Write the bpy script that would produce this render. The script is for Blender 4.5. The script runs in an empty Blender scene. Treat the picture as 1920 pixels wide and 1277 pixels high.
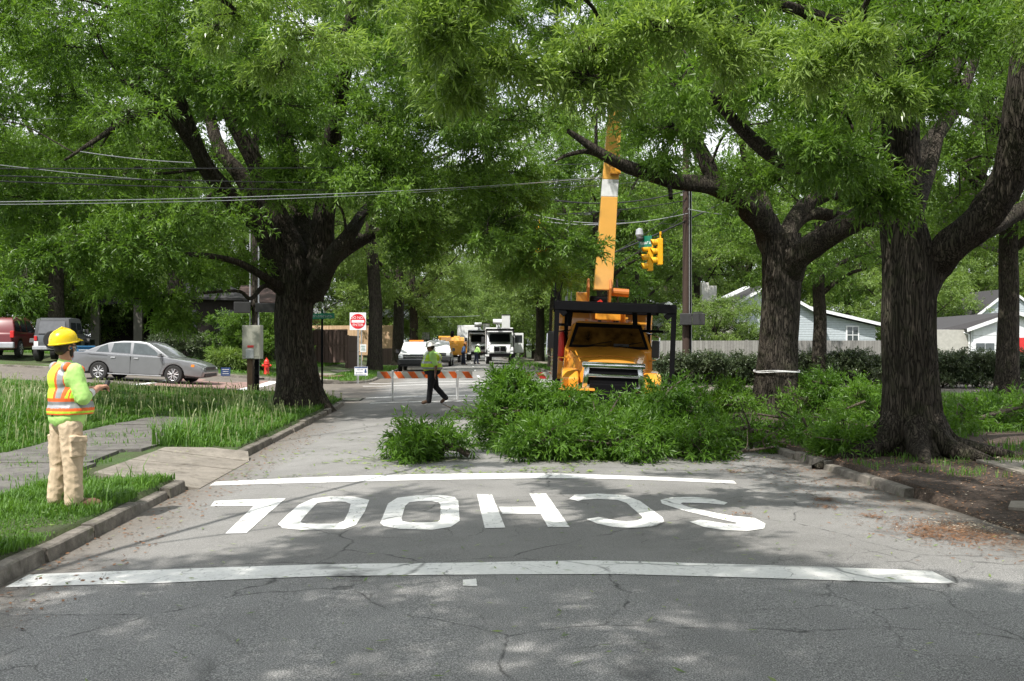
import bpy, bmesh, math, random
import numpy as np
from mathutils import Vector, Matrix, noise

# ------------------------------------------------------------------ camera, world, sun, exposure
SC = bpy.context.scene
COL = SC.collection
CZ = 1.72                      # eye height
YAW = math.radians(2.72)       # the street runs along +Y, the camera looks a little to its right
FPX = 2000.0                   # focal length in pixels of the 1920 px wide photograph
FW = np.array([math.sin(YAW), math.cos(YAW), 0.0]); RT = np.array([math.cos(YAW), -math.sin(YAW), 0.0])

cam_data = bpy.data.cameras.new('camera'); cam = bpy.data.objects.new('camera', cam_data); COL.objects.link(cam)
cam_data.lens = 36.0 * FPX / 1920.0; cam_data.sensor_width = 36.0
cam_data.clip_start = 0.05; cam_data.clip_end = 3000
cam.location = (0, 0, CZ)
cam.rotation_euler = (math.radians(90 + 0.186), 0, -YAW)
SC.camera = cam

SUN_EL = math.radians(57); SUN_DIR = Vector((-0.60, -0.80, 0)).normalized()   # towards the sun, seen from the ground
sv = Vector((SUN_DIR.x*math.cos(SUN_EL), SUN_DIR.y*math.cos(SUN_EL), math.sin(SUN_EL)))
sun_data = bpy.data.lights.new('sun', 'SUN'); sun = bpy.data.objects.new('sun', sun_data); COL.objects.link(sun)
sun_data.energy = 5.0; sun_data.angle = math.radians(0.6); sun_data.color = (1.0, 0.955, 0.88)
sun.location = sv*100; sun.rotation_euler = sv.to_track_quat('Z', 'Y').to_euler()

W = bpy.data.worlds.new('World'); SC.world = W; W.use_nodes = True
wn = W.node_tree; wn.nodes.clear()
_o = wn.nodes.new('ShaderNodeOutputWorld'); _b = wn.nodes.new('ShaderNodeBackground'); _b.inputs[1].default_value = 0.115
_s = wn.nodes.new('ShaderNodeTexSky'); _s.sky_type = 'NISHITA'; _s.sun_disc = False
_s.sun_elevation = SUN_EL; _s.sun_rotation = math.atan2(SUN_DIR.x, SUN_DIR.y); _s.dust_density = 2.0
_tc = wn.nodes.new('ShaderNodeTexCoord'); _n = wn.nodes.new('ShaderNodeTexNoise'); _n.inputs['Scale'].default_value = 2.6; _n.inputs['Detail'].default_value = 8
_r = wn.nodes.new('ShaderNodeValToRGB'); _r.color_ramp.elements[0].position = 0.26; _r.color_ramp.elements[1].position = 0.44
_m = wn.nodes.new('ShaderNodeMixRGB'); _m.inputs[2].default_value = (9.0, 9.3, 9.8, 1)
wn.links.new(_tc.outputs['Generated'], _n.inputs['Vector']); wn.links.new(_n.outputs['Fac'], _r.inputs[0]); wn.links.new(_r.outputs[0], _m.inputs[0])
wn.links.new(_s.outputs[0], _m.inputs[1]); wn.links.new(_m.outputs[0], _b.inputs[0]); wn.links.new(_b.outputs[0], _o.inputs[0])

SC.view_settings.view_transform = 'Standard'; SC.view_settings.look = 'None'
SC.view_settings.exposure = 0.35; SC.view_settings.gamma = 1.0
SC.render.engine = 'CYCLES'
cy = SC.cycles
cy.max_bounces = 7; cy.diffuse_bounces = 3; cy.glossy_bounces = 3; cy.transmission_bounces = 5; cy.transparent_max_bounces = 8
cy.use_denoising = True; cy.caustics_reflective = False; cy.caustics_refractive = False
cy.sample_clamp_indirect = 6

# ------------------------------------------------------------------ terrain
def ss(a, b, x):
    t = np.clip((np.asarray(x, float)-a)/(b-a), 0, 1); return t*t*(3-2*t)
RL, RR, RL2, RR2 = -3.25, 4.95, -4.05, 5.15      # kerb faces, near and beyond the cross street
CY0, CY1, CRAD = 34.0, 44.5, 4.2                 # cross street
def road_sd(X, Y):
    """negative inside a carriageway, positive outside (roughly metres)"""
    X = np.asarray(X, float); Y = np.asarray(Y, float)
    near = np.maximum(RL-X, X-RR); far = np.maximum(RL2-X, X-RR2)
    cross = np.maximum(CY0-Y, Y-CY1)
    r = CRAD
    def smin_corner(a, c):     # union of two strips with a rounded inner corner
        u = np.clip(r-a, 0, None); v = np.clip(r-c, 0, None)
        return np.where((a > 0) & (c > 0) & (a < r) & (c < r), r-np.sqrt(u*u+v*v), np.minimum(a, c))
    a = np.where(Y < (CY0+CY1)/2, near, far)
    return smin_corner(a, cross)
def road_z(X, Y):
    X = np.asarray(X, float); Y = np.asarray(Y, float)
    z = 0.09*np.clip(1-((X-0.85)/4.1)**2, 0, 1)
    z = z + 0.05*np.clip(-X-5, 0, None)*ss(28, 36, Y) + 0.035*np.clip(Y-41, 0, 8)*ss(5, 10, -X)
    return z
def land_z(X, Y):
    X = np.asarray(X, float); Y = np.asarray(Y, float)
    z = 0.14 + 0.05*np.clip(-X-5, 0, 22)*ss(10, 34, Y) + 0.035*np.clip(Y-41, 0, 9)*ss(5, 10, -X)*(1-0*Y)
    z = z - 0.25*ss(55, 75, Y)*ss(4, 8, -X)*0
    z = z + 0.03*np.sin(X*1.3+0.4)*np.sin(Y*0.9)*ss(0.4, 1.5, np.maximum(RL-X, X-RR))
    # the right verge falls to the gutter where the kerb has gone
    z = z - 0.12*ss(11.6, 10.6, Y)*ss(7.5, 5.0, X)*(X > RR-0.3)
    return z
yA_, yB_ = 99.0, 99.0
def hz(X, Y):
    return np.where(road_sd(X, Y) < 0, road_z(X, Y), land_z(X, Y))
def P(x, y, d):
    """world point seen at photo pixel x, y at depth d metres"""
    p = FW*d + RT*((x-960)/FPX*d); p = p.copy(); p[2] = CZ + (645-y)/FPX*d; return p
def G(x, y):
    """ground point under photo pixel x, y"""
    d = CZ*FPX/max(y-645, 3)
    for _ in range(60):
        p = FW*d + RT*((x-960)/FPX*d)
        h = float(hz(p[0], p[1])); dn = (CZ-h)*FPX/max(y-645, 3); d = d*0.6+dn*0.4
    p = FW*d + RT*((x-960)/FPX*d); return np.array([p[0], p[1], float(hz(p[0], p[1]))])
def GD(x, d, lift=0.0):
    """ground point in photo column x at depth d"""
    p = FW*d + RT*((x-960)/FPX*d); return Vector((p[0], p[1], float(hz(p[0], p[1]))+lift))

# ------------------------------------------------------------------ materials
MATS = {}
def newmat(name):
    m = bpy.data.materials.new(name); m.use_nodes = True; nt = m.node_tree
    b = nt.nodes['Principled BSDF']; MATS[name] = m; return m, nt, b
def N(nt, t, **kw):
    n = nt.nodes.new(t)
    for k, v in kw.items():
        if k.startswith('_'): setattr(n, k[1:], v)
        else: n.inputs[k.replace('__', ' ')].default_value = v
    return n
def ramp(nt, fac, stops):
    r = nt.nodes.new('ShaderNodeValToRGB'); e = r.color_ramp.elements
    while len(e) < len(stops): e.new(0.5)
    for el, (p, c) in zip(e, stops):
        el.position = p; el.color = (c if isinstance(c, tuple) else (c, c, c))+(1,)
    nt.links.new(fac, r.inputs[0]); return r.outputs[0]
def mixc(nt, fac, a, b, mode='MIX'):
    m = nt.nodes.new('ShaderNodeMixRGB'); m.blend_type = mode
    for i, v in ((0, fac), (1, a), (2, b)):
        if hasattr(v, 'is_linked'): nt.links.new(v, m.inputs[i])
        elif i == 0: m.inputs[0].default_value = v
        else: m.inputs[i].default_value = tuple(v)+(1,) if len(v) == 3 else v
    return m.outputs[0]
def coords(nt, scale=(1, 1, 1), kind='Object'):
    t = nt.nodes.new('ShaderNodeTexCoord'); mp = nt.nodes.new('ShaderNodeMapping'); mp.inputs['Scale'].default_value = scale
    nt.links.new(t.outputs[kind], mp.inputs[0]); return mp.outputs[0]
def noi(nt, co, scale, detail=4, rough=0.55, dist=0.0):
    n = N(nt, 'ShaderNodeTexNoise', Scale=scale, Detail=detail, Roughness=rough, Distortion=dist); nt.links.new(co, n.inputs['Vector']); return n.outputs['Fac']
def bump(nt, b, h, strength=0.3, dist=0.02):
    n = N(nt, 'ShaderNodeBump', Strength=strength, Distance=dist); nt.links.new(h, n.inputs['Height']); nt.links.new(n.outputs[0], b.inputs['Normal'])
def paint(name, c, rough=0.45, metal=0.0, var=0.12, scale=6.0, coat=0.0, bmp=0.0):
    m, nt, b = newmat(name); co = coords(nt)
    f = noi(nt, co, scale, 5)
    col = mixc(nt, ramp(nt, f, [(0.3, 0.0), (0.7, 1.0)]), tuple(v*(1-var) for v in c), tuple(min(v*(1+var), 1) for v in c))
    nt.links.new(col, b.inputs['Base Color']); b.inputs['Roughness'].default_value = rough; b.inputs['Metallic'].default_value = metal
    b.inputs['Coat Weight'].default_value = coat
    if bmp: bump(nt, b, noi(nt, co, scale*8, 4), bmp, 0.01)
    return m
def carpaint(name, c, metal=0.3):
    m = paint(name, c, 0.32, metal, 0.05, 3.0, coat=0.8); return m

# asphalt -----------------------------------------------------
def crack_mask(nt, co, scale, width, seed=0.0, dist=0.25):
    nn = N(nt, 'ShaderNodeTexNoise', Scale=scale*1.7, Detail=6); nt.links.new(co, nn.inputs['Vector'])
    sub = nt.nodes.new('ShaderNodeVectorMath'); sub.operation = 'MULTIPLY_ADD'; sub.inputs[1].default_value = (dist,)*3; sub.inputs[2].default_value = (seed,)*3
    nt.links.new(nn.outputs['Color'], sub.inputs[0]); add = nt.nodes.new('ShaderNodeVectorMath'); add.operation = 'ADD'
    nt.links.new(co, add.inputs[0]); nt.links.new(sub.outputs[0], add.inputs[1])
    v = N(nt, 'ShaderNodeTexVoronoi', Scale=scale, _feature='DISTANCE_TO_EDGE'); nt.links.new(add.outputs[0], v.inputs['Vector'])
    return ramp(nt, v.outputs['Distance'], [(0.0, 1.0), (width, 0.0)])
def mth(nt, op, a, b=None, c=None):
    n = nt.nodes.new('ShaderNodeMath'); n.operation = op
    for i, v in enumerate((a, b, c)):
        if v is None: continue
        if hasattr(v, 'is_linked'): nt.links.new(v, n.inputs[i])
        else: n.inputs[i].default_value = v
    return n.outputs[0]
def make_asphalt(name, near=True):
    m, nt, b = newmat(name); co = coords(nt)
    sep = nt.nodes.new('ShaderNodeSeparateXYZ'); nt.links.new(co, sep.inputs[0])
    fine = noi(nt, co, 125, 3, 0.75); med = noi(nt, co, 1.1, 6, 0.6); big = noi(nt, co, 0.33, 5, 0.6, 0.4); mid2 = noi(nt, co, 55, 3, 0.7)
    speck = ramp(nt, fine, [(0.36, (0.10, 0.10, 0.102)), (0.50, (0.225, 0.225, 0.225)), (0.64, (0.60, 0.59, 0.57))])
    old = ramp(nt, fine, [(0.36, (0.135, 0.133, 0.13)), (0.64, (0.29, 0.285, 0.275))])
    # the newer, darker and coarser mat ends near the first white line
    wob = mth(nt, 'MULTIPLY_ADD', med, 0.7, -0.35)
    yy = mth(nt, 'ADD', sep.outputs['Y'], wob)
    edge = N(nt, 'ShaderNodeMapRange', **{'From Min': 7.1, 'From Max': 8.3}); nt.links.new(yy, edge.inputs[0])
    far = N(nt, 'ShaderNodeMapRange', **{'From Min': 9.0, 'From Max': 16.0, 'To Max': 0.55}); nt.links.new(yy, far.inputs[0])
    col = mixc(nt, edge.outputs[0], speck, old)
    col = mixc(nt, far.outputs[0], col, (0.245, 0.24, 0.232))
    col = mixc(nt, 0.55, col, ramp(nt, big, [(0.3, 0.72), (0.5, 1.0), (0.72, 1.22)]), 'MULTIPLY')
    col = mixc(nt, 0.55, col, ramp(nt, med, [(0.3, 0.75), (0.7, 1.22)]), 'MULTIPLY')
    col = mixc(nt, 0.5, col, ramp(nt, mid2, [(0.35, 0.72), (0.65, 1.25)]), 'MULTIPLY')
    # oil stains
    st = noi(nt, coords(nt, (1.6, 0.75, 1)), 0.8, 5, 0.55, 0.6)
    col = mixc(nt, ramp(nt, st, [(0.64, 0.0), (0.72, 0.55)]), col, (0.05, 0.05, 0.052))
    # soil washed along the kerbs
    ax = mth(nt, 'ABSOLUTE', mth(nt, 'SUBTRACT', sep.outputs['X'], 0.85))
    ax = mth(nt, 'ADD', ax, mth(nt, 'MULTIPLY_ADD', med, 1.2, -0.6))
    dirt = N(nt, 'ShaderNodeMapRange', **{'From Min': 3.35, 'From Max': 4.15, 'To Max': 0.75}); nt.links.new(ax, dirt.inputs[0])
    dc = ramp(nt, noi(nt, co, 14, 6, 0.7), [(0.3, (0.07, 0.058, 0.046)), (0.7, (0.20, 0.165, 0.13))])
    col = mixc(nt, dirt.outputs[0], col, dc)
    # pale dust on the right
    c1 = crack_mask(nt, co, 0.42, 0.006, 3.0, 0.9); c2 = crack_mask(nt, co, 1.15, 0.011, 8.0, 0.5)
    sel = ramp(nt, noi(nt, co, 0.5, 3), [(0.47, 0.0), (0.58, 0.75)])
    cm = mth(nt, 'MAXIMUM', mth(nt, 'MULTIPLY', c1, 0.85), mth(nt, 'MULTIPLY', c2, sel))
    cm = mth(nt, 'MULTIPLY', cm, ramp(nt, noi(nt, co, 4.5, 3), [(0.38, 0.1), (0.6, 1.0)]))
    col = mixc(nt, cm, col, (0.03, 0.03, 0.03))
    nt.links.new(col, b.inputs['Base Color']); b.inputs['Roughness'].default_value = 0.82; b.inputs['Specular IOR Level'].default_value = 0.35
    h = mth(nt, 'SUBTRACT', mth(nt, 'ADD', fine, mth(nt, 'MULTIPLY', mid2, 0.6)), mth(nt, 'MULTIPLY', cm, 1.5))
    bump(nt, b, h, 0.55, 0.006); return m
make_asphalt('asphalt')
m, nt, b = newmat('road_paint'); co = coords(nt)
base = ramp(nt, noi(nt, co, 30, 5, 0.7), [(0.3, (0.72, 0.72, 0.70)), (0.65, (0.86, 0.86, 0.84))])
cm = mth(nt, 'MAXIMUM', crack_mask(nt, co, 2.0, 0.013, 1.0, 0.35), mth(nt, 'MULTIPLY', crack_mask(nt, co, 0.42, 0.012, 3.0, 0.9), 1.0))
cm = mth(nt, 'MULTIPLY', cm, ramp(nt, noi(nt, co, 3.0, 3), [(0.35, 0.15), (0.6, 1.0)]))
cm = mth(nt, 'MAXIMUM', cm, ramp(nt, noi(nt, co, 16, 8, 0.75), [(0.57, 0.0), (0.68, 0.75)]))
nt.links.new(mixc(nt, cm, base, (0.13, 0.13, 0.13)), b.inputs['Base Color']); b.inputs['Roughness'].default_value = 0.7
bump(nt, b, noi(nt, co, 120, 3, 0.7), 0.35, 0.004)
# soil / ground
m, nt, b = newmat('ground_soil'); co = coords(nt)
sep = nt.nodes.new('ShaderNodeSeparateXYZ'); nt.links.new(co, sep.inputs[0])
soil = ramp(nt, noi(nt, co, 22, 8, 0.75), [(0.3, (0.022, 0.015, 0.011)), (0.55, (0.075, 0.052, 0.038)), (0.75, (0.20, 0.15, 0.115))])
gr = ramp(nt, noi(nt, co, 30, 6, 0.7), [(0.3, (0.03, 0.055, 0.015)), (0.7, (0.10, 0.17, 0.045))])
far = N(nt, 'ShaderNodeMapRange', **{'From Min': 3.0, 'From Max': 4.9}); nt.links.new(sep.outputs['X'], far.inputs[0])
far2 = N(nt, 'ShaderNodeMapRange', **{'From Min': 44.0, 'From Max': 40.0}); nt.links.new(sep.outputs['Y'], far2.inputs[0])
patch = ramp(nt, noi(nt, co, 0.9, 5, 0.6), [(0.42, 0.0), (0.55, 0.9)])
msk = mth(nt, 'MAXIMUM', mth(nt, 'MULTIPLY', far.outputs[0], far2.outputs[0]), mth(nt, 'MULTIPLY', patch, 0.55))
nt.links.new(mixc(nt, msk, gr, soil), b.inputs['Base Color']); b.inputs['Roughness'].default_value = 0.95
bump(nt, b, noi(nt, co, 18, 8, 0.8), 0.8, 0.05)
# kerb stone and concrete
def stone(name, a, c, sc=9.0, bs=0.5, moss=None):
    m, nt, b = newmat(name); co = coords(nt)
    f = noi(nt, co, sc, 8, 0.7)
    col = ramp(nt, f, [(0.3, a), (0.7, c)])
    col = mixc(nt, ramp(nt, noi(nt, co, 2.2, 5, 0.6), [(0.45, 0.0), (0.7, 0.6)]), col, tuple(v*0.42 for v in a))
    col = mixc(nt, 0.4, col, ramp(nt, noi(nt, co, 150, 2), [(0.35, 0.7), (0.65, 1.3)]), 'MULTIPLY')
    if moss: col = mixc(nt, ramp(nt, noi(nt, co, 5, 5, 0.7), [(0.55, 0.0), (0.68, 0.7)]), col, moss)
    nt.links.new(col, b.inputs['Base Color']); b.inputs['Roughness'].default_value = 0.9
    bump(nt, b, noi(nt, co, 25, 8, 0.75), bs, 0.02); return m
stone('kerb_stone', (0.10, 0.088, 0.075), (0.30, 0.27, 0.235), moss=(0.09, 0.10, 0.05))
stone('concrete', (0.20, 0.178, 0.15), (0.30, 0.27, 0.23), 12.0, 0.6, moss=(0.10, 0.085, 0.06))
stone('old_pavement', (0.09, 0.085, 0.08), (0.22, 0.205, 0.19), 5.0, 1.0, moss=(0.07, 0.11, 0.035))
stone('brick_paving', (0.22, 0.13, 0.11), (0.36, 0.24, 0.21), 6.0, 0.4)
# bark
def bark(name, a, c, s=1.0, moss=0.0):
    m, nt, b = newmat(name); co = coords(nt, (1, 1, 0.11))
    f = noi(nt, co, 16*s, 8, 0.75, 0.8); v = N(nt, 'ShaderNodeTexVoronoi', Scale=26*s, _feature='DISTANCE_TO_EDGE')
    w = nt.nodes.new('ShaderNodeVectorMath'); w.operation = 'MULTIPLY_ADD'; w.inputs[1].default_value = (0.26,)*3
    nn = N(nt, 'ShaderNodeTexNoise', Scale=7.0*s, Detail=4); nt.links.new(co, nn.inputs['Vector']); nt.links.new(nn.outputs['Color'], w.inputs[0]); nt.links.new(co, w.inputs[2])
    nt.links.new(w.outputs[0], v.inputs['Vector'])
    rd = ramp(nt, v.outputs['Distance'], [(0.0, 0.0), (0.16, 1.0)])
    col = mixc(nt, rd, tuple(x*0.55 for x in a), ramp(nt, f, [(0.3, a), (0.7, c)]))
    col = mixc(nt, 0.5, col, ramp(nt, noi(nt, coords(nt), 2.0, 5), [(0.3, 0.65), (0.7, 1.35)]), 'MULTIPLY')
    if moss: col = mixc(nt, ramp(nt, noi(nt, coords(nt), 3.1, 6, 0.7), [(0.5, 0.0), (0.7, moss)]), col, (0.06, 0.075, 0.03))
    nt.links.new(col, b.inputs['Base Color']); b.inputs['Roughness'].default_value = 0.95; b.inputs['Specular IOR Level'].default_value = 0.15
    bump(nt, b, mth(nt, 'ADD', rd, f), 0.9, 0.05); return m
bark('bark_dark', (0.048, 0.041, 0.033), (0.12, 0.103, 0.083), 1.0, 0.4)
bark('bark_pale', (0.13, 0.115, 0.095), (0.27, 0.24, 0.20), 1.2, 0.25)
bark('cut_wood', (0.17, 0.14, 0.11), (0.34, 0.285, 0.225), 2.0, 0.2)
# leaves
def leafmat(name, lo, hi, tl=0.45, rough=0.42, spec=0.5):
    m, nt, b = newmat(name); nt.nodes.remove(b); out = nt.nodes['Material Output']
    at = N(nt, 'ShaderNodeAttribute', _attribute_name='tint')
    col = ramp(nt, at.outputs['Fac'], [(0.0, lo), (1.0, hi)])
    p = nt.nodes.new('ShaderNodeBsdfPrincipled'); p.inputs['Roughness'].default_value = rough; p.inputs['Specular IOR Level'].default_value = spec
    t = nt.nodes.new('ShaderNodeBsdfTranslucent'); mx = nt.nodes.new('ShaderNodeMixShader'); mx.inputs[0].default_value = tl
    nt.links.new(col, p.inputs['Base Color'])
    tc = mixc(nt, 1.0, col, (1.25, 1.30, 0.55), 'MULTIPLY'); nt.links.new(tc, t.inputs[0])
    nt.links.new(p.outputs[0], mx.inputs[1]); nt.links.new(t.outputs[0], mx.inputs[2]); nt.links.new(mx.outputs[0], out.inputs[0]); return m
leafmat('leaf_oak', (0.055, 0.122, 0.016), (0.20, 0.33, 0.06))
leafmat('leaf_near', (0.10, 0.185, 0.026), (0.34, 0.46, 0.15), rough=0.27)  # brighter copy of the oak leaf: sunlight and pale sheen put into the tint
leafmat('leaf_far', (0.10, 0.175, 0.04), (0.26, 0.36, 0.11))  # lightened leaf: distant sun and haze put into the colour
leafmat('leaf_cut', (0.048, 0.122, 0.013), (0.15, 0.285, 0.038))
leafmat('leaf_hedge', (0.025, 0.05, 0.018), (0.14, 0.18, 0.09), 0.2, 0.3, 0.6)
leafmat('grass_blade', (0.055, 0.135, 0.018), (0.16, 0.31, 0.055), 0.4, 0.5)
leafmat('seed_head', (0.20, 0.25, 0.10), (0.34, 0.38, 0.20), 0.3, 0.6)
leafmat('leaf_litter', (0.10, 0.18, 0.04), (0.32, 0.40, 0.12), 0.2, 0.5)
leafmat('chips', (0.35, 0.26, 0.17), (0.70, 0.62, 0.50), 0.0, 0.8)
leafmat('needles', (0.10, 0.05, 0.025), (0.26, 0.13, 0.06), 0.0, 0.8)
# paints and the rest
carpaint('orange_paint', (0.82, 0.36, 0.04), 0.0); carpaint('boom_paint', (0.86, 0.45, 0.10), 0.0); carpaint('white_paint', (0.78, 0.79, 0.80), 0.0); carpaint('silver_paint', (0.215, 0.22, 0.23), 0.5)
carpaint('red_paint', (0.13, 0.004, 0.007), 0.0); carpaint('grey_jeep', (0.10, 0.11, 0.12), 0.2)
paint('black_steel', (0.006, 0.006, 0.007), 0.85).node_tree.nodes['Principled BSDF'].inputs['Specular IOR Level'].default_value = 0.08; paint('black_plastic', (0.03, 0.03, 0.032), 0.6); paint('rubber', (0.022, 0.022, 0.022), 0.85)
paint('chrome', (0.75, 0.76, 0.78), 0.12, 1.0, 0.05); paint('alloy', (0.62, 0.63, 0.65), 0.35, 0.7); paint('galvanised', (0.42, 0.43, 0.44), 0.45, 0.7)
paint('signal_yellow', (0.85, 0.42, 0.01), 0.4); paint('signal_black', (0.02, 0.015, 0.012), 0.6)
paint('dark_glass', (0.02, 0.024, 0.026), 0.06, 0.0, 0.1); paint('sky_glass', (0.07, 0.085, 0.09), 0.05, 0.0, 0.2, coat=0.5); paint('window_glass', (0.05, 0.065, 0.07), 0.08)
paint('red_lens', (0.55, 0.02, 0.02), 0.2); paint('amber_lens', (0.85, 0.25, 0.03), 0.25); paint('clear_lens', (0.75, 0.78, 0.80), 0.12, 0.2)
paint('hydrant_red', (0.58, 0.03, 0.02), 0.4); paint('cabinet_grey', (0.34, 0.34, 0.29), 0.55); paint('pole_brown', (0.05, 0.03, 0.022), 0.85, bmp=0.5)
paint('post_wood', (0.17, 0.11, 0.07), 0.9, bmp=0.5); paint('sign_white', (0.78, 0.79, 0.80), 0.4); paint('sign_red', (0.62, 0.02, 0.03), 0.4)
paint('sign_green', (0.012, 0.17, 0.10), 0.4); paint('sign_blue', (0.035, 0.07, 0.19), 0.5); paint('sign_grey', (0.42, 0.43, 0.46), 0.5, 0.3)
paint('board_orange', (0.80, 0.14, 0.02), 0.45); paint('board_red', (0.50, 0.03, 0.03), 0.45); paint('board_white', (0.55, 0.55, 0.52), 0.5)
paint('cone_orange', (0.85, 0.12, 0.02), 0.5); paint('bin_blue', (0.02, 0.12, 0.26), 0.5); paint('soft_top', (0.065, 0.068, 0.075), 0.7, bmp=0.3)
paint('wire_black', (0.02, 0.02, 0.022), 0.5); paint('wire_bright', (0.55, 0.56, 0.58), 0.3, 0.8); paint('vinyl_clear', (0.13, 0.135, 0.145), 0.3)
paint('skin', (0.52, 0.27, 0.18), 0.55, 0, 0.08, 9); paint('skin_dark', (0.22, 0.11, 0.075), 0.55, 0, 0.08, 9); paint('hair', (0.03, 0.02, 0.014), 0.7)
paint('hat_yellow', (0.88, 0.62, 0.015), 0.3); paint('hat_white', (0.80, 0.80, 0.78), 0.35); paint('hat_orange', (0.70, 0.28, 0.10), 0.4)
paint('vest_lime', (0.56, 0.84, 0.05), 0.75, bmp=0.3); paint('shirt_lime', (0.50, 0.84, 0.24), 0.8, bmp=0.3); paint('trim_orange', (0.95, 0.16, 0.03), 0.6); paint('trim_silver', (0.38, 0.39, 0.41), 0.35, 0.3)
paint('khaki', (0.60, 0.47, 0.33), 0.9, 0, 0.12, 14, bmp=0.4); paint('trousers_black', (0.014, 0.014, 0.018), 0.9); paint('boot_brown', (0.13, 0.07, 0.04), 0.7); paint('shirt_blue', (0.11, 0.19, 0.38), 0.9)
paint('jeans_navy', (0.02, 0.025, 0.05), 0.9); paint('wrap_white', (0.75, 0.75, 0.75), 0.7); paint('tarp_red', (0.65, 0.03, 0.02), 0.6)
paint('reflection_glass', (0.10, 0.05, 0.010), 0.06, 0.0, 0.85, 3.2); paint('rust_orange', (0.45, 0.14, 0.02), 0.5); paint('fence_slat', (0.17, 0.115, 0.095), 0.9)  # truck windscreen: mottled orange reflections painted into the glass colour
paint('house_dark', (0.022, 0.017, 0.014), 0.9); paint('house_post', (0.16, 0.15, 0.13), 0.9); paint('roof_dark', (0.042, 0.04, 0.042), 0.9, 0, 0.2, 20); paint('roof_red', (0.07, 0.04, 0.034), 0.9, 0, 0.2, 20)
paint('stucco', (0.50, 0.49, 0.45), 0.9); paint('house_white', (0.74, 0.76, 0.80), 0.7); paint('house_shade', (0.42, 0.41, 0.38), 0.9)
paint('door_red', (0.60, 0.03, 0.03), 0.5); paint('trim_white', (0.80, 0.81, 0.83), 0.6)
def planks(name, a, c, w=0.14, axis='X', rough=0.85, gap=0.10):
    m, nt, b = newmat(name); co = coords(nt); sep = nt.nodes.new('ShaderNodeSeparateXYZ'); nt.links.new(co, sep.inputs[0])
    q = mth(nt, 'DIVIDE', sep.outputs[axis], w); fr = mth(nt, 'FRACT', q); fl = mth(nt, 'FLOOR', q)
    wn_ = nt.nodes.new('ShaderNodeTexWhiteNoise'); wn_.noise_dimensions = '1D'; nt.links.new(fl, wn_.inputs['W'])
    col = ramp(nt, wn_.outputs['Value'], [(0.0, a), (1.0, c)])
    col = mixc(nt, 0.5, col, ramp(nt, noi(nt, co, 9, 6, 0.7), [(0.3, 0.7), (0.7, 1.25)]), 'MULTIPLY')
    g = ramp(nt, fr, [(0.0, 0.0), (gap, 1.0)])
    col = mixc(nt, g, tuple(v*0.35 for v in a), col)
    nt.links.new(col, b.inputs['Base Color']); b.inputs['Roughness'].default_value = rough; bump(nt, b, g, 0.6, 0.02); return m
planks('siding_blue', (0.46, 0.51, 0.55), (0.50, 0.55, 0.59), 0.14, 'Z', 0.6, 0.14); planks('fence_grey', (0.22, 0.21, 0.20), (0.31, 0.30, 0.285), 0.14)
planks('fence_cedar', (0.50, 0.33, 0.20), (0.64, 0.44, 0.28), 0.14); planks('garage_panel', (0.72, 0.74, 0.78), (0.74, 0.76, 0.80), 0.5, 'Z', 0.6, 0.05)
planks('brick_wall', (0.25, 0.10, 0.075), (0.33, 0.15, 0.11), 0.075, 'Z', 0.9, 0.2); planks('fence_brown', (0.10, 0.066, 0.052), (0.13, 0.088, 0.07), 0.3)

# ------------------------------------------------------------------ object helpers
def tag(o, label=None, cat=None, group=None, kind=None):
    if label: o['label'] = label
    if cat: o['category'] = cat
    if group: o['group'] = group
    if kind: o['kind'] = kind
    return o
def thing(name, label, cat, loc=(0, 0, 0), rz=0.0, group=None, rot=None):
    o = bpy.data.objects.new(name, None); COL.objects.link(o); o.location = loc; o.empty_display_size = 0.2
    o.rotation_euler = rot if rot else (0, 0, rz); return tag(o, label, cat, group)
def meshobj(name, me, parent=None):
    o = bpy.data.objects.new(name, me); COL.objects.link(o)
    if parent: o.parent = parent
    return o
def copy_tree(o, parent=None):
    c = o.copy(); COL.objects.link(c); c.parent = parent
    for ch in list(o.children): copy_tree(ch, c)
    return c
def npmesh(name, verts, quads=None, tris=None, mats=(), tint=None, smooth=False, midx=None):
    me = bpy.data.meshes.new(name); V = np.asarray(verts, np.float32).reshape(-1, 3)
    lt = []; lv = []
    if quads is not None and len(quads): q = np.asarray(quads, np.int32).reshape(-1, 4); lv.append(q.ravel()); lt.append(np.full(len(q), 4, np.int32))
    if tris is not None and len(tris): t = np.asarray(tris, np.int32).reshape(-1, 3); lv.append(t.ravel()); lt.append(np.full(len(t), 3, np.int32))
    lv = np.concatenate(lv); lt = np.concatenate(lt)
    me.vertices.add(len(V)); me.vertices.foreach_set('co', V.ravel())
    me.loops.add(len(lv)); me.loops.foreach_set('vertex_index', lv)
    me.polygons.add(len(lt)); ls = np.zeros(len(lt), np.int32); ls[1:] = np.cumsum(lt)[:-1]
    me.polygons.foreach_set('loop_start', ls); me.polygons.foreach_set('loop_total', lt)
    me.polygons.foreach_set('use_smooth', np.full(len(lt), smooth))
    for m_ in mats: me.materials.append(MATS[m_])
    if midx is not None: me.polygons.foreach_set('material_index', np.asarray(midx, np.int32))
    me.update(calc_edges=True)
    if tint is not None:
        a = me.attributes.new('tint', 'FLOAT', 'FACE'); a.data.foreach_set('value', np.asarray(tint, np.float32))
    return me
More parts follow.
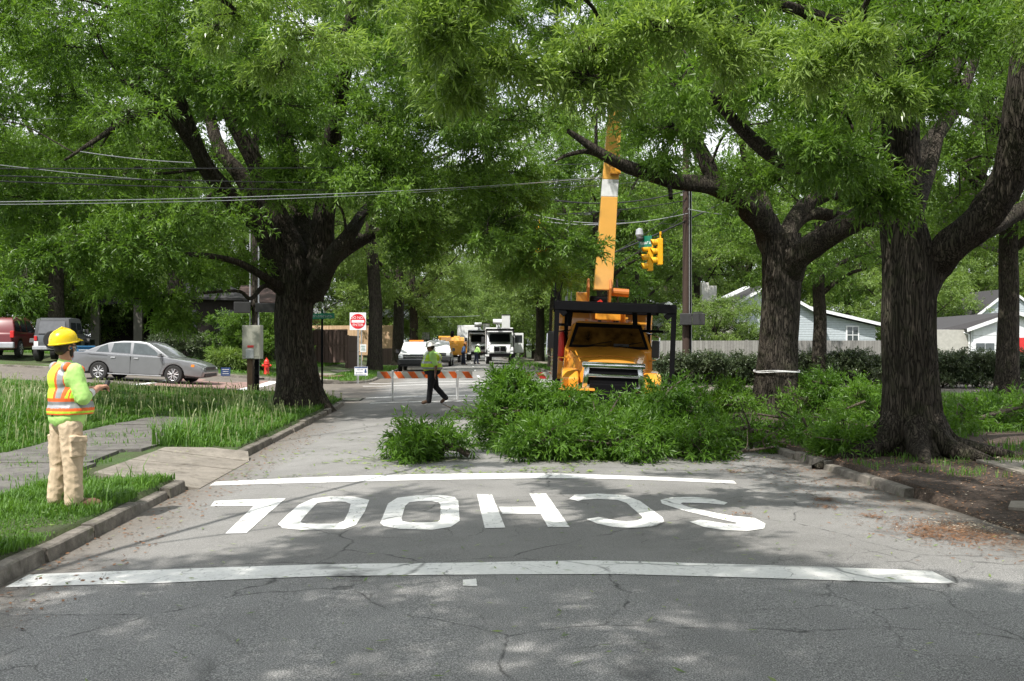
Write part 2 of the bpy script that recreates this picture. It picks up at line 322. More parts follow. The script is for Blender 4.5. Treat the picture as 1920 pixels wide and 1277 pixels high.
class MB:
    """collects shapes, then links them as ONE mesh object"""
    def __init__(s): s.v = []; s.f = []; s.m = []; s.cur = 0
    def mat(s, i): s.cur = i; return s
    def add(s, vs, fs):
        n = len(s.v); s.v += [tuple(map(float, v)) for v in vs]; s.f += [tuple(n+i for i in f) for f in fs]; s.m += [s.cur]*len(fs); return s
    def box(s, c, d, R=None, taper=(1, 1)):
        x, y, z = d[0]/2, d[1]/2, d[2]/2; vs = []
        for k in (-1, 1):
            tx, ty = taper if k == 1 else (1, 1)
            for a, b_ in ((-1, -1), (1, -1), (1, 1), (-1, 1)): vs.append(Vector((a*x*tx, b_*y*ty, k*z)))
        if R is not None: vs = [R @ v for v in vs]
        vs = [v+Vector(c) for v in vs]
        return s.add(vs, [(3, 2, 1, 0), (4, 5, 6, 7), (0, 1, 5, 4), (1, 2, 6, 5), (2, 3, 7, 6), (3, 0, 4, 7)])
    def prism(s, prof, lo, hi, axis='x', tap=None):
        """profile in the other two axes, extruded lo..hi; tap(p, side)->shrink of the extruded coordinate"""
        n = len(prof); vs = []
        for side in (lo, hi):
            for p in prof:
                e = side*(tap(p) if tap else 1)
                vs.append({'x': (e, p[0], p[1]), 'y': (p[0], e, p[1]), 'z': (p[0], p[1], e)}[axis])
        fs = [tuple(range(n))[::-1], tuple(range(n, 2*n))]+[(i, (i+1) % n, n+(i+1) % n, n+i) for i in range(n)]
        return s.add(vs, fs)
    def cyl(s, p0, p1, r0, r1=None, n=16, caps=True):
        r1 = r0 if r1 is None else r1; a, b_ = Vector(p0), Vector(p1); d = (b_-a).normalized()
        u = d.orthogonal().normalized(); w = d.cross(u); vs = []
        for p, r in ((a, r0), (b_, r1)):
            for i in range(n):
                t = 2*math.pi*i/n; vs.append(p+u*(math.cos(t)*r)+w*(math.sin(t)*r))
        fs = [(i, (i+1) % n, n+(i+1) % n, n+i) for i in range(n)]
        if caps: fs += [tuple(range(n))[::-1], tuple(range(n, 2*n))]
        return s.add(vs, fs)
    def tube(s, pts, r, n=8):
        pts = [Vector(p) for p in pts]; rr = r if hasattr(r, '__len__') else [r]*len(pts); vs = []; u = None
        for i, p in enumerate(pts):
            d = (pts[min(i+1, len(pts)-1)]-pts[max(i-1, 0)]).normalized()
            u = d.orthogonal().normalized() if u is None else (u-d*u.dot(d)).normalized()
            w = d.cross(u)
            for k in range(n):
                t = 2*math.pi*k/n; vs.append(p+u*(math.cos(t)*rr[i])+w*(math.sin(t)*rr[i]))
        fs = [(i*n+k, i*n+(k+1) % n, (i+1)*n+(k+1) % n, (i+1)*n+k) for i in range(len(pts)-1) for k in range(n)]
        fs += [tuple(range(n))[::-1], tuple(range((len(pts)-1)*n, len(pts)*n))]
        return s.add(vs, fs)
    def lathe(s, prof, n=20, c=(0, 0, 0), axis='z', sx=1.0, sy=1.0):
        vs = []
        for r, h in prof:
            for k in range(n):
                t = 2*math.pi*k/n; a, b_ = math.cos(t)*r*sx, math.sin(t)*r*sy
                v = {'z': (a, b_, h), 'x': (h, a, b_), 'y': (a, h, b_)}[axis]; vs.append((v[0]+c[0], v[1]+c[1], v[2]+c[2]))
        m_ = len(prof); fs = [(i*n+k, i*n+(k+1) % n, (i+1)*n+(k+1) % n, (i+1)*n+k) for i in range(m_-1) for k in range(n)]
        fs += [tuple(range(n))[::-1], tuple(range((m_-1)*n, m_*n))]
        return s.add(vs, fs)
    def poly(s, pts): return s.add(pts, [tuple(range(len(pts)))])
    def ball(s, c, r, n=14, m_=9):
        prof = [(max(math.sin(math.pi*i/m_), 0.01), -math.cos(math.pi*i/m_)) for i in range(m_+1)]
        rr = r if hasattr(r, '__len__') else (r, r, r); vs = []
        for a, h in prof:
            for k in range(n):
                t = 2*math.pi*k/n; vs.append((c[0]+math.cos(t)*a*rr[0], c[1]+math.sin(t)*a*rr[1], c[2]+h*rr[2]))
        fs = [(i*n+k, i*n+(k+1) % n, (i+1)*n+(k+1) % n, (i+1)*n+k) for i in range(m_) for k in range(n)]
        fs += [tuple(range(n))[::-1], tuple(range(m_*n, (m_+1)*n))]
        return s.add(vs, fs)
    def build(s, name, mats, parent=None, bevel=0.0, smooth=False, seg=2):
        mats = [mats] if isinstance(mats, str) else mats
        bm = bmesh.new(); bv = [bm.verts.new(v) for v in s.v]; bm.verts.ensure_lookup_table()
        for f, mi in zip(s.f, s.m):
            try: fc = bm.faces.new([bv[i] for i in f]); fc.material_index = mi; fc.smooth = smooth
            except ValueError: pass
        bmesh.ops.recalc_face_normals(bm, faces=bm.faces)
        if bevel:
            es = [e for e in bm.edges if len(e.link_faces) == 2 and e.calc_face_angle(0) > 0.5]
            bmesh.ops.bevel(bm, geom=es, offset=bevel, segments=seg, affect='EDGES', profile=0.6, clamp_overlap=True)
            if smooth:
                for f in bm.faces: f.smooth = True
        me = bpy.data.meshes.new(name); bm.to_mesh(me); bm.free()
        if smooth:
            try: me.set_sharp_from_angle(angle=math.radians(35))
            except Exception: pass
        for m_ in mats: me.materials.append(MATS[m_])
        return meshobj(name, me, parent)
par_scene = [None]     # a side scene in which single meshes are evaluated; removed at the end
def text_into(parent, name, s, size, mat, loc, rot, depth=0.002, sx=1.0, label=None):
    if par_scene[0] is None: par_scene[0] = bpy.data.scenes.new('workshop')
    cu = bpy.data.curves.new('txt', 'FONT'); cu.body = s; cu.size = size; cu.extrude = depth; cu.align_x = 'CENTER'; cu.align_y = 'CENTER'
    t = bpy.data.objects.new('txt', cu); par_scene[0].collection.objects.link(t)
    vl = par_scene[0].view_layers[0]; vl.update(); dg = vl.depsgraph; me = bpy.data.meshes.new_from_object(t.evaluated_get(dg)); bpy.data.objects.remove(t)
    me.materials.clear(); me.materials.append(MATS[mat]); o = meshobj(name, me, parent)
    o.location = loc; o.rotation_euler = rot; o.scale = (sx, 1, 1)
    if label: o['label'] = label
    return o

# ------------------------------------------------------------------ ground, roads, kerbs, markings
def grid_mesh(name, xs, ys, zf, mat, keep=None, drop=None):
    X, Y = np.meshgrid(xs, ys); Z = zf(X, Y); V = np.stack([X, Y, Z], -1).reshape(-1, 3); nx = len(xs)
    i = np.arange(len(ys)-1)[:, None]*nx+np.arange(nx-1)[None]; q = np.stack([i, i+1, i+nx+1, i+nx], -1).reshape(-1, 4)
    if keep is not None:
        c = V[q].mean(1); q = q[keep(c[:, 0], c[:, 1])]
    o = meshobj(name, npmesh(name, V, q, None, [mat], smooth=True)); return tag(o, kind='structure')
def axis_pts(*segs):
    out = []
    for a, b_, st in segs: out += list(np.arange(a, b_, st))
    return np.array(out)
gx = axis_pts((-900, -60, 40), (-60, -16, 1.0), (-16, -8.6, 0.4), (-8.6, 10.4, 0.1), (10.4, 20, 0.4), (20, 60, 1.2), (60, 901, 40))
gy = axis_pts((-60, -4, 4), (-4, 28, 0.25), (28, 50, 0.1), (50, 100, 1.0), (100, 260, 8), (260, 1500, 60))
yA, yB = G(352, 905)[1], G(458, 858)[1]; yA_, yB_ = yA, yB
def ground_h(X, Y):
    sd = road_sd(X, Y); z = land_z(X, Y)-0.24*((X > -4.4) & (X < -3.2) & (Y > yA+0.15) & (Y < yB-0.05)); return np.where(sd > 0.07, z, road_z(X, Y)-0.13)
grid_mesh('ground', gx, gy, ground_h, 'ground_soil')
rx = axis_pts((-60, -8.5, 0.8), (-8.5, 10.5, 0.125), (10.5, 61, 0.8)); ry = axis_pts((-30, 28, 0.5), (28, 50.2, 0.125), (50.2, 240, 2))
grid_mesh('road', rx, ry, lambda X, Y: road_z(X, Y), 'asphalt', keep=lambda X, Y: road_sd(X, Y) < 0.12)

def strip(pairs, sub=1, lift=0.005, zf=None):
    """a draped ribbon from (left, right) ground points"""
    V = []; Q = []
    for a, b_ in pairs:
        for p in (a, b_): V.append((p[0], p[1], float(road_z(p[0], p[1]))+lift))
    for i in range(len(pairs)-1): Q.append((2*i, 2*i+1, 2*i+3, 2*i+2))
    return V, Q
def resamp(pairs, k):
    out = []
    for (a0, b0), (a1, b1) in zip(pairs[:-1], pairs[1:]):
        for j in range(k):
            t = j/k; out.append((a0+(a1-a0)*t, b0+(b1-b0)*t))
    out.append(pairs[-1]); return out
def px_pairs(A, B, k=4):
    return resamp([(G(*a), G(*b_)) for a, b_ in zip(A, B)], k)
MV = []; MQ = []
def add_mark(pairs, lift=0.005):
    V, Q = strip(pairs, lift=lift); n = len(MV); MV.extend(V); MQ.extend([tuple(n+i for i in q) for q in Q])
def flush_mark(name):
    global MV, MQ
    o = meshobj(name, npmesh(name, MV, MQ, None, ['road_paint'])); tag(o, kind='structure'); MV = []; MQ = []; return o
c6 = lambda l: [(x/2, 860+y/2) for x, y in l]
c7 = lambda l: [(960+x/2, 820+y/2) for x, y in l]
add_mark(px_pairs([(55, 1078), (300, 1069), (600, 1059), (860, 1056), (1110, 1051.5), (1310, 1057), (1560, 1064.5), (1747, 1071.5)],
                  [(10, 1102), (300, 1094), (600, 1081.5), (857, 1078.5), (1160, 1077.5), (1410, 1084), (1660, 1092.5), (1794, 1095.5)]))
add_mark(px_pairs([(405, 904), (600, 895), (900, 888), (1035, 888), (1160, 892), (1280, 897), (1375, 902)],
                  [(393, 911), (600, 905.5), (900, 899), (1035, 897), (1160, 899), (1280, 903), (1381, 907.5)]))
add_mark(px_pairs([(868, 1088), (893, 1086)], [(868, 1100), (895, 1100)], 2))
flush_mark('road_marking_lines')
# SCHOOL, written for the traffic coming the other way
add_mark(px_pairs(c6([(805, 160), (890, 156), (978, 153)]), c6([(790, 180), (880, 179), (978, 178)])))                 # L
add_mark(px_pairs(c6([(978, 152.6), (915, 215), (845, 283)]), c6([(1072, 150), (1000, 212), (925, 280)])))
O1a = [(1175, 150), (1240, 143), (1330, 144), (1385, 156), (1368, 200), (1335, 250), (1290, 266), (1130, 268), (1060, 262), (1043, 247), (1080, 210), (1120, 175), (1175, 150)]
O1b = [(1190, 167), (1245, 162), (1295, 163), (1315, 172), (1308, 200), (1290, 235), (1265, 245), (1150, 246), (1133, 242), (1127, 237), (1145, 215), (1168, 190), (1190, 167)]
add_mark(px_pairs(c6(O1a), c6(O1b), 2))
O2a = [(1490, 148), (1560, 139), (1650, 137), (1705, 145), (1719, 160), (1724, 235), (1690, 258), (1620, 268), (1500, 265), (1440, 255), (1426, 243), (1455, 170), (1490, 148)]
O2b = [(1535, 165), (1570, 161), (1620, 161), (1645, 166), (1652, 175), (1652, 230), (1640, 238), (1615, 240), (1535, 240), (1510, 236), (1506, 225), (1520, 178), (1535, 165)]
add_mark(px_pairs(c6(O2a), c6(O2b), 2))
add_mark(px_pairs(c6([(1788, 134), (1818, 262)]), c6([(1845, 136), (1895, 260)])))                                     # H
add_mark(px_pairs([(935.5, 951), (1007, 951)], [(942, 964), (1014, 964)]))
add_mark(px_pairs(c7([(65, 212), (135, 338)]), c7([(128, 212), (217, 338)])))
Ca = [(215, 232), (235, 217), (320, 212), (420, 218), (480, 240), (565, 302), (570, 318), (540, 334), (450, 342), (380, 338), (320, 325), (278, 308)]
Cb = [(248, 241), (262, 236), (320, 232), (395, 236), (430, 248), (487, 298), (488, 305), (470, 313), (430, 316), (395, 314), (350, 306), (325, 300)]
add_mark(px_pairs(c7(Ca), c7(Cb), 2))
Sp = [((808, 246), (796, 254)), ((750, 231), (735, 249)), ((680, 225), (670, 247)), ((600, 226), (640, 246)), ((556, 236), (632, 250)), ((562, 250), (660, 262)), ((640, 275), (740, 280)),
      ((760, 304), (830, 296)), ((840, 321), (910, 304)), ((845, 323), (950, 325)), ((835, 326), (945, 343)), ((800, 325), (890, 352)), ((760, 318), (800, 350)), ((735, 314), (720, 338)), ((705, 311), (665, 318))]
add_mark(px_pairs(c7([a for a, b_ in Sp]), c7([b_ for a, b_ in Sp]), 2))
flush_mark('road_marking_lettering')
# crosswalk and stop lines at the junction
def bar(x0, y0, x1, y1, w, lift=0.005):
    a, c = Vector((x0, y0)), Vector((x1, y1)); n_ = (c-a).normalized(); n_ = Vector((-n_.y, n_.x))*w/2
    add_mark(resamp([(np.array([a.x+n_.x, a.y+n_.y, 0]), np.array([a.x-n_.x, a.y-n_.y, 0])), (np.array([c.x+n_.x, c.y+n_.y, 0]), np.array([c.x-n_.x, c.y-n_.y, 0]))], 12), lift)
bar(-2.6, 30.6, 4.6, 30.6, 0.3); bar(-3.0, 33.8, 4.8, 33.8, 0.3); bar(-4.0, 46.5, 5.0, 46.5, 0.3); bar(-4.0, 43.6, 5.0, 43.6, 0.3)
bar(-7.6, 34.6, -7.6, 44.0, 0.4); bar(-11.2, 34.6, -11.2, 44.0, 0.3)
for k in range(8): bar(0.85, 52+k*12, 0.85, 55+k*12, 0.12)
bar(-0.6, 31.9, 0.1, 31.9, 0.12); bar(0.3, 26.2, 0.55, 26.2, 0.14)
flush_mark('crosswalk_lines')
bq = resamp([(np.array([-7.8, 34.3, 0]), np.array([-11.0, 34.3, 0])), (np.array([-7.8, 44.0, 0]), np.array([-11.0, 44.0, 0]))], 10)
V, Q = strip(bq, lift=0.004); tag(meshobj('brick_crossing', npmesh('brick_crossing', V, Q, None, ['brick_paving'])), kind='structure')

# kerbs: rows of separate stones, following a path
def kerb_path(name, pts, h=0.10, w=0.125, seg=1.25, jit=0.02, side=1, mat='kerb_stone', seed=1):
    rnd = random.Random(seed); mb = MB(); P_ = [Vector((p[0], p[1])) for p in pts]
    L = [0]
    for a, b_ in zip(P_[:-1], P_[1:]): L.append(L[-1]+(b_-a).length)
    def at(s):
        for i in range(len(P_)-1):
            if s <= L[i+1] or i == len(P_)-2:
                t = (s-L[i])/(L[i+1]-L[i]); return P_[i].lerp(P_[i+1], t), (P_[i+1]-P_[i]).normalized()
    s = 0.0
    while s < L[-1]-0.2:
        e = min(s+seg*rnd.uniform(0.75, 1.2), L[-1]); g = 0.012; j = rnd.uniform(-jit, jit); jz = rnd.uniform(-jit, jit)
        k = max(1, int((e-s)/0.35)); rows = []
        for q in range(k+1):
            p, d = at(s+g+(e-s-2*g)*q/k); nrm = Vector((-d.y, d.x))*side
            z0 = float(road_z(p.x, p.y)); o1 = p+nrm*j; o2 = p+nrm*(w+j); lean = nrm*0.015
            wob = rnd.uniform(-0.004, 0.004)
            rows.append([(o1.x-lean.x, o1.y-lean.y, z0-0.1), (o1.x+lean.x, o1.y+lean.y, z0+h+jz+wob-0.012), (o1.x+lean.x*2, o1.y+lean.y*2, z0+h+jz+wob), (o2.x, o2.y, z0+h+jz+wob+0.004), (o2.x, o2.y, z0-0.1)])
        vs = [v for r in rows for v in r]; fs = []
        for q in range(k):
            for c in range(4): fs.append((q*5+c, q*5+c+1, (q+1)*5+c+1, (q+1)*5+c))
        fs += [(4, 3, 2, 1, 0), tuple(k*5+c for c in range(5))]; mb.add(vs, fs); s = e
    return tag(mb.build(name, mat), kind='structure')
def arc(cx, cy, r, a0, a1, n=10): return [(cx+r*math.cos(math.radians(a0+(a1-a0)*i/n)), cy+r*math.sin(math.radians(a0+(a1-a0)*i/n))) for i in range(n+1)]
yA, yB = G(352, 905)[1], G(458, 858)[1]
kerb_path('kerb', [(RL, -4), (RL, yA)], seed=3, seg=1.3)
kerb_path('kerb', [(RL, yB), (RL, CY0-CRAD)]+arc(RL-CRAD, CY0-CRAD, CRAD, 0, 90)+[(-30, CY0)], seed=5)
kerb_path('kerb', [(RR, 11.7), (RR, CY0-CRAD)]+arc(RR+CRAD, CY0-CRAD, CRAD, 180, 90)+[(40, CY0)], side=-1, seed=7, seg=1.6)
kerb_path('kerb', [(-30, CY1), (RL2-CRAD, CY1)]+arc(RL2-CRAD, CY1+CRAD, CRAD, -90, 0)+[(RL2, 160)], seed=9, seg=2.5, side=1)
kerb_path('kerb', [(40, CY1), (RR2+CRAD, CY1)]+arc(RR2+CRAD, CY1+CRAD, CRAD, 270, 180)+[(RR2, 160)], seed=11, seg=2.5, side=-1)
# storm drain in the gutter by the big tree
d0 = G(655, 750); st = thing('storm_drain', 'dark iron storm drain grate in the gutter beside the big left tree', 'drain', (d0[0]+0.1, d0[1], float(road_z(d0[0]+0.1, d0[1]))+0.004))
MB().box((0, 0, 0.004), (0.62, 1.5, 0.012)).build('frame', 'black_steel', st)
mb = MB()
for k in range(12): mb.box((0, -0.62+k*0.113, 0.018), (0.5, 0.035, 0.014))
mb.build('grate', 'cabinet_grey', st)

# sidewalk, concrete ramp, slabs
def slab(name, pts, z_off, mat, th=0.12, zf=land_z, kind='structure'):
    n = len(pts); top = [(p[0], p[1], (p[2] if len(p) > 2 else float(zf(p[0], p[1])))+z_off) for p in pts]; bot = [(x, y, z-th) for x, y, z in top]
    mb = MB(); mb.add(top+bot, [tuple(range(n)), tuple(range(2*n-1, n-1, -1))]+[(i, i+n, (i+1) % n+n, (i+1) % n) for i in range(n)])
    return tag(mb.build(name, mat), kind=kind)
ed = lambda z, x, y: (x, y, z)
rng = random.Random(4)
ycur = 2.0
mb = MB()
while ycur < 27:
    ln = rng.uniform(1.3, 2.4); x0, x1 = -6.5+rng.uniform(-0.1, 0.1), -4.75+rng.uniform(-0.12, 0.12)
    k0 = [(x0, ycur+0.02), (x1, ycur+rng.uniform(0.01, 0.12)), (x1+rng.uniform(-.1, .1), ycur+ln-0.03), (x0, ycur+ln-rng.uniform(0.02, 0.1))]
    tz = [rng.uniform(0.005, 0.045) for _ in range(4)]
    top = [(x, y, float(land_z(x, y))+z+0.01) for (x, y), z in zip(k0, tz)]; bot = [(x, y, z-0.12) for x, y, z in top]
    mb.add(top+bot, [(0, 1, 2, 3), (7, 6, 5, 4), (0, 4, 5, 1), (1, 5, 6, 2), (2, 6, 7, 3), (3, 7, 4, 0)]); ycur += ln
tag(mb.build('sidewalk', 'old_pavement', bevel=0.01), kind='structure')
yM = (yA+yB)/2
slab('driveway_ramp', [(RL+0.16, yA+0.03, 0.015), (RL+0.16, yM+0.2, 0.015), (-4.45, yM+0.15, 0.165), (-4.45, yA+0.45, 0.165), (RL-0.45, yA-0.02, 0.125)], 0.0, 'concrete')
slab('driveway_ramp', [(RL+0.16, yM+0.24, 0.015), (RL+0.16, yB-0.5, 0.015), (-4.45, yB-0.35, 0.165), (-4.45, yM+0.19, 0.165)], 0.0, 'concrete')
slab('driveway_ramp', [(RL+0.16, yB-0.46, 0.015), (RL+0.05, yB+0.02, 0.11), (RL-0.5, yB+0.05, 0.165), (-4.45, yB+0.1, 0.17), (-4.45, yB-0.31, 0.17)], 0.0, 'concrete')
for nm, pp in (('concrete_slab', [(1830, 866), (1960, 868), (1960, 892), (1915, 890)]), ('concrete_slab', [(1895, 944), (1990, 944), (1990, 962), (1890, 956)])):
    slab(nm, [tuple(G(*q)[:2]) for q in pp], 0.03, 'concrete')
# pavement slabs beyond the junction, and drive on the far left
slab('sidewalk', [(-7.6, 46.2), (-6.1, 46.2), (-6.1, 120), (-7.6, 120)], 0.02, 'concrete')
slab('sidewalk', [(-9.2, 48.5), (-7.6, 48.5), (-5.2, 45.9), (-5.9, 45.1)], 0.015, 'concrete')
slab('sidewalk', [(6.6, 46.0), (8.0, 46.0), (8.0, 120), (6.6, 120)], 0.02, 'concrete')
slab('driveway', [(-30, 44.7), (-14.2, 44.7), (-14.2, 53), (-30, 53)], 0.02, 'concrete')
# ------------------------------------------------------------------ trees
SUNV = np.array([sv.x, sv.y, sv.z])
# places the photograph shows in sunlight: crowns keep a gap towards the sun above them
LIT = []
def lit(p, r): LIT.append((np.array(p, float), r))
lit((-3.7, 9.6, 1.2), 1.0); lit((-4.2, 11.2, 0.2), 0.7); lit((-7.0, 13.0, 0.3), 1.2); lit((-5.6, 15.5, 0.3), 1.3); lit((-7.5, 18.5, 0.3), 1.5); lit((-4.2, 18, 0.3), 1.2); lit((-10, 17, 0.3), 1.6)
lit((-2.1, 9.6, 0), 0.8); lit((-1.6, 14.8, 0), 0.9); lit((-1.4, 17.5, 0), 1.2); lit((-0.6, 20.5, 0), 1.3); lit((3.6, 8.9, 0), 0.9); lit((4.4, 8.2, 0), 0.7); lit((1.4, 13.6, 0), 0.4)
lit((-0.3, 16.2, 0.5), 0.8); lit((2.6, 17.5, 0.9), 0.9); lit((8.0, 20.5, 0.9), 1.2)
for _d in (300, 400, 480, 560): lit(P(1138, _d, 24.8), 0.8)
lit(P(1140, 670, 22.5), 0.9); lit(P(800, 690, 29), 0.8); lit((-12, 38.5, 1.5), 1.6); lit((-15, 39, 1.5), 1.5); lit((-8, 41, 0.3), 2.0); lit((0, 41, 0), 2.5); lit((-2, 36, 0), 1.5)
lit((-9.5, 46, 0.5), 1.8); lit((0, 52, 0), 3); lit((-6, 28, 0.5), 0.9)
KEY = []        # the boom, truck front and bright hanging sprays: nothing at all stands between them and the sun
for _x, _y, _d, _r in ((1132, 520, 25.5, .6), (1136, 460, 25.2, .6), (1139, 400, 24.8, .6), (1142, 340, 24.4, .5), (1145, 280, 24.2, .5), (1133, 560, 25.5, .5), (1140, 675, 22.5, .7), (1100, 640, 22.5, .4), (1190, 650, 22.5, .4), (800, 665, 29, .5)): KEY.append((P(_x, _y, _d), _r))
for _x, _y, _d in ((700, -20, 9), (850, 20, 9), (900, 80, 8.9), (840, 170, 8.9), (1110, 110, 9), (1080, 160, 8.8), (1200, 20, 9.5), (1340, 30, 10), (1520, 60, 10.5), (1640, 90, 10.5), (1620, 160, 10.5), (560, 130, 12), (450, 20, 12), (1860, 0, 11)): lit(P(_x, _y, _d), 0.85)
lit(P(1520, 735, 25), 1.0); lit(P(1380, 735, 25), 1.0); lit(P(950, 740, 17.5), 0.7); lit(P(830, 830, 15), 0.6)
def shaded(c, r, key=False):
    for p, q in (KEY if key else LIT+KEY):
        d = c-p; t = d@SUNV
        if t > (1.2 if key else 2.2) and np.linalg.norm(d-SUNV*t) < q+r*0.75: return True
    return False
def catmull(pts, k):
    P_ = np.asarray(pts, float)
    if len(P_) < 3: return np.array([P_[0]+(P_[-1]-P_[0])*i/k for i in range(k+1)])
    Q = np.vstack([2*P_[0]-P_[1], P_, 2*P_[-1]-P_[-2]]); out = []
    for i in range(1, len(Q)-2):
        for j in range(k):
            t = j/k; a, b_, c, d = Q[i-1], Q[i], Q[i+1], Q[i+2]
            out.append(0.5*((2*b_)+(c-a)*t+(2*a-5*b_+4*c-d)*t*t+(3*b_-a-3*c+d)*t**3))
    out.append(Q[-2]); return np.array(out)
class Tree:
    def __init__(s, seed, leaf=(0.10, 0.020), nspray=4, nleaf=13, tips=22, spray=0.34, droop=0.25, light=False):
        s.r = np.random.default_rng(seed); s.V = []; s.Q = []; s.n = 0; s.lp = []; s.lr = []; s.tw = []; s.lfc = []
        s.leaf = leaf; s.ns = nspray; s.nl = nleaf; s.tips = tips; s.spray = spray; s.droop = droop; s.sprays = []; s.light = light
    def ring(s, pts, rads, n, fn=None):
        m_ = len(pts); u = None; rows = []
        th = np.arange(n)*2*math.pi/n; c, si = np.cos(th)[:, None], np.sin(th)[:, None]
        for i in range(m_):
            d = pts[min(i+1, m_-1)]-pts[max(i-1, 0)]; d = d/(np.linalg.norm(d)+1e-9)
            if u is None: u = np.cross(d, [0.3, 1, 0.1]); u /= np.linalg.norm(u)
            else: u = u-d*(u@d); u /= np.linalg.norm(u)
            w = np.cross(d, u); rr = rads[i]*(np.ones(n) if fn is None else fn(pts[i], th, i))
            rows.append(pts[i]+u*c*rr[:, None]+w*si*rr[:, None])
        s.V.append(np.vstack(rows)); k = np.arange(n); i = np.arange(m_-1)[:, None]*n
        q = np.stack([i+k, i+(k+1) % n, i+n+(k+1) % n, i+n+k], -1).reshape(-1, 4)+s.n; s.Q.append(q); s.n += m_*n
    def trunk(s, pts, rads, n=44, flare=0.6, fh=0.5, k=7, lobes=5):
        P_ = catmull(pts, k); R = np.interp(np.linspace(0, 1, len(P_)), np.linspace(0, 1, len(rads)), rads)
        ph = s.r.uniform(0, 6.28, 6); z0 = P_[0][2]
        def fn(p, th, i):
            h = p[2]-z0; f = flare*math.exp(-max(h, 0)/fh)
            lob = 0.55+0.45*np.cos(lobes*th+ph[0]+0.6*np.sin(th*2+ph[1])); big = 0.04*np.sin(3*th+ph[2]+h*0.3)+0.03*np.sin(5*th+ph[3]-h*0.5)
            rid = 0.024*np.sin(17*th+ph[4]+1.5*math.sin(h*2.1))+0.018*np.sin(29*th+ph[5]+1.8*math.sin(h*1.3+1))
            return 1+f*lob+big+rid
        s.ring(P_, R, n, fn); s.lp.append(P_[len(P_)//2:]); s.lr.append(R[len(P_)//2:])
    def limb(s, pts, rads, n=12, k=6, jit=0.0):
        P_ = catmull(pts, k); R = np.interp(np.linspace(0, 1, len(P_)), np.linspace(0, 1, len(rads)), rads)
        ph = s.r.uniform(0, 6.28, 3)
        if jit: P_[1:-1] += s.r.normal(0, jit, (len(P_)-2, 3))
        s.ring(P_, R, n, lambda p, th, i: 1+0.07*np.sin(3*th+ph[0]+i*0.7)+0.05*np.sin(5*th+ph[1]-i*0.9)); s.lp.append(P_); s.lr.append(R)
    def nearest(s, c):
        LP = np.vstack(s.lp); LR = np.concatenate(s.lr); d = LP-c; dist = np.linalg.norm(d, axis=1)+np.clip(d[:, 2], 0, None)*0.6
        i = int(np.argmin(dist+s.r.uniform(0, 0.5, len(dist)))); return LP[i], LR[i]
    def bough(s, c, r, tips=None, dens=1.0, attach=None):
        g = s.r; c = np.asarray(c, float); r = np.asarray(r if hasattr(r, '__len__') else (r, r, r*0.6), float)
        a, ra = s.nearest(c) if attach is None else attach
        L = np.linalg.norm(c-a); m1 = a+(c-a)*0.45+g.normal(0, 0.09*L+0.02, 3)+np.array([0, 0, 0.08*L]); m2 = a+(c-a)*0.8+g.normal(0, 0.05*L+0.02, 3)
        B = catmull([a, m1, m2, c], 4); r0 = min(ra*0.55, 0.014+0.013*L)
        s.ring(B, np.linspace(r0, 0.007, len(B)), 5); s.lp.append(B[4:10]); s.lr.append(np.linspace(r0*0.7, 0.01, len(B))[4:10])
        nt_ = int((tips or s.tips)*dens); u = g.normal(size=(nt_, 3)); u /= np.linalg.norm(u, axis=1)[:, None]
        h_ = (c-a)[:2]; h_ = h_/(np.linalg.norm(h_)+1e-6); loc = u*r*np.array([1.5, 0.8, 0.75])*(g.uniform(0.15, 1, nt_)**0.5)[:, None]
        T = c+np.stack([loc[:, 0]*h_[0]-loc[:, 1]*h_[1], loc[:, 0]*h_[1]+loc[:, 1]*h_[0], loc[:, 2]-0.18*np.clip(loc[:, 0], 0, None)], 1)
        S0 = B[g.integers(len(B)//2, len(B), nt_)]; s.tw.append(np.stack([S0, T], 1))
        hue = g.uniform(0.0, 0.55)
        t = g.uniform(0.35, 1.0, (nt_, s.ns)); t[:, 0] = 1.0
        O = S0[:, None]+(T-S0)[:, None]*t[..., None]; d = (T-S0); d = d/(np.linalg.norm(d, axis=1)[:, None]+1e-6)
        D = d[:, None]+g.normal(0, 0.55, O.shape); D[..., 2] -= s.droop; D /= np.linalg.norm(D, axis=-1)[..., None]
        s.sprays.append((O.reshape(-1, 3), D.reshape(-1, 3), np.full(nt_*s.ns, hue)+g.uniform(0, 0.3, nt_*s.ns)))
    def fill(s, x0, x1, y0, y1, d0, d1, layers=2.0, r=1.0, dens=1.0, flat=0.62):
        rp = r*FPX/((d0+d1)/2); n = max(1, int((x1-x0)*(y1-y0)/(math.pi*rp*rp*flat)*layers)); k = 0
        for _ in range(n):
            c = P(s.r.uniform(x0, x1), s.r.uniform(y0, y1), s.r.uniform(d0, d1)); rr = r*s.r.uniform(0.7, 1.25)
            if shaded(c, rr*0.6, key=not s.light): continue
            s.bough(c, (rr, rr, rr*flat), dens=dens); k += 1
    def cloud(s, c, R, n, r, dens=1.0):
        k = 0
        for _ in range(n*4):
            if k >= n: break
            u = s.r.normal(size=3); u /= np.linalg.norm(u); p = np.asarray(c)+u*np.asarray(R)*s.r.uniform(0.25, 1)**0.45
            rr = r*s.r.uniform(0.75, 1.3); k += 1
            q = p-np.array([0, 0, CZ]); dd = q@FW
            if dd > 0.5:          # leave the picture's own regions to fill()
                px, py = 960+FPX*(q@RT)/dd, 645-FPX*q[2]/dd
                if -150 < px < 2070 and py > -140: continue
            if shaded(p, rr): continue
            s.bough(p, (rr, rr, rr*0.6), dens=dens)
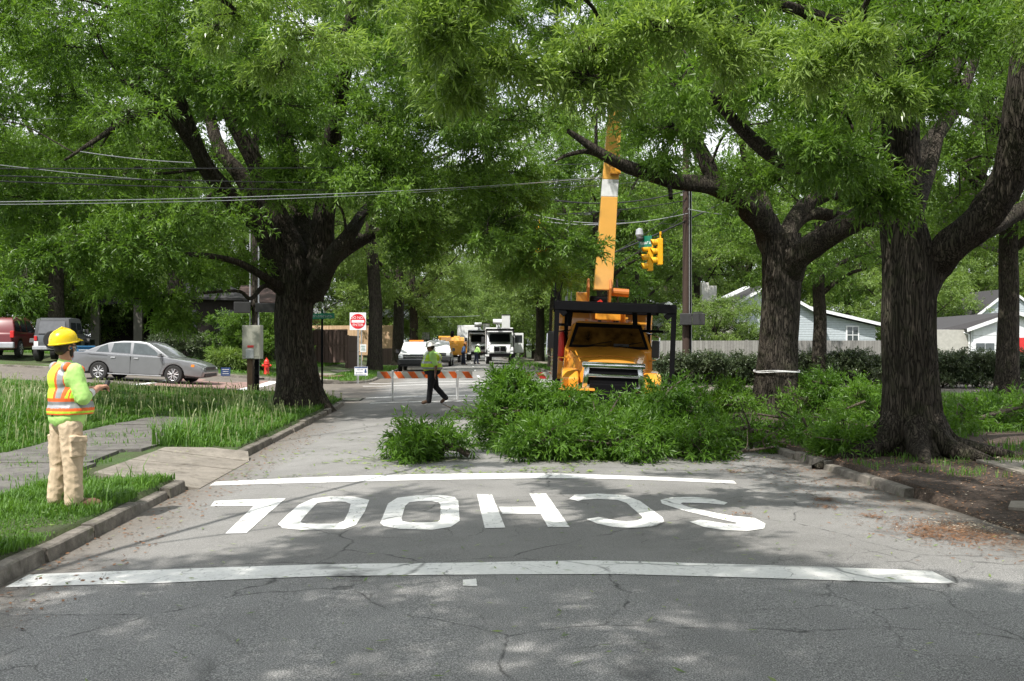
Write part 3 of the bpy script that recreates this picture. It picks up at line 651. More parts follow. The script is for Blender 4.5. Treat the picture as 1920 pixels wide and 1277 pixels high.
    def leaves(s):
        g = s.r; O = np.vstack([a for a, b_, c in s.sprays]); D = np.vstack([b_ for a, b_, c in s.sprays]); H = np.concatenate([c for a, b_, c in s.sprays])
        n = s.nl; m_ = len(O); L = s.spray*g.uniform(0.6, 1.25, m_)
        t = np.linspace(0.05, 1, n)[None]*np.ones((m_, 1)); base = O[:, None]+D[:, None]*(t*L[:, None])[..., None]
        base[..., 2] -= (t**2*L[:, None])*0.25*s.droop
        rd = g.normal(size=(m_, n, 3)); rd /= np.linalg.norm(rd, axis=-1)[..., None]
        dr = D[:, None]*(0.35+0.5*t[..., None])+rd*0.75; dr[..., 2] -= 0.22*s.droop*4*0.3; dr /= np.linalg.norm(dr, axis=-1)[..., None]
        up = np.array([0, 0, 1.0])+g.normal(0, 0.45, (m_, n, 3)); sd = np.cross(dr, up); sd /= (np.linalg.norm(sd, axis=-1)[..., None]+1e-6); nm = np.cross(sd, dr)
        ll = s.leaf[0]*g.uniform(0.65, 1.2, (m_, n, 1)); lw = s.leaf[1]*g.uniform(0.8, 1.2, (m_, n, 1))*0.5
        mid = base+dr*ll*0.48+nm*ll*0.06; tip = base+dr*ll-nm*ll*0.06
        V = np.stack([base, mid+sd*lw, tip, mid-sd*lw], 2).reshape(-1, 3); k = len(V)//4
        Q = np.arange(k*4, dtype=np.int32).reshape(-1, 4)
        tint = np.clip(np.repeat(H, n)+g.normal(0.08, 0.13, k), 0, 1); return V, Q, tint
    def finish(s, name, label, cat, base, bark='bark_dark', leafm='leaf_oak', group=None, names=('trunk', 'crown')):
        base = np.asarray(base, float); root = thing(name, label, cat, tuple(base), group=group)
        if s.tw:
            T = np.vstack(s.tw); A, E = T[:, 0], T[:, 1]; M_ = (A+E)/2+s.r.normal(0, 0.04, A.shape); d = E-A; d /= (np.linalg.norm(d, axis=1)[:, None]+1e-6)
            u = np.cross(d, [0.2, 0.3, 1]); u /= (np.linalg.norm(u, axis=1)[:, None]+1e-6); w = np.cross(d, u); rows = []
            for C_, r in ((A, 0.006), (M_, 0.0045), (E, 0.002)):
                for q in range(3):
                    th = q*2.0944; rows.append(C_+u*math.cos(th)*r+w*math.sin(th)*r)
            V = np.stack(rows, 1).reshape(-1, 3); k = np.arange(len(T))[:, None]*9
            f = np.array([[i*3+j, i*3+(j+1) % 3, (i+1)*3+(j+1) % 3, (i+1)*3+j] for i in range(2) for j in range(3)])
            s.V.append(V); s.Q.append((k[:, None]+f[None]).reshape(-1, 4)+s.n); s.n += len(V)
        me = npmesh(names[0], np.vstack(s.V)-base, np.vstack(s.Q), None, [bark], smooth=True); tr = meshobj(names[0], me, root)
        V, Q, tint = s.leaves(); me = npmesh(names[1], V-base, Q, None, [leafm], tint=tint); cr = meshobj(names[1], me, root)
        return root

GR = 'street oaks arching over the road'
# --- the big oak on the left
T = Tree(11, leaf=(0.13, 0.036), nspray=5, nleaf=13, tips=24, spray=0.36)
b0 = GD(560, 26.6); D = 26.6; B = tuple(b0)
T.trunk([(b0.x, b0.y, b0.z-0.15), P(556, 700, D), P(550, 620, D), P(553, 560, D), P(562, 505, D)], [0.56, 0.48, 0.45, 0.46, 0.49], flare=0.65, fh=0.55, n=56)
fk = lambda x, y, dd=0: P(x, y, D+dd)
T.limb([fk(545, 590), fk(535, 520), fk(490, 430, -.5), fk(440, 380, -1), fk(388, 315, -1.5), fk(355, 240, -2), fk(325, 150, -2.4), fk(290, 40, -2)], [0.34, 0.30, 0.26, 0.22, 0.2, 0.16, 0.12, 0.06])
T.limb([fk(550, 560), fk(535, 480), fk(495, 400, 1), fk(450, 330, 1), fk(408, 270, 1), fk(385, 180, 1.5), fk(372, 60, 2), fk(360, -90, 2)], [0.3, 0.27, 0.24, 0.2, 0.17, 0.14, 0.1, 0.05])
T.limb([fk(560, 560), fk(555, 480), fk(515, 390), fk(475, 300, -.5), fk(425, 200, -1), fk(395, 110, -1.5), fk(375, -20, -2), fk(360, -200, -2)], [0.32, 0.28, 0.24, 0.21, 0.18, 0.16, 0.13, 0.06])
T.limb([fk(570, 560), fk(575, 480, 1), fk(560, 380, 2), fk(530, 250, 2), fk(500, 110, 2), fk(490, -60, 2), fk(480, -250, 1)], [0.34, 0.3, 0.26, 0.22, 0.18, 0.13, 0.06])
T.limb([fk(580, 560), fk(600, 480), fk(608, 410), fk(612, 330), fk(632, 210, -1), fk(655, 60, -2), fk(670, -120, -3)], [0.36, 0.32, 0.28, 0.24, 0.2, 0.15, 0.06])
T.limb([fk(585, 550), fk(612, 500, -1), fk(650, 445, -2), fk(695, 385, 1), fk(750, 345, 2), fk(800, 300, 2)], [0.3, 0.25, 0.17, 0.13, 0.09, 0.04])
T.limb([fk(600, 510, 1), fk(650, 470, 2), fk(720, 430, 2), fk(790, 428, 2), fk(850, 438, 1.5), fk(905, 430, 1), fk(980, 440, 1)], [0.2, 0.16, 0.12, 0.1, 0.09, 0.07, 0.03])
T.limb([fk(535, 545), fk(505, 525, -1), fk(440, 490, -2), fk(370, 478, -3), fk(290, 478, -3.5), fk(190, 465, -4)], [0.15, 0.10, 0.075, 0.06, 0.045, 0.02])
T.limb([fk(470, 410, -1), fk(400, 330, -2.5), fk(315, 212, -4), fk(270, 172, -5), fk(225, 150, -5)], [0.15, 0.12, 0.09, 0.07, 0.03])
T.limb([fk(300, 215, -4), fk(240, 225, -5), fk(180, 262, -5.5), fk(120, 300, -6)], [0.08, 0.07, 0.05, 0.02])
T.limb([fk(540, 560), fk(500, 535, -1), fk(470, 560, -2.3), fk(440, 545, -3), fk(330, 555, -3.5), fk(250, 560, -4)], [0.09, 0.06, 0.045, 0.035, 0.03, 0.015])
L_ = 4.2
T.fill(-160, 330, -80, 260, 20.5, 31, L_, 1.0); T.fill(300, 720, -80, 200, 20.5, 31, L_, 1.0); T.fill(300, 520, 190, 330, 27, 32, 1.1, 1.0)
T.fill(540, 760, 180, 400, 21, 28, 3.2, 0.95); T.fill(-40, 380, 250, 470, 20.5, 30, L_, 1.0); T.fill(370, 620, 330, 430, 21, 24, 0.8, 0.7); T.fill(380, 500, 400, 500, 24, 30, 1.0, 0.8)
T.fill(690, 1050, -80, 300, 21, 30, L_, 1.0); T.fill(680, 1040, 290, 420, 21, 28, 3.2, 0.9); T.fill(640, 820, 390, 480, 22, 28, 1.8, 0.7); T.fill(820, 1080, 400, 450, 22, 28, 2.4, 0.7)
T.fill(940, 1070, 440, 545, 23, 28, 1.5, 0.5); T.fill(755, 810, 425, 490, 26, 30, 2.2, 0.45); T.fill(-60, 190, 440, 505, 19, 26, 2.4, 0.8); T.fill(170, 420, 460, 530, 21, 26, 2.2, 0.7); T.fill(240, 340, 550, 640, 22.5, 24.5, 0.9, 0.42)
T.fill(-60, 60, 500, 545, 19, 24, 1.0, 0.45); T.fill(400, 500, 480, 530, 25, 29, 0.8, 0.5)
T.fill(300, 1000, -100, 240, 29, 35, 1.6, 1.4); T.cloud((b0.x, b0.y+1, 14), (8.5, 8.0, 4.0), 34, 1.4, 0.7)
T.finish('oak_tree', 'huge dark oak forking into many upright limbs on the left verge beside the kerb', 'tree', B, group=GR)

# --- the nearest oak on the right, with the flared roots
T = Tree(12, leaf=(0.115, 0.026), nspray=5, nleaf=14, tips=24, spray=0.34)
D = 15.3; b0 = GD(1712, D); B = tuple(b0)
T.trunk([(b0.x, b0.y, b0.z-0.2), P(1712, 800, D), P(1708, 690, D), P(1705, 600, D), P(1706, 500, D), P(1690, 400, D), P(1690, 280, D), P(1686, 150, D), P(1670, 0, D), P(1650, -250, D)],
        [0.455, 0.375, 0.36, 0.365, 0.37, 0.295, 0.26, 0.24, 0.2, 0.12], flare=0.85, fh=0.42, n=64, lobes=6)
for a_, ln, rr in ((200, 1.25, 0.17), (255, 1.0, 0.15), (300, 1.2, 0.15), (345, 1.5, 0.13), (150, 0.9, 0.14), (30, 1.3, 0.13)):     # buttress roots
    ca, sa = math.cos(math.radians(a_)), math.sin(math.radians(a_))
    T.limb([(b0.x+ca*0.25, b0.y+sa*0.25, b0.z+0.45), (b0.x+ca*0.55, b0.y+sa*0.55, b0.z+0.14), (b0.x+ca*(0.55+ln*0.4), b0.y+sa*(0.55+ln*0.4), b0.z+0.03), (b0.x+ca*(0.5+ln), b0.y+sa*(0.5+ln), b0.z-0.14)], [rr*1.5, rr, rr*0.6, rr*0.3], n=12); T.lp.pop(); T.lr.pop()
fk = lambda x, y, dd=0: P(x, y, D+dd)
T.limb([fk(1715, 570), fk(1748, 500), fk(1795, 452, -.3), fk(1850, 400, -.5), fk(1892, 330, -.7), fk(1915, 210, -1), fk(1925, 60, -1), fk(1935, -150, -1)], [0.26, 0.25, 0.24, 0.24, 0.23, 0.22, 0.19, 0.12], n=18)
T.limb([fk(1735, 520), fk(1800, 450, 1), fk(1860, 425, 1.5), fk(1930, 385, 2), fk(2020, 330, 2)], [0.18, 0.17, 0.15, 0.13, 0.06])
T.limb([fk(1680, 300), fk(1600, 285, -.8), fk(1540, 310, -1.2), fk(1470, 305, -1.5), fk(1405, 255, -2), fk(1350, 195, -2.4), fk(1290, 120, -2.6)], [0.14, 0.12, 0.11, 0.1, 0.085, 0.06, 0.02])
T.limb([fk(1690, 200), fk(1740, 120, -1), fk(1790, 40, -2), fk(1850, -60, -3)], [0.12, 0.1, 0.08, 0.03])
T.limb([fk(1700, 460), fk(1740, 330, 1.5), fk(1770, 220, 2), fk(1800, 100, 3), fk(1830, -60, 3)], [0.12, 0.1, 0.08, 0.06, 0.03])
T.limb([fk(1680, 120), fk(1600, 60, -2), fk(1500, 20, -3), fk(1400, -10, -4), fk(1300, -40, -5)], [0.12, 0.1, 0.07, 0.05, 0.02])
T.fill(1240, 1700, -60, 190, 11.5, 18, 2.6, 0.7); T.fill(1420, 1720, 130, 330, 11, 15, 2.0, 0.5); T.fill(1240, 1470, 130, 250, 13, 17, 2.0, 0.55); T.fill(1700, 2000, -60, 120, 11, 19, 2.0, 0.7)
T.fill(1040, 1300, 60, 185, 13, 17, 2.0, 0.55); T.fill(1740, 1940, 120, 250, 17, 20, 0.5, 0.6); T.fill(1320, 1420, 290, 350, 14, 16, 0.8, 0.35); T.fill(1560, 1680, 300, 370, 12, 14.5, 0.7, 0.35)
T.cloud((b0.x, b0.y-0.5, 10), (7, 7, 4), 44, 1.2, 0.7)
T.finish('oak_tree', 'thick oak with flared roots standing behind the broken kerb, nearest trunk on the right', 'tree', B, group=GR)

# --- second oak on the right, with the low limb reaching over the truck and a white band
T = Tree(13, leaf=(0.125, 0.034), nspray=5, nleaf=13, tips=22, spray=0.35)
D = 24.5; b0 = GD(1456, D); B = tuple(b0)
T.trunk([(b0.x, b0.y, b0.z-0.15), P(1455, 720, D), P(1460, 640, D), P(1465, 560, D), P(1466, 490, D), P(1464, 440, D)], [0.51, 0.455, 0.42, 0.415, 0.44, 0.43], flare=0.5, fh=0.5, n=52, lobes=3)
fk = lambda x, y, dd=0: P(x, y, D+dd)
T.limb([fk(1462, 500), fk(1445, 440), fk(1415, 400, -.4), fk(1385, 368, -.8), fk(1340, 350, -1.1), fk(1260, 338, -1.6), fk(1190, 318, -2), fk(1128, 288, -2.4), fk(1065, 245, -2.8)], [0.36, 0.33, 0.3, 0.25, 0.21, 0.165, 0.14, 0.11, 0.05], n=16)
T.limb([fk(1345, 352, -1.1), fk(1322, 300, -1.1), fk(1295, 240, -1), fk(1272, 130, -.5), fk(1262, 0), fk(1250, -160)], [0.19, 0.17, 0.16, 0.14, 0.1, 0.05], n=14)
T.limb([fk(1128, 290, -2.4), fk(1095, 284, -2.4), fk(1060, 292, -2.4), fk(1040, 303, -2.5)], [0.07, 0.05, 0.04, 0.015])
T.limb([fk(1252, 338, -1.6), fk(1256, 352, -1.8), fk(1258, 372, -2)], [0.07, 0.05, 0.045])
T.limb([fk(1470, 500), fk(1480, 430, .5), fk(1512, 385, .8), fk(1560, 362, 1), fk(1620, 378, 1.5), fk(1690, 372, 2)], [0.26, 0.22, 0.18, 0.17, 0.13, 0.08], n=14)
T.limb([fk(1475, 520), fk(1500, 478, -.5), fk(1555, 440, -1), fk(1610, 408, -1.5), fk(1655, 370, -2), fk(1720, 300, -2.4), fk(1790, 200, -2), fk(1850, 60, -2)], [0.34, 0.3, 0.26, 0.25, 0.23, 0.2, 0.14, 0.06], n=16)
T.limb([fk(1465, 480), fk(1490, 420, 1.5), fk(1530, 400, 2), fk(1590, 410, 2.5), fk(1660, 425, 3)], [0.2, 0.18, 0.16, 0.13, 0.06])
T.limb([fk(1455, 470), fk(1430, 380, 1), fk(1400, 280, 1), fk(1390, 120, 2), fk(1400, -60, 2)], [0.22, 0.19, 0.16, 0.12, 0.05])
T.fill(1180, 1340, -60, 160, 21, 30, 2.4, 0.95); T.fill(1340, 1700, -60, 240, 21, 30, 2.4, 0.95); T.fill(1020, 1260, -60, 160, 21, 27, 2.4, 0.8); T.fill(1200, 1340, 150, 230, 22, 26, 1.2, 0.5); T.fill(1170, 1330, 270, 330, 21, 23, 0.3, 0.3); T.fill(1330, 1480, 250, 330, 22, 27, 1.0, 0.6); T.fill(1500, 1660, 230, 340, 24, 30, 1.6, 0.7)
T.fill(1700, 1960, -60, 330, 23, 31, 1.6, 0.9); 
T.cloud((b0.x, b0.y+1, 14), (8, 7, 4.0), 28, 1.4, 0.7)
tr2 = T.finish('oak_tree', 'oak with a white band round its trunk and a low limb over the orange truck', 'tree', B, group=GR)
mb = MB(); c = P(1456, 697, D); rr = 0.515
for k in range(2): mb.tube([(c[0]+rr*math.cos(a_)-B[0], c[1]+rr*math.sin(a_)-B[1], c[2]+0.012*math.sin(a_*3+k)+k*0.025-B[2]) for a_ in np.linspace(0, 2*math.pi, 40)], 0.012, 5)
mb.build('white_band', 'wrap_white', tr2)

T = Tree(14, leaf=(0.15, 0.045), nspray=3, nleaf=9, tips=18, spray=0.4); D = 37; b0 = GD(1712, D); fk = lambda x, y, dd=0: P(x, y, D+dd)
T.trunk([tuple(b0-Vector((0, 0, .2))), P(1716, 600, D), P(1748, 480, D), P(1812, 350, D), P(1842, 220, D), P(1856, 90, D), P(1862, -80, D)], [0.42, 0.34, 0.32, 0.32, 0.3, 0.26, 0.15], n=28, flare=0.4)
T.limb([fk(1820, 370), fk(1860, 260, -1), fk(1885, 150, -1), fk(1900, 20, -2)], [0.24, 0.2, 0.18, 0.1]); T.limb([fk(1808, 450), fk(1760, 350, 1), fk(1730, 240, 1), fk(1720, 100, 2)], [0.2, 0.16, 0.13, 0.07])
T.fill(1690, 2000, -60, 160, 34, 42, 1.6, 1.3); T.fill(1700, 1960, 380, 520, 36, 44, 0.8, 1.0)
T.finish('pale_tree', 'tree with pale leaning limbs behind the thick right trunk', 'tree', tuple(b0), bark='bark_pale', leafm='leaf_far')
# --- oaks standing outside the frame beside the camera: their branches hang into the top of the picture and shade the road
def overhead(seed, base, h, tr_, limbs, cl, fills, label):
    T = Tree(seed, leaf=(0.105, 0.021), nspray=5, nleaf=15, tips=20, spray=0.26, droop=0.3); x, y = base; z = float(land_z(x, y))
    T.trunk([(x, y, z-0.1), (x+0.05, y, 2.5), (x+0.1, y+0.1, 5), (x+0.3, y+0.2, h)], [tr_, tr_*0.8, tr_*0.7, tr_*0.3], n=40)
    for l in limbs: T.limb(l, list(np.linspace(tr_*0.12, 0.012, len(l))), jit=0.02)
    for f in fills: T.fill(*f)
    keep = T.sprays; T.sprays = keep
    for c, R, n, r in cl: T.cloud(c, R, n, r)
    return T.finish('oak_tree', label, 'tree', (x, y, z), leafm='leaf_near', group=GR)
overhead(21, (-6.2, 1.5), 11, 0.5,
         [[(-6.1, 1.5, 4.6), (-4.5, 3.5, 5.6), tuple(P(700, -120, 7.5)), tuple(P(800, -20, 8.5)), tuple(P(900, 60, 9.2))],
          [(-6.1, 1.5, 4.8), (-4, 4, 6), tuple(P(900, -160, 8)), tuple(P(1060, -30, 9)), tuple(P(1150, 60, 9.6))],
          [(-6, 1.5, 5), (-5.5, 5, 6), tuple(P(350, -40, 11)), tuple(P(450, 30, 12))],
          [(-6, 1.4, 4.5), (-3, -1, 7), (0, -2, 8.5)], [(-6, 1.4, 5), (-8, 3, 7), (-9.5, 6, 8)], [(-6, 1.6, 6), (-3, 2, 9), (-1, 1, 11)]],
         [((-3.0, 0.5, 8.5), (6.5, 6.5, 3.2), 520, 0.8), ((0.0, 5.2, 9.6), (5.5, 3.6, 2.0), 125, 0.75)],
         [(640, 900, -80, 40, 8, 10.5, 1.5, 0.34), (820, 990, 20, 130, 8.2, 9.6, 1.3, 0.30), (760, 880, 60, 200, 8.4, 9.8, 0.9, 0.22), (880, 980, 90, 170, 8.6, 9.6, 0.7, 0.2), (1040, 1190, 40, 190, 8.4, 9.8, 1.3, 0.28), (960, 1060, 130, 175, 8.6, 9.4, 0.6, 0.2),
          (1120, 1440, -60, 90, 8.6, 11, 1.3, 0.34), (340, 600, -60, 60, 10.5, 13, 1.1, 0.38), (480, 640, 60, 210, 11, 13, 0.7, 0.34)],
         'oak outside the view whose bright leafy branches hang into the top centre')
overhead(22, (6.8, 3.2), 10, 0.45,
         [[(6.8, 3.2, 4.2), (6.4, 6, 5.2), tuple(P(1700, -60, 9.5)), tuple(P(1620, 60, 10.5)), tuple(P(1500, 90, 11))], [(6.8, 3.2, 4.8), (5, 0, 7), (3.5, -2, 8)],
          [(6.8, 3.2, 4.4), (7.5, 6, 6), tuple(P(1880, -80, 11)), tuple(P(1850, 20, 12))], [(6.9, 3.2, 6), (7, 5, 9), (6, 7, 10)]],
         [((4.2, 1.8, 8.2), (5.2, 5.5, 2.8), 420, 0.8)],
         [(1440, 1720, 20, 130, 9.5, 11.5, 1.0, 0.30), (1560, 1700, 130, 190, 9.8, 11.2, 0.8, 0.25), (1780, 1960, -60, 60, 10, 12, 1.0, 0.34)],
         'oak outside the view whose leafy branches hang into the top right')

# --- background trees: five kinds built once, then copied
def bg_tree(seed, h, R, tr_, nb, leaf, cb, bark_='bark_dark', lm='leaf_far', tips=16, form='round'):
    T = Tree(seed, leaf=leaf, nspray=3, nleaf=9, tips=tips, spray=0.55, droop=0.2); g = T.r
    top = h*0.62; T.trunk([(0, 0, -0.2), (g.normal(0, .1), 0, h*0.2), (g.normal(0, .2), g.normal(0, .2), h*0.4), (g.normal(0, .4), g.normal(0, .4), top)], [tr_, tr_*0.82, tr_*0.7, tr_*0.4], n=18, flare=0.4)
    for k in range(9):
        a_ = k*2.4+g.uniform(-.3, .3); z = h*g.uniform(0.28, 0.58); e = R*g.uniform(0.55, 0.9)
        T.limb([(0, 0, z), (math.cos(a_)*e*0.35, math.sin(a_)*e*0.35, z+h*0.08), (math.cos(a_)*e, math.sin(a_)*e, z+h*g.uniform(0.1, 0.3))], [tr_*0.4, tr_*0.25, 0.04], n=7, k=4)
    for k in range(nb):
        u = g.normal(size=3); u /= np.linalg.norm(u); q = g.uniform(0.35, 1)**0.5
        zc = (h+cb)/2; p = np.array([u[0]*R*q, u[1]*R*q, zc+u[2]*(h-cb)/2*q]); rr = g.uniform(0.9, 1.5)
        T.bough(p, (rr, rr, rr*0.6), tips=tips)
    return T
def street_tree(seed, k, x, d, sc, label):
    s_ = specs[k]; base = np.array(GD(x, d)); T = Tree(seed, leaf=(0.24, 0.08), nspray=3, nleaf=9, tips=16, spray=0.55, droop=0.2); g = T.r; h, R, cb, tr_ = s_[1]*sc, s_[2]*sc, s_[6]*sc, s_[3]
    T.trunk([tuple(base+np.array(v)) for v in ((0, 0, -0.2), (0.05, 0, h*0.2), (g.normal(0, .15), 0, h*0.4), (g.normal(0, .3), g.normal(0, .3), h*0.62))], [tr_*1.05, tr_*0.9, tr_*0.8, tr_*0.4], n=20, flare=0.4)
    for q in range(9):
        a_ = q*2.4+g.uniform(-.3, .3); z = h*g.uniform(0.34, 0.58); e = R*g.uniform(0.55, 0.9)
        T.limb([base+np.array(v) for v in ((0, 0, z), (math.cos(a_)*e*0.35, math.sin(a_)*e*0.35, z+h*0.08), (math.cos(a_)*e, math.sin(a_)*e, z+h*g.uniform(0.1, 0.3)))], [tr_*0.4, tr_*0.25, 0.04], n=7, k=4)
    for q in range(int(s_[4]*sc)):
        u = g.normal(size=3); u /= np.linalg.norm(u); f = g.uniform(0.35, 1)**0.5; p = base+np.array([u[0]*R*f, u[1]*R*f, (h+cb)/2+u[2]*(h-cb)/2*f]); rr = g.uniform(0.9, 1.5)
        if shaded(p, rr*0.5, key=True): continue
        T.bough(p, (rr, rr, rr*0.6), tips=16)
    return T.finish('street_tree', label, 'tree', base, leafm='leaf_far', group=GR)
for _p, _r in ((GD(781, 67), 1.8), (GD(824, 79), 1.5), (GD(936, 87), 2.2), (GD(900, 101), 1.8), (GD(870, 75), 2.2), (GD(800, 55), 1.8), (GD(920, 62), 2.2), (GD(880, 120), 3)): KEY.append((np.array(_p)+np.array([0, 0, 1.2]), _r))
protos = []
specs = [(31, 15, 5.6, 0.38, 95, (0.24, 0.085), 3.2, 'bark_dark', 'leaf_far'), (32, 17, 5.0, 0.34, 90, (0.24, 0.08), 4.5, 'bark_pale', 'leaf_far'),
         (33, 13, 5.4, 0.33, 90, (0.22, 0.08), 2.4, 'bark_dark', 'leaf_oak'), (34, 9, 4.2, 0.2, 70, (0.22, 0.08), 0.9, 'bark_dark', 'leaf_far'), (35, 16, 6.2, 0.42, 120, (0.22, 0.075), 4.8, 'bark_dark', 'leaf_oak')]
kinds = ['tall spreading oak', 'tall pale-barked tree', 'dark green oak', 'low bushy tree', 'broad street oak']
used = {}
def place_tree(k, x, d, sc=1.0, rz=None, label=None, sink=0.0, xy=None):
    p = GD(x, d) if xy is None else Vector((xy[0], xy[1], float(hz(*xy))))
    if k not in used:
        s_ = specs[k]; T = bg_tree(s_[0], s_[1], s_[2], s_[3], s_[4], s_[5], s_[6])
        r = T.finish('background_tree', 'x', 'tree', (0, 0, 0), bark=s_[7], leafm=s_[8], group='trees beyond the junction'); used[k] = r
    else: r = copy_tree(used[k])
    r.location = (p.x, p.y, p.z-sink); r.rotation_euler = (0, 0, rz if rz is not None else (x*0.37+d) % 6.28); r.scale = (sc, sc, sc*(0.94+0.12*((x*7+d) % 1)))
    r['label'] = label; return r
BG = [
 
 (4, 1534, 45, .80, 'oak with a dark trunk in front of the pale blue house, behind the brush'), (4, 1888, 33.5, .88, 'dark oak at the right edge in front of the white garage'),
 
 (0, 980, 122, 1.0, 'oak at the right side of the far street behind the white bucket truck'), 
 (0, 800, 128, 1.0, 'oak far down the left side of the street'), (0, 850, 168, 1.1, 'hazy oak closing the far end of the street, left of its middle'), (1, 905, 185, 1.1, 'hazy tree closing the far end of the street, at its middle'),
 (0, 950, 175, 1.1, 'hazy oak closing the far end of the street, right of its middle'), (3, 830, 150, 1.2, 'low tree at the far end of the street above the yellow chipper'), (3, 900, 155, 1.2, 'low tree at the far end of the street behind the bucket trucks'), (3, 965, 150, 1.2, 'low tree at the far end of the street right of the bucket trucks'),
 (0, 660, 105, 1.0, 'oak behind the cedar fence'), (3, 610, 92, .8, 'low tree behind the cedar fence and street name sign'), (1, 560, 95, 1.0, 'pale tree behind the big left oak'), (0, 480, 92, 1.0, 'oak behind the dark house roof, right side'), (0, 370, 88, 1.05, 'oak behind the dark house roof, left side'),
 (1, 270, 80, 1.0, 'tall tree behind the dark wing of the house at left'), (3, 150, 66, 1.0, 'low tree right behind the grey jeep'), (0, 90, 78, 1.05, 'oak behind the gap between the red car and the jeep'), (3, 30, 62, 1.0, 'low tree right behind the red car'), (1, -30, 76, 1.0, 'pale tree beyond the red car at the left edge'), (0, -130, 70, 1.0, 'oak beyond the left edge of the drive'), (3, -90, 60, 1.1, 'low tree beyond the left edge of the drive'), (3, 230, 72, .9, 'low tree left of the dark house wall'),
 (0, 1120, 90, 1.0, 'oak behind the orange boom'), (0, 1190, 74, 1.0, 'oak behind the hanging traffic signals'), (1, 1250, 98, 1.05, 'pale tree behind the brown utility pole'), (0, 1310, 82, 1.0, 'oak behind the white chimney of the blue house'), (0, 1400, 88, 1.05, 'oak behind the blue house roof'), (1, 1480, 96, 1.0, 'pale tree behind the blue house gable'), (0, 1590, 84, 1.0, 'oak behind the right wing of the blue house'), (1, 1655, 78, .95, 'pale trunk tree at the right end of the blue house'),
 (0, 1740, 92, 1.05, 'oak behind the thick right trunk'), (3, 1790, 80, 1.0, 'low tree left of the white garage roof'), (0, 1840, 86, 1.05, 'oak behind the garage roof'), (1, 1930, 90, 1.0, 'pale tree behind the garage at the right edge'), (0, 2030, 80, 1.0, 'oak beyond the right edge of the view'), (3, 1230, 64, .5, 'low bright tree left of the utility pole in front of the house porch'), (3, 1390, 58, .52, 'small bright tree in front of the blue house stucco wall'), (3, 1150, 82, 1.1, 'low tree behind the truck boom base'), (3, 1060, 105, 1.1, 'low tree left of the truck boom'),
 (4, 330, 53, 1.15, 'broad oak on the lawn in front of the dark house roof'), (4, 110, 60, 1.2, 'broad oak behind the jeep and red car'), (4, 1130, 62, 1.0, 'oak right behind the base of the orange boom'), (3, 1335, 57, .5, 'small bright tree in front of the white chimney of the blue house'), (3, 1700, 70, .9, 'low tree behind the grey fence end'), (3, 1000, 112, 1.0, 'low tree behind the right street oaks'), (3, 720, 100, 1.0, 'low tree between the two left street oaks')]
street_tree(41, 4, 702, 62, 1.25, 'street oak with a straight dark trunk just right of the do-not-enter sign')
street_tree(42, 4, 746, 76, 1.0, 'street oak with a broad grey trunk behind the left end of the white pickup')
street_tree(43, 4, 1012, 96, .9, 'street oak behind the orange truck mirror on the right kerb of the far street')
street_tree(44, 4, 1040, 70, 1.1, 'street oak just left of the orange truck on the far right verge')
street_tree(45, 4, 775, 98, 1.0, 'oak on the left side of the far street above the white pickup')
for k, x, d, sc_, lab in BG: place_tree(k, x, d, sc_, label=lab)
gg = random.Random(8)
for i in range(34):           # far wood behind everything, seen only in scraps between nearer crowns
    x = -350+i*82+gg.uniform(-20, 20); d = gg.uniform(112, 150)
    if 800 < x < 1000: d = gg.uniform(200, 230)
    place_tree(gg.choice([0, 1, 0, 3]), x, d, 1.25, label='one of the far oaks seen only in scraps behind the nearer crowns')
# trees behind the camera shade the near road
for i, (x, y, k) in enumerate([(-9, -9, 4), (9, -8, 4), (0, -15, 4), (13, 7, 2)]): place_tree(k, 0, 0, 0.85, xy=(x, y), label='street oak out of view behind or beside the camera')

# --- shrubs
def shrub(name, label, cat, base, w, dpt, h, n, leaf, lm, seed, group=None, tips=18, spray=0.22):
    T = Tree(seed, leaf=leaf, nspray=4, nleaf=10, tips=tips, spray=spray, droop=0.0); g = T.r; b_ = Vector(base)
    for k in range(6): T.limb([(b_.x+g.uniform(-w, w)*0.2, b_.y, b_.z-0.05), (b_.x+g.uniform(-w, w)*0.3, b_.y+g.uniform(-.1, .1), b_.z+h*0.35), (b_.x+g.uniform(-w, w)*0.42, b_.y+g.uniform(-dpt, dpt)*0.3, b_.z+h*0.7)], [0.03, 0.02, 0.01], n=5, k=3)
    for k in range(n):
        rr = g.uniform(0.22, 0.4)*min(h, 1.3); T.bough((b_.x+g.uniform(-w/2, w/2), b_.y+g.uniform(-dpt/2, dpt/2), b_.z+h*g.uniform(0.1, 0.9)**0.8), (rr, rr, rr*0.8))
    return T.finish(name, label, cat, base, leafm=lm, group=group, names=('stems', 'foliage'))
HG = 'hedge bushes along the far side of the cross street'
hx = [(1262, 44.5, 'right behind the utility pole'), (1330, 45, 'right of the utility pole'), (1395, 45, 'left of the banded oak'), (1500, 45.3, 'right of the banded oak'), (1570, 45.6, 'in front of the blue house window'), (1625, 45.6, 'left of the thick right trunk'),
      (1700, 43, 'behind the thick right trunk'), (1775, 42, 'right of the thick trunk in front of the garage wall'), (1835, 42, 'in front of the garage window'), (1905, 42, 'at the right edge in front of the red door')]
for i, (x, d, lb) in enumerate(hx): shrub('hedge_bush', 'clipped dark hedge bush '+lb, 'hedge', GD(x, d), 1.9, 1.3, 1.45 if i > 6 else 1.25, 34, (0.075, 0.042), 'leaf_hedge', 60+i, HG)
shrub('shrub', 'dark rounded shrub against the dark house wall above the silver sedan', 'shrub', GD(350, 50, 0.0), 3.6, 1.5, 1.35, 36, (0.08, 0.04), 'leaf_hedge', 80)
shrub('shrub', 'tall green shrub right behind the grey utility cabinet', 'shrub', GD(482, 47), 3.6, 2.0, 2.7, 70, (0.10, 0.04), 'leaf_oak', 81)
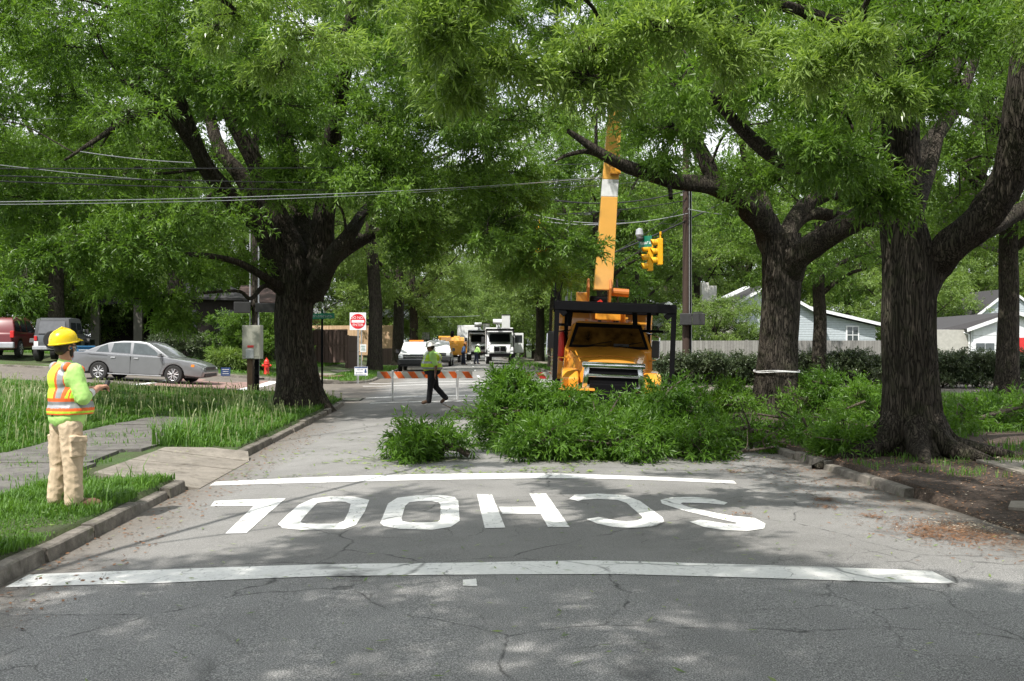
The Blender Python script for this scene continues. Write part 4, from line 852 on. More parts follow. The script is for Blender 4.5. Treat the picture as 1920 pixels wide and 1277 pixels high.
shrub('shrub', 'yellowish spiky shrub on the lawn left of the utility cabinet', 'shrub', GD(438, 46), 1.4, 1.0, 0.8, 14, (0.30, 0.03), 'leaf_far', 82)
shrub('shrub', 'dark shrub between the street name post and the big left oak', 'shrub', GD(600, 66), 1.6, 1.2, 2.1, 34, (0.12, 0.05), 'leaf_hedge', 83)

# --- cut branches heaped on the road in front of the orange truck
CG = 'leafy cut branches heaped on the road and right verge'
def cut_branch(label, spots, stem, seed, leaf=(0.115, 0.027), tips=17, ns=4, nl=11):
    """spots: (x, y, d, r, flat) boughs; stem: list of (x, y, d) picture points of the limb"""
    T = Tree(seed, leaf=leaf, nspray=ns, nleaf=nl, tips=tips, spray=0.27, droop=0.12)
    gs = T.r
    T.limb([P(*q) for q in stem], list(np.linspace(0.055, 0.015, len(stem))), n=7)
    for (x, y, d, r) in spots: T.bough(P(x, y, d), (r, r*1.1, r*0.8))
    for (x, y, d, r) in spots[::2]:          # bare sticks pushed through the leaves
        c = P(x, y, d); e = gs.normal(size=3)*np.array([1, 1, 0.45]); e = e/np.linalg.norm(e)*gs.uniform(0.35, 0.7); q0, q1 = c-e*0.6, c+e; q0[2] = max(q0[2], hz(q0[0], q0[1])+0.02); q1[2] = max(q1[2], hz(q1[0], q1[1])+0.03)
        T.limb([q0, (q0+q1)/2+gs.normal(0, .05, 3), q1], [0.028, 0.019, 0.006], n=5, k=4)
    p = P(*stem[0]); p[2] = float(hz(p[0], p[1])); return T.finish('cut_branch', label, 'cut branch', p, bark='cut_wood', leafm='leaf_cut', group=CG, names=('limb', 'foliage'))
def heap(label, x0, x1, ytop, ybot, d0, d1, n, r, seed, stem=None):
    g = random.Random(seed); sp = []
    for _ in range(n):
        f = g.random(); d = d0+(d1-d0)*f; x = g.uniform(x0, x1); pg = G(x, CZ*FPX/d+645-8); gy_ = 645+(CZ-0.07)*FPX/d
        t = abs((x-(x0+x1)/2)/((x1-x0)/2)); yt = ytop+(gy_-ytop)*0.55*t**2.5; lo = gy_-r*0.42*FPX/d
        sp.append((x, g.uniform(min(yt+r*0.45*FPX/d, lo), lo) if g.random() < .75 else min(yt+r*0.45*FPX/d, lo), d, r*g.uniform(0.75, 1.2)))
    dm = (d0+d1)/2; gm = 645+(CZ-0.15)*FPX/dm
    st_ = stem or [(x1+30, gm, dm), ((x0+x1)/2+40, gm-18, dm), (x0+20, gm-30, dm)]
    return cut_branch(label, sp, st_, seed)
heap('small leafy cut branch on the open road, leftmost of the heap', 755, 850, 790, 860, 14.7, 15.6, 7, 0.32, 101)
heap('wispy upright cut branch sticking up left of the truck, in front of the traffic cones', 900, 1010, 700, 850, 16.5, 18.5, 16, 0.40, 102)
heap('leafy cut branch at the front of the heap, left of its middle', 975, 1085, 785, 860, 14.9, 16.5, 18, 0.42, 103)
heap('leafy cut branch at the front of the heap, in its middle', 1060, 1200, 785, 860, 15, 16.6, 19, 0.42, 104)
heap('leafy cut branch at the front of the heap, right of its middle', 1180, 1320, 775, 858, 15.2, 17, 19, 0.42, 105)
heap('tall cut branch covering the left headlight of the orange truck', 985, 1070, 705, 820, 17, 19.5, 12, 0.46, 106)
heap('tall cut branch covering the bumper of the orange truck', 1085, 1225, 752, 820, 17, 20, 14, 0.46, 107)
heap('tall cut branch covering the right fender of the orange truck', 1215, 1320, 715, 820, 17, 20, 14, 0.46, 108)
heap('sparse cut branch on the road between the heap and the banded oak', 1300, 1420, 790, 850, 16, 19.5, 5, 0.34, 109)
heap('sunlit cut branch just left of the banded oak', 1345, 1425, 712, 775, 23, 27, 8, 0.42, 110)
heap('bright sunlit cut branch just right of the banded oak', 1485, 1570, 700, 770, 23, 27, 15, 0.45, 111)
heap('cut branch between the two right oaks, in front of the hedge', 1560, 1655, 715, 790, 21, 25, 12, 0.42, 112)
heap('cut branch lying at the foot of the banded oak', 1400, 1500, 800, 850, 18, 21, 4, 0.34, 113)
heap('dark cut branch on the verge left of the thick right trunk', 1500, 1660, 790, 850, 16.3, 20, 9, 0.36, 114)
heap('low leafy cut branch hanging over the right kerb', 1545, 1620, 810, 882, 14.6, 15.6, 7, 0.28, 115)
heap('cut branch on the verge right of the thick trunk', 1765, 1850, 750, 850, 18, 22, 13, 0.45, 116)
heap('cut branch at the right edge below the garage', 1840, 1960, 745, 830, 20, 25, 14, 0.5, 117)
# bare limbs lying about
def bare(label, pts, r0, seed, nsub=5):
    g = np.random.default_rng(seed); P_ = catmull([P(*q) for q in pts], 6); b_ = P_[0].copy(); b_[2] = float(hz(b_[0], b_[1])); T = Tree(seed)
    T.limb(list(P_[::3]), list(np.linspace(r0, r0*0.35, 6)), n=8)
    for k in range(nsub):
        q = P_[g.integers(len(P_)//3, len(P_))]; e = q+np.array([g.uniform(-.7, .7), g.uniform(-.4, .4), g.uniform(0.0, .35)]); T.limb([q, (q+e)/2+g.normal(0, .05, 3), e], [r0*0.35, r0*0.22, 0.006], n=5, k=4)
    root = thing('bare_limb', label, 'cut branch', tuple(b_), group='bare cut limbs lying on the ground'); meshobj('limb', npmesh('limb', np.vstack(T.V)-b_, np.vstack(T.Q), None, ['cut_wood'], smooth=True), root)
bare('long dark bare limb lying at the front edge of the leafy heap', [(1150, 846, 15.6), (1260, 848, 15.6), (1360, 850, 15.6), (1450, 838, 16)], 0.045, 131)
bare('grey bare limb lying on the ground between the two right oaks', [(1620, 838, 16.6), (1560, 826, 17), (1500, 822, 17.5), (1440, 812, 18.5)], 0.05, 132, 7)
bare('bare limb slanting up out of the brush towards the right edge', [(1800, 802, 19), (1850, 780, 19.5), (1910, 765, 20), (1980, 755, 20)], 0.05, 133, 6)
bare('bare limb lying across the dirt right of the thick trunk', [(1800, 842, 17), (1860, 836, 17.5), (1940, 824, 18)], 0.045, 134, 5)
bare('pale sawn limb lying on the road right of the truck', [(1320, 742, 27), (1345, 748, 26.5), (1375, 752, 26), (1400, 757, 25.5)], 0.09, 135, 2)
bare('second pale limb lying on the road below the utility pole', [(1322, 758, 24.5), (1350, 752, 25), (1385, 742, 27)], 0.07, 136, 2)
lg = G(1427, 845); t_ = thing('log_stub', 'short upright sawn branch stub in front of the banded oak', 'log', tuple(lg))
mb = MB(); mb.tube([(0, 0, -0.03), (0.01, 0, 0.15), (0.03, 0, 0.34)], [0.05, 0.045, 0.04], 10); mb.build('bark', 'cut_wood', t_); MB().cyl((0.03, 0, 0.335), (0.031, 0, 0.345), 0.037).build('sawn_end', 'chips', t_)

# ------------------------------------------------------------------ grass, litter
g = np.random.default_rng(5)
def path_mask(X, Y):   # bare where the sidewalk, ramp and road are
    side = (X > -6.6) & (X < -4.72) & (Y < 27); frm = side & (Y > 22.5)
    ramp_ = (X > -4.5) & (X < RL+0.2) & (Y > yA-0.05) & (Y < yB+0.1)
    far = (X > -7.7) & (X < -6.0) & (Y > 46); drv = (X < -14.0) & (Y > 44.6) & (Y < 53.2)
    return (side & ~frm) | ramp_ | far | drv
def blades(name, X, Y, h, w, mat, lean=0.8, tintf=None, kind_='stuff', base_w=1.0):
    n = len(X); Z = land_z(X, Y)+0.0; a = g.uniform(0, 2*math.pi, n); dx, dy = np.cos(a), np.sin(a); L = g.uniform(0.1, 1, n)*lean*h
    B = np.stack([X, Y, Z], -1); s_ = np.stack([-dy, dx, 0*dx], -1)*(w*0.5)[:, None]; o = np.stack([dx, dy, 0*dx], -1)
    zz = np.array([0, 0, 1.0]); m1 = B+o*(L*0.25)[:, None]+zz*(h*0.55)[:, None]; tp = B+o*L[:, None]+zz*(h*(1-0.2*g.random(n)))[:, None]
    V = np.stack([B-s_, B+s_, m1+s_*0.8, m1-s_*0.8, tp], 1).reshape(-1, 3); k = np.arange(n)[:, None]*5
    me = npmesh(name, V, k+np.array([[0, 1, 2, 3]]), k+np.array([[3, 2, 4]]), [mat], tint=np.concatenate([tintf, tintf])); o_ = meshobj(name, me); return tag(o_, kind=kind_)
def sample(n, x0, x1, y0, y1, extra=None):
    X = g.uniform(x0, x1, n); Y = y0+(y1-y0)*g.uniform(0, 1, n)
    k = (road_sd(X, Y) > 0.115+0.07*np.sin(Y*5.3)*np.sin(Y*2.1)) & ~path_mask(X, Y)
    if extra is not None: k &= extra(X, Y)
    return X[k], Y[k]
def nz(X, Y, s, ph=0.0):
    return (np.sin(X*s*1.3+ph)+np.sin(Y*s*1.7+ph*2)+np.sin((X+Y)*s*0.9+1.3*ph)+np.sin((X-Y)*s*2.1+ph))/4
# tall meadow grass left of and beyond the sidewalk
X, Y = sample(135000, -15, -3.4, 12.5, 33.3, lambda X, Y: ((X < -6.5-0.25*nz(X, Y, 3)) & (Y > 15.2+0.5*nz(X, Y, 2)+(X < -7.2)*-1.2)) | ((X > -4.75+0.2*nz(X, Y, 3)) & (Y > yB+0.3)) | (Y > 23.0+nz(X, Y, 2)))
Hh = (0.30+0.20*nz(X, Y, 1.1, 2)+0.10*nz(X, Y, 3, 1))*g.uniform(0.6, 1.35, len(X)); Hh = np.clip(Hh, 0.1, 0.75); Hh *= (1-0.68*ss(22, 27, Y+0.25*(X+8)))*(0.45+0.55*ss(0.15, 1.3, np.minimum(np.abs(X-(-6.6)), RL-0.1-X)+1.5*(Y > 24))); 
blades('tall_grass', X, Y, Hh, np.full(len(X), 0.011)*(1+Y/18), 'grass_blade', 0.95, np.clip(0.35+0.35*nz(X, Y, 1.7, 5)+g.normal(0, .15, len(X)), 0, 1))
# seed heads
k = g.random(len(X)) < 0.018; Xs, Ys, Hs = X[k], Y[k], Hh[k]
n = len(Xs); Zs = land_z(Xs, Ys); a = g.uniform(0, 6.28, n); ln = g.uniform(0.1, 0.5, n)*Hs*np.cos(a); lm = g.uniform(0.1, 0.5, n)*Hs*np.sin(a); H2 = Hs*1.15+0.08
B_ = np.stack([Xs, Ys, Zs], -1); A1 = B_+np.stack([ln, lm, H2], -1); A2 = A1+np.stack([ln*0.4, lm*0.4, 0.075+0*ln], -1); sx_ = np.array([1, 0, 0]); w_ = (0.0022*(1+Ys/12))[:, None]; w2 = (0.006*(1+Ys/22))[:, None]; mdl = (A1+A2)/2
V = np.concatenate([np.stack([B_-sx_*w_, B_+sx_*w_, A1+sx_*w_, A1-sx_*w_], 1), np.stack([A1, mdl+sx_*w2, A2, mdl-sx_*w2], 1)], 1).reshape(-1, 3)
kk = np.arange(n)[:, None, None]*8+np.array([[0, 1, 2, 3], [4, 5, 6, 7]])[None]; tag(meshobj('grass_seed_heads', npmesh('grass_seed_heads', V, kk.reshape(-1, 4), None, ['seed_head'], tint=g.random(n*2))), kind='stuff')
# shorter verge grass near the flagger and along the kerb
X, Y = sample(95000, -9.5, -3.33, 5.0, 13.2, lambda X, Y: (nz(X, Y, 2.3, 3) > -0.55))
Hh = (0.18+0.82*ss(0.35, 1.0, np.hypot(X+3.55, Y-9.3)))*np.clip(0.085+0.06*nz(X, Y, 4, 1), 0.03, 0.2)*g.uniform(0.5, 1.4, len(X))*(1+1.3*(g.random(len(X)) < 0.04))
blades('verge_grass', X, Y, Hh, np.full(len(X), 0.007)*(1+Y/14), 'grass_blade', 0.9, np.clip(0.5+0.3*nz(X, Y, 2.7, 5)+g.normal(0, .18, len(X)), 0, 1))
# cracks in the sidewalk sprout tufts
X = g.uniform(-6.6, -4.6, 5200); Y = g.uniform(8, 27, 5200); k = (nz(X, Y, 1.9, 9) > 0.28) | (g.random(5200) < 0.05); X, Y = X[k], Y[k]
blades('sidewalk_tufts', X, Y, g.uniform(0.05, 0.13, len(X)), np.full(len(X), 0.014), 'grass_blade', 0.9, g.uniform(0.3, 0.9, len(X)))
# lawns beyond and on the right
X, Y = sample(60000, -30, -3.9, 44.8, 74, None); blades('lawn_grass', X, Y, g.uniform(0.05, 0.16, len(X)), np.full(len(X), 0.05), 'grass_blade', 0.7, np.clip(0.6+0.3*nz(X, Y, .9, 5)+g.normal(0, .15, len(X)), 0, 1))
X, Y = sample(16000, 5.3, 12, 45, 80, None); blades('lawn_grass', X, Y, g.uniform(0.05, 0.2, len(X)), np.full(len(X), 0.05), 'grass_blade', 0.7, g.uniform(0.2, 0.9, len(X)))
X, Y = sample(34000, 5.1, 24, 15, 33.5, lambda X, Y: (nz(X, Y, 1.3, 2) > -0.05)); blades('lawn_grass', X, Y, g.uniform(0.05, 0.22, len(X)), np.full(len(X), 0.02), 'grass_blade', 0.6, g.uniform(0.1, 0.8, len(X)))
X, Y = sample(2600, 5.15, 8, 12.4, 15.5, lambda X, Y: nz(X, Y, 4, 7) > 0.05); blades('verge_grass', X, Y, g.uniform(0.04, 0.12, len(X)), np.full(len(X), 0.010), 'grass_blade', 0.9, g.uniform(0.2, 0.8, len(X)))
# leaf litter, chips, needles: small flat pieces lying on the surface
def litter(name, X, Y, size, asp, mat, lift=0.008, curl=0.3):
    n = len(X); Z = hz(X, Y)+lift; a = g.uniform(0, 6.28, n); d = np.stack([np.cos(a), np.sin(a), g.normal(0, .12, n)], -1)*size[:, None]*0.5; s_ = np.stack([-np.sin(a), np.cos(a), g.normal(0, .2, n)], -1)*size[:, None]*0.5*asp; c = np.stack([X, Y, Z+size*0.05], -1)
    V = np.stack([c-d, c+s_, c+d, c-s_], 1).reshape(-1, 3); return tag(meshobj(name, npmesh(name, V, np.arange(n*4).reshape(-1, 4), None, [mat], tint=g.random(n))), kind='stuff')
X = g.uniform(-3.2, 4.9, 520); Y = g.uniform(3.4, 13, 520); litter('leaf_litter', X, Y, g.uniform(0.03, 0.09, 520), 0.2, 'leaf_litter')
X = g.normal(0.2, 1.7, 2600); Y = 13.4+np.abs(g.normal(0, 3.4, 2600)); k = (X > -3.1) & (X < 4.9) & (nz(X, Y, 2.2, 4) > -0.1); litter('leaf_litter', X[k], Y[k], g.uniform(0.05, 0.13, k.sum()), 0.24, 'leaf_litter')
X = g.uniform(RL+0.02, RL+0.75, 900); Y = g.uniform(5, 22, 900); litter('kerb_litter', X, Y, g.uniform(0.015, 0.05, 900), 0.6, 'needles')
X = g.normal(RR-0.35, 0.55, 2600); Y = g.uniform(8, 16, 2600); k = X < RR-0.02; litter('twig_litter', X[k], Y[k], g.uniform(0.01, 0.06, k.sum()), 0.3, 'needles')
c_ = G(1790, 1000); X = g.normal(c_[0], 0.30, 2200); Y = g.normal(c_[1], 0.33, 2200); litter('pine_needles', X, Y, g.uniform(0.03, 0.09, 2200), 0.12, 'needles')
X = g.normal(c_[0]+0.32, 0.26, 900); Y = g.normal(c_[1]+0.38, 0.24, 900); litter('wood_chips', X, Y, g.uniform(0.012, 0.03, 900), 0.6, 'chips')
for (x, y, n) in ((1545, 938, 160), (1550, 951, 70), (1635, 969, 110), (1375, 885, 100), (1740, 1005, 120), (1395, 965, 40)):
    c_ = G(x, y); litter('debris_clump', g.normal(c_[0], 0.07, n), g.normal(c_[1], 0.09, n), g.uniform(0.03, 0.09, n), 0.15, 'needles', 0.012)
X = g.uniform(5.0, 9.5, 7000); Y = g.uniform(8.5, 17, 7000); litter('mulch', X, Y, g.uniform(0.015, 0.06, 7000), 0.4, 'needles', 0.012)
X = g.uniform(4.9, 9.5, 500); Y = g.uniform(8.5, 17, 500); litter('wood_chips', X, Y, g.uniform(0.015, 0.045, 500), 0.5, 'chips', 0.016)
X = g.uniform(-7.5, RL-0.2, 500); Y = g.uniform(6, 16, 500); litter('leaf_litter', X, Y, g.uniform(0.03, 0.07, 500), 0.3, 'leaf_litter', 0.05)
# ------------------------------------------------------------------ small street furniture
VR = lambda p: Vector((float(p[0]), float(p[1]), float(p[2])))
def face_cam(x):    # rotation that turns local -Y towards the camera for something in photo column x
    return -YAW-math.atan((x-960)/FPX)
def strokes(par, m_, x, y, z, w, h, seed):     # writing too small in the photograph to be read: uneven letter-sized marks
    r_ = random.Random(seed); mb = MB(); u = x-w/2
    while u < x+w/2-h*0.3:
        k = h*r_.uniform(0.35, 0.6); mb.box((u+k*0.12, y, z), (k*0.22, 0.003, h*r_.choice([0.6, 1.0]))); mb.box((u+k*0.45, y-0.0005, z+h*r_.choice([-0.25, 0.0, 0.25])), (k*0.6, 0.003, h*0.16))
        if r_.random() < 0.6: mb.box((u+k*0.75, y-0.001, z-h*0.1), (k*0.2, 0.003, h*0.6))
        u += k*1.15
    return mb.build('lettering', m_, par)
# DO NOT ENTER sign
p = GD(671, 46.4); t = thing('do_not_enter_sign', 'square white sign with red DO NOT ENTER disc on a grey post', 'road sign', p, face_cam(671))
PX = 46.4/FPX
zc = CZ-(602.5-645)*PX-p.z
MB().box((0.01, 0.03, (zc+0.3)/2), (0.07, 0.04, zc+0.3)).build('post', 'galvanised', t)
MB().box((0, 0, zc), (0.70, 0.012, 0.76)).build('sign_plate', 'sign_white', t, bevel=0.02)
mb = MB(); mb.cyl((0, -0.007, zc), (0, -0.012, zc), 0.325, n=40); disc = mb.build('red_disc', 'sign_red', t)
MB().box((0, -0.0135, zc), (0.54, 0.004, 0.115)).build('white_bar', 'sign_white', t)
text_into(t, 'lettering', 'DO NOT', 0.155, 'sign_white', (0, -0.014, zc+0.155), (math.pi/2, 0, 0)); text_into(t, 'lettering', 'ENTER', 0.155, 'sign_white', (0, -0.014, zc-0.16), (math.pi/2, 0, 0))
p = GD(681, 52); t = thing('parking_sign', 'small blank-looking pale sign low on a thin post behind the do-not-enter sign', 'road sign', p, face_cam(681)+0.2); z2 = CZ-(653-645)*52/FPX-p.z
MB().box((-0.08, 0.02, 1.35), (0.05, 0.03, 2.7)).build('post', 'galvanised', t); MB().box((0, 0, z2), (0.30, 0.01, 0.38)).build('sign_plate', 'sign_white', t, bevel=0.01)
mb = MB()
for k, w in enumerate((0.2, 0.16, 0.21)): mb.box((0, -0.008, z2+0.1-k*0.09), (w, 0.003, 0.03))
mb.build('lettering', 'sign_green', t)
# white yard sign
p = GD(677, 45.6); t = thing('yard_sign', 'small white yard sign with blue writing in the grass under the do-not-enter sign', 'yard sign', p, face_cam(677)); z2 = CZ-(696-645)*45.6/FPX-p.z
mb = MB(); mb.cyl((-0.2, 0, -0.05), (-0.2, 0, z2), 0.006, n=6); mb.cyl((0.2, 0, -0.05), (0.2, 0, z2), 0.006, n=6); mb.build('wire_stand', 'galvanised', t)
MB().box((0, 0, z2), (0.56, 0.01, 0.38)).build('panel', 'sign_white', t)
mb = MB(); mb.box((0, -0.007, z2+0.155), (0.54, 0.003, 0.05)); mb.box((-0.03, -0.007, z2-0.16), (0.5, 0.003, 0.025)); mb.box((0.19, -0.007, z2-0.03), (0.09, 0.003, 0.09)); mb.ball((0.19, -0.008, z2+0.05), (0.035, 0.004, 0.045)); mb.build('printing', 'sign_blue', t)
strokes(t, 'sign_blue', -0.03, -0.009, z2+0.065, 0.26, 0.05, 1); strokes(t, 'sign_blue', -0.06, -0.009, z2-0.055, 0.32, 0.07, 2)
# blue yard sign
p = GD(423, 43.0); t = thing('yard_sign', 'dark blue yard sign on the lawn in front of the silver sedan', 'yard sign', p, face_cam(423)+0.25); z2 = CZ-(697-645)*43/FPX-p.z
mb = MB(); mb.cyl((-0.15, 0, -0.05), (-0.15, 0, z2), 0.006, n=6); mb.cyl((0.15, 0, -0.05), (0.15, 0, z2), 0.006, n=6); mb.build('wire_stand', 'galvanised', t)
MB().box((0, 0, z2), (0.38, 0.01, 0.34)).build('panel', 'sign_blue', t)
mb = MB()
for k, w in enumerate((0.28, 0.22, 0.26)): mb.box((0, -0.007, z2+0.09-k*0.085), (w, 0.003, 0.02))
mb.build('lettering', 'sign_white', t)
# street name sign beside the big oak
p = GD(604, 33.2); t = thing('street_name_sign', 'green street name blades on a thin dark post just right of the big left oak', 'street sign', p, face_cam(604)); z2 = CZ-(593-645)*33.2/FPX-p.z
MB().cyl((0, 0, -0.1), (0, 0, z2+0.22), 0.035, n=12).build('post', 'black_steel', t)
b1 = MB().box((-0.05, -0.05, z2), (0.86, 0.006, 0.17), Matrix.Rotation(math.radians(-2), 3, 'Y')).build('name_blade', 'sign_green', t, bevel=0.004)
strokes(b1, 'sign_grey', -0.03, -0.055, z2, 0.68, 0.085, 3)
MB().box((0, 0, z2+0.18), (0.006, 0.75, 0.17)).build('name_blade', 'sign_green', t, bevel=0.003)
# hydrant
p = GD(500, 45.5); t = thing('fire_hydrant', 'red fire hydrant on the far lawn left of the big oak trunk', 'hydrant', p, face_cam(500)); t.scale = (1.0,)*3
mb = MB(); mb.lathe([(0.17, -0.03), (0.17, 0.03), (0.12, 0.05), (0.105, 0.1), (0.10, 0.42), (0.125, 0.44), (0.125, 0.47), (0.10, 0.50)], 20); mb.build('barrel', 'hydrant_red', t, smooth=True)
MB().lathe([(0.115, 0.47), (0.115, 0.53), (0.09, 0.60), (0.045, 0.65), (0.03, 0.66), (0.03, 0.71), (0.01, 0.715)], 20).build('bonnet', 'hydrant_red', t, smooth=True)
for s_ in (-1, 1): MB().cyl((s_*0.08, 0, 0.38), (s_*0.19, 0, 0.38), 0.055, n=12).cyl((s_*0.19, 0, 0.38), (s_*0.21, 0, 0.38), 0.03, n=6).build('side_nozzle', 'hydrant_red', t, bevel=0.006)
MB().cyl((0, -0.08, 0.33), (0, -0.2, 0.33), 0.075, n=16).cyl((0, -0.2, 0.33), (0, -0.225, 0.33), 0.03, n=6).build('front_nozzle', 'hydrant_red', t, bevel=0.006)
# utility cabinet on wooden post + steel pole
p = GD(474, 34.2); t = thing('utility_cabinet', 'large grey-beige metal cabinet on a wooden post left of the big oak', 'utility cabinet', p, face_cam(474)-0.25); q = 34.2/FPX
zt, zb = CZ-(610-645)*q-p.z, CZ-(673-645)*q-p.z
MB().box((0, 0, (zt+zb)/2), (0.58, 0.40, zt-zb)).build('cabinet', 'cabinet_grey', t, bevel=0.012)
MB().box((0, -0.203, (zt+zb)/2+0.02), (0.52, 0.012, zt-zb-0.12)).build('door', 'cabinet_grey', t, bevel=0.005)
MB().box((-0.04, -0.215, zb+0.17), (0.26, 0.02, 0.30)).build('meter_box', 'galvanised', t, bevel=0.01); MB().box((-0.02, -0.21, zb+0.40), (0.20, 0.015, 0.07)).build('warning_label', 'board_red', t)
MB().box((-0.1, 0.05, zb/2), (0.16, 0.14, zb+0.1)).build('post', 'post_wood', t)
mb = MB(); mb.cyl((0.12, 0.05, -0.1), (0.12, 0.05, zb), 0.07, n=10); mb.box((0.22, 0, zb*0.45), (0.3, 0.06, 0.05)); mb.box((0.13, -0.02, zb*0.62), (0.12, 0.1, 0.12)); mb.build('conduit', 'black_steel', t)
# tall signal pole behind it
p = GD(479, 34.9); t = thing('utility_pole', 'dark utility pole rising behind the grey cabinet into the left oak crown', 'utility pole', p, face_cam(479)); q = 34.9/FPX
MB().cyl((0, 0, -0.2), (0, 0, 10.5), 0.13, 0.10, 16).build('pole', 'bark_dark', t); MB().cyl((-0.17, -0.02, 0), (-0.17, -0.02, 6), 0.02, n=8).cyl((0.1, -0.14, 0), (0.1, -0.14, 6), 0.025, n=8).build('conduit', 'sign_grey', t)
z2 = CZ-(577-645)*q-p.z
MB().box((-0.42, -0.1, z2), (0.52, 0.35, 0.36)).build('equipment_box', 'black_plastic', t, bevel=0.02); MB().box((0.32, -0.1, z2), (0.66, 0.3, 0.30)).build('equipment_box', 'black_plastic', t, bevel=0.02)
# big brown pole on the right with black boxes and pedestrian sign
p = GD(1287, 46.3); q = 46.3/FPX; t = thing('utility_pole', 'tall brown wooden utility pole with a steel conduit between truck and banded oak', 'utility pole', p, face_cam(1287))
MB().tube([(0, 0, -0.3), (0, 0, 5), (-0.02, 0, 11.2)], [0.19, 0.165, 0.13], 20).build('pole', 'pole_brown', t, smooth=True)
mb = MB(); mb.cyl((0.20, -0.08, 0), (0.20, -0.08, 8.2), 0.035, n=10); mb.cyl((0.13, -0.14, 2.6), (0.13, -0.14, 8.2), 0.02, n=8)
mb.build('conduit', 'galvanised', t); MB().cyl((0.16, -0.11, 0), (0.16, -0.11, 8.2), 0.05, n=10).build('cable_guard', 'black_steel', t)
zb_ = CZ-(599-645)*q-p.z
MB().box((-0.02, -0.3, zb_), (0.52, 0.42, 0.50)).build('signal_box', 'black_plastic', t, bevel=0.03); MB().box((0.52, -0.3, zb_), (0.54, 0.42, 0.50)).box((0.5, -0.3, zb_+0.29), (0.4, 0.1, 0.05)).build('signal_box', 'black_plastic', t, bevel=0.03)
zs = CZ-(678-645)*q-p.z
sg = MB().box((0.02, -0.22, zs), (0.27, 0.01, 0.40)).build('crossing_sign', 'sign_white', t, bevel=0.01)
mb = MB(); mb.box((0.02, -0.228, zs+0.07), (0.07, 0.003, 0.16)); mb.box((0.05, -0.228, zs-0.1), (0.14, 0.003, 0.03)); mb.box((0.05, -0.228, zs-0.15), (0.14, 0.003, 0.02)); mb.build('symbol', 'black_steel', sg)
mb = MB(); mb.box((0.1, 0, CZ-(291-645)*q-p.z), (1.6, 0.10, 0.09)); mb.box((-0.0, 0, CZ-(365-645)*q-p.z), (0.5, 0.10, 0.08)); mb.build('crossarm', 'galvanised', t)
# thin lattice-like far pole behind the boom and lamp
p = GD(1062, 66); t = thing('utility_pole', 'slender pale steel pole seen through leaves left of the orange boom', 'utility pole', p, face_cam(1062))
MB().tube([(-0.15, 0, -0.2), (0.05, 0, 6), (0.15, 0, 12.8)], [0.10, 0.08, 0.06], 10).build('pole', 'galvanised', t); MB().tube([(0.2, 0, 0), (0.32, 0, 6), (0.38, 0, 12.2)], [0.03, 0.03, 0.03], 8).build('conduit', 'galvanised', t)
z2 = CZ-(402-645)*66/FPX-p.z; MB().box((0.4, 0, z2), (2.4, 0.09, 0.12)).box((0.9, 0, z2+0.9), (1.4, 0.09, 0.12)).build('crossarm', 'galvanised', t)
for k in (-0.5, 0.3, 1.2): MB().lathe([(0.04, 0), (0.07, 0.05), (0.05, 0.1), (0.07, 0.15), (0.03, 0.25)], 10, (k, 0, z2+0.06)).build('insulator', 'wire_bright', t)
z3 = CZ-(268-645)*66/FPX-p.z; MB().tube([(0.15, 0, z3-0.2), (0.1, 0, z3+0.3), (-0.1, -0.1, z3+0.35)], 0.03, 6).build('lamp_arm', 'galvanised', t); MB().lathe([(0.02, 0.3), (0.16, 0.25), (0.2, 0.05), (0.17, -0.08), (0.02, -0.12)], 14, (-0.1, -0.1, z3)).build('lamp_head', 'wire_bright', t)
p = GD(955, 150); t = thing('utility_pole', 'far reddish wooden pole behind the white bucket truck', 'utility pole', p); MB().cyl((0, 0, 0), (0, 0, 11), 0.25, 0.2, 12).build('pole', 'pole_brown', t)
p = GD(798, 105); t = thing('road_sign', 'far grey sign plate above the white pickup, seen from behind', 'road sign', p, face_cam(798)); z2 = CZ-(630-645)*105/FPX-p.z
MB().cyl((0, 0.03, 0), (0, 0.03, z2), 0.04, n=8).build('post', 'galvanised', t); MB().box((-0.19, 0, z2), (0.35, 0.01, 0.72)).box((0.19, 0, z2), (0.35, 0.01, 0.72)).build('sign_plate', 'sign_grey', t)
p = GD(781, 40); 
# traffic signals: a head is a housing with three visored sections
def signal(name, label, x, ytop, ybot, d, turn, group='traffic signals hanging over the junction'):
    q = d/FPX; H = (ybot-ytop)*q; c = P(x, (ytop+ybot)/2, d); t = thing(name, label, 'traffic light', (c[0], c[1], c[2]), turn, group)
    s_ = H/3; MB().box((0, 0, 0), (0.30*s_/0.34, 0.2, H)).build('housing', 'signal_yellow', t, bevel=0.03)
    for k in range(3):
        z = (1-k)*s_; mb = MB(); n = 18; r = s_*0.40; vs = []; L = 0.26
        for (yy, rr) in ((-0.1, r), (-0.1-L, r)):
            for i in range(n+1):
                a = math.radians(-40+260*i/n); e = -0.06*(1-math.sin(a))*(yy < -0.2); vs.append((math.cos(a)*rr, yy-e, z+math.sin(a)*rr))
        m_ = n+1; fs = [(i, i+1, m_+i+1, m_+i) for i in range(n)]; vi = [(v[0]*0.95, v[1], z+(v[2]-z)*0.95) for v in vs]; mb.add(vs, fs); mb.add(vi, [f[::-1] for f in fs])
        v_ = mb.build('visor', 'signal_yellow', t, smooth=True)
        MB().cyl((0, -0.10, z), (0, -0.115, z), r*0.94, n=20).build('lens', 'signal_black', t)
    MB().cyl((0, 0.03, H/2), (0, 0.03, H/2+0.22), 0.03, n=10).box((0, 0.03, H/2+0.2), (0.10, 0.06, 0.12)).build('hanger', 'signal_yellow', t, bevel=0.01)
    return t
ang = math.radians(-78)
signal('traffic_signal', 'yellow traffic signal hanging nearest the brown pole, the higher and larger of the pair', 1237, 447, 497, 41.0, face_cam(1237)+ang)
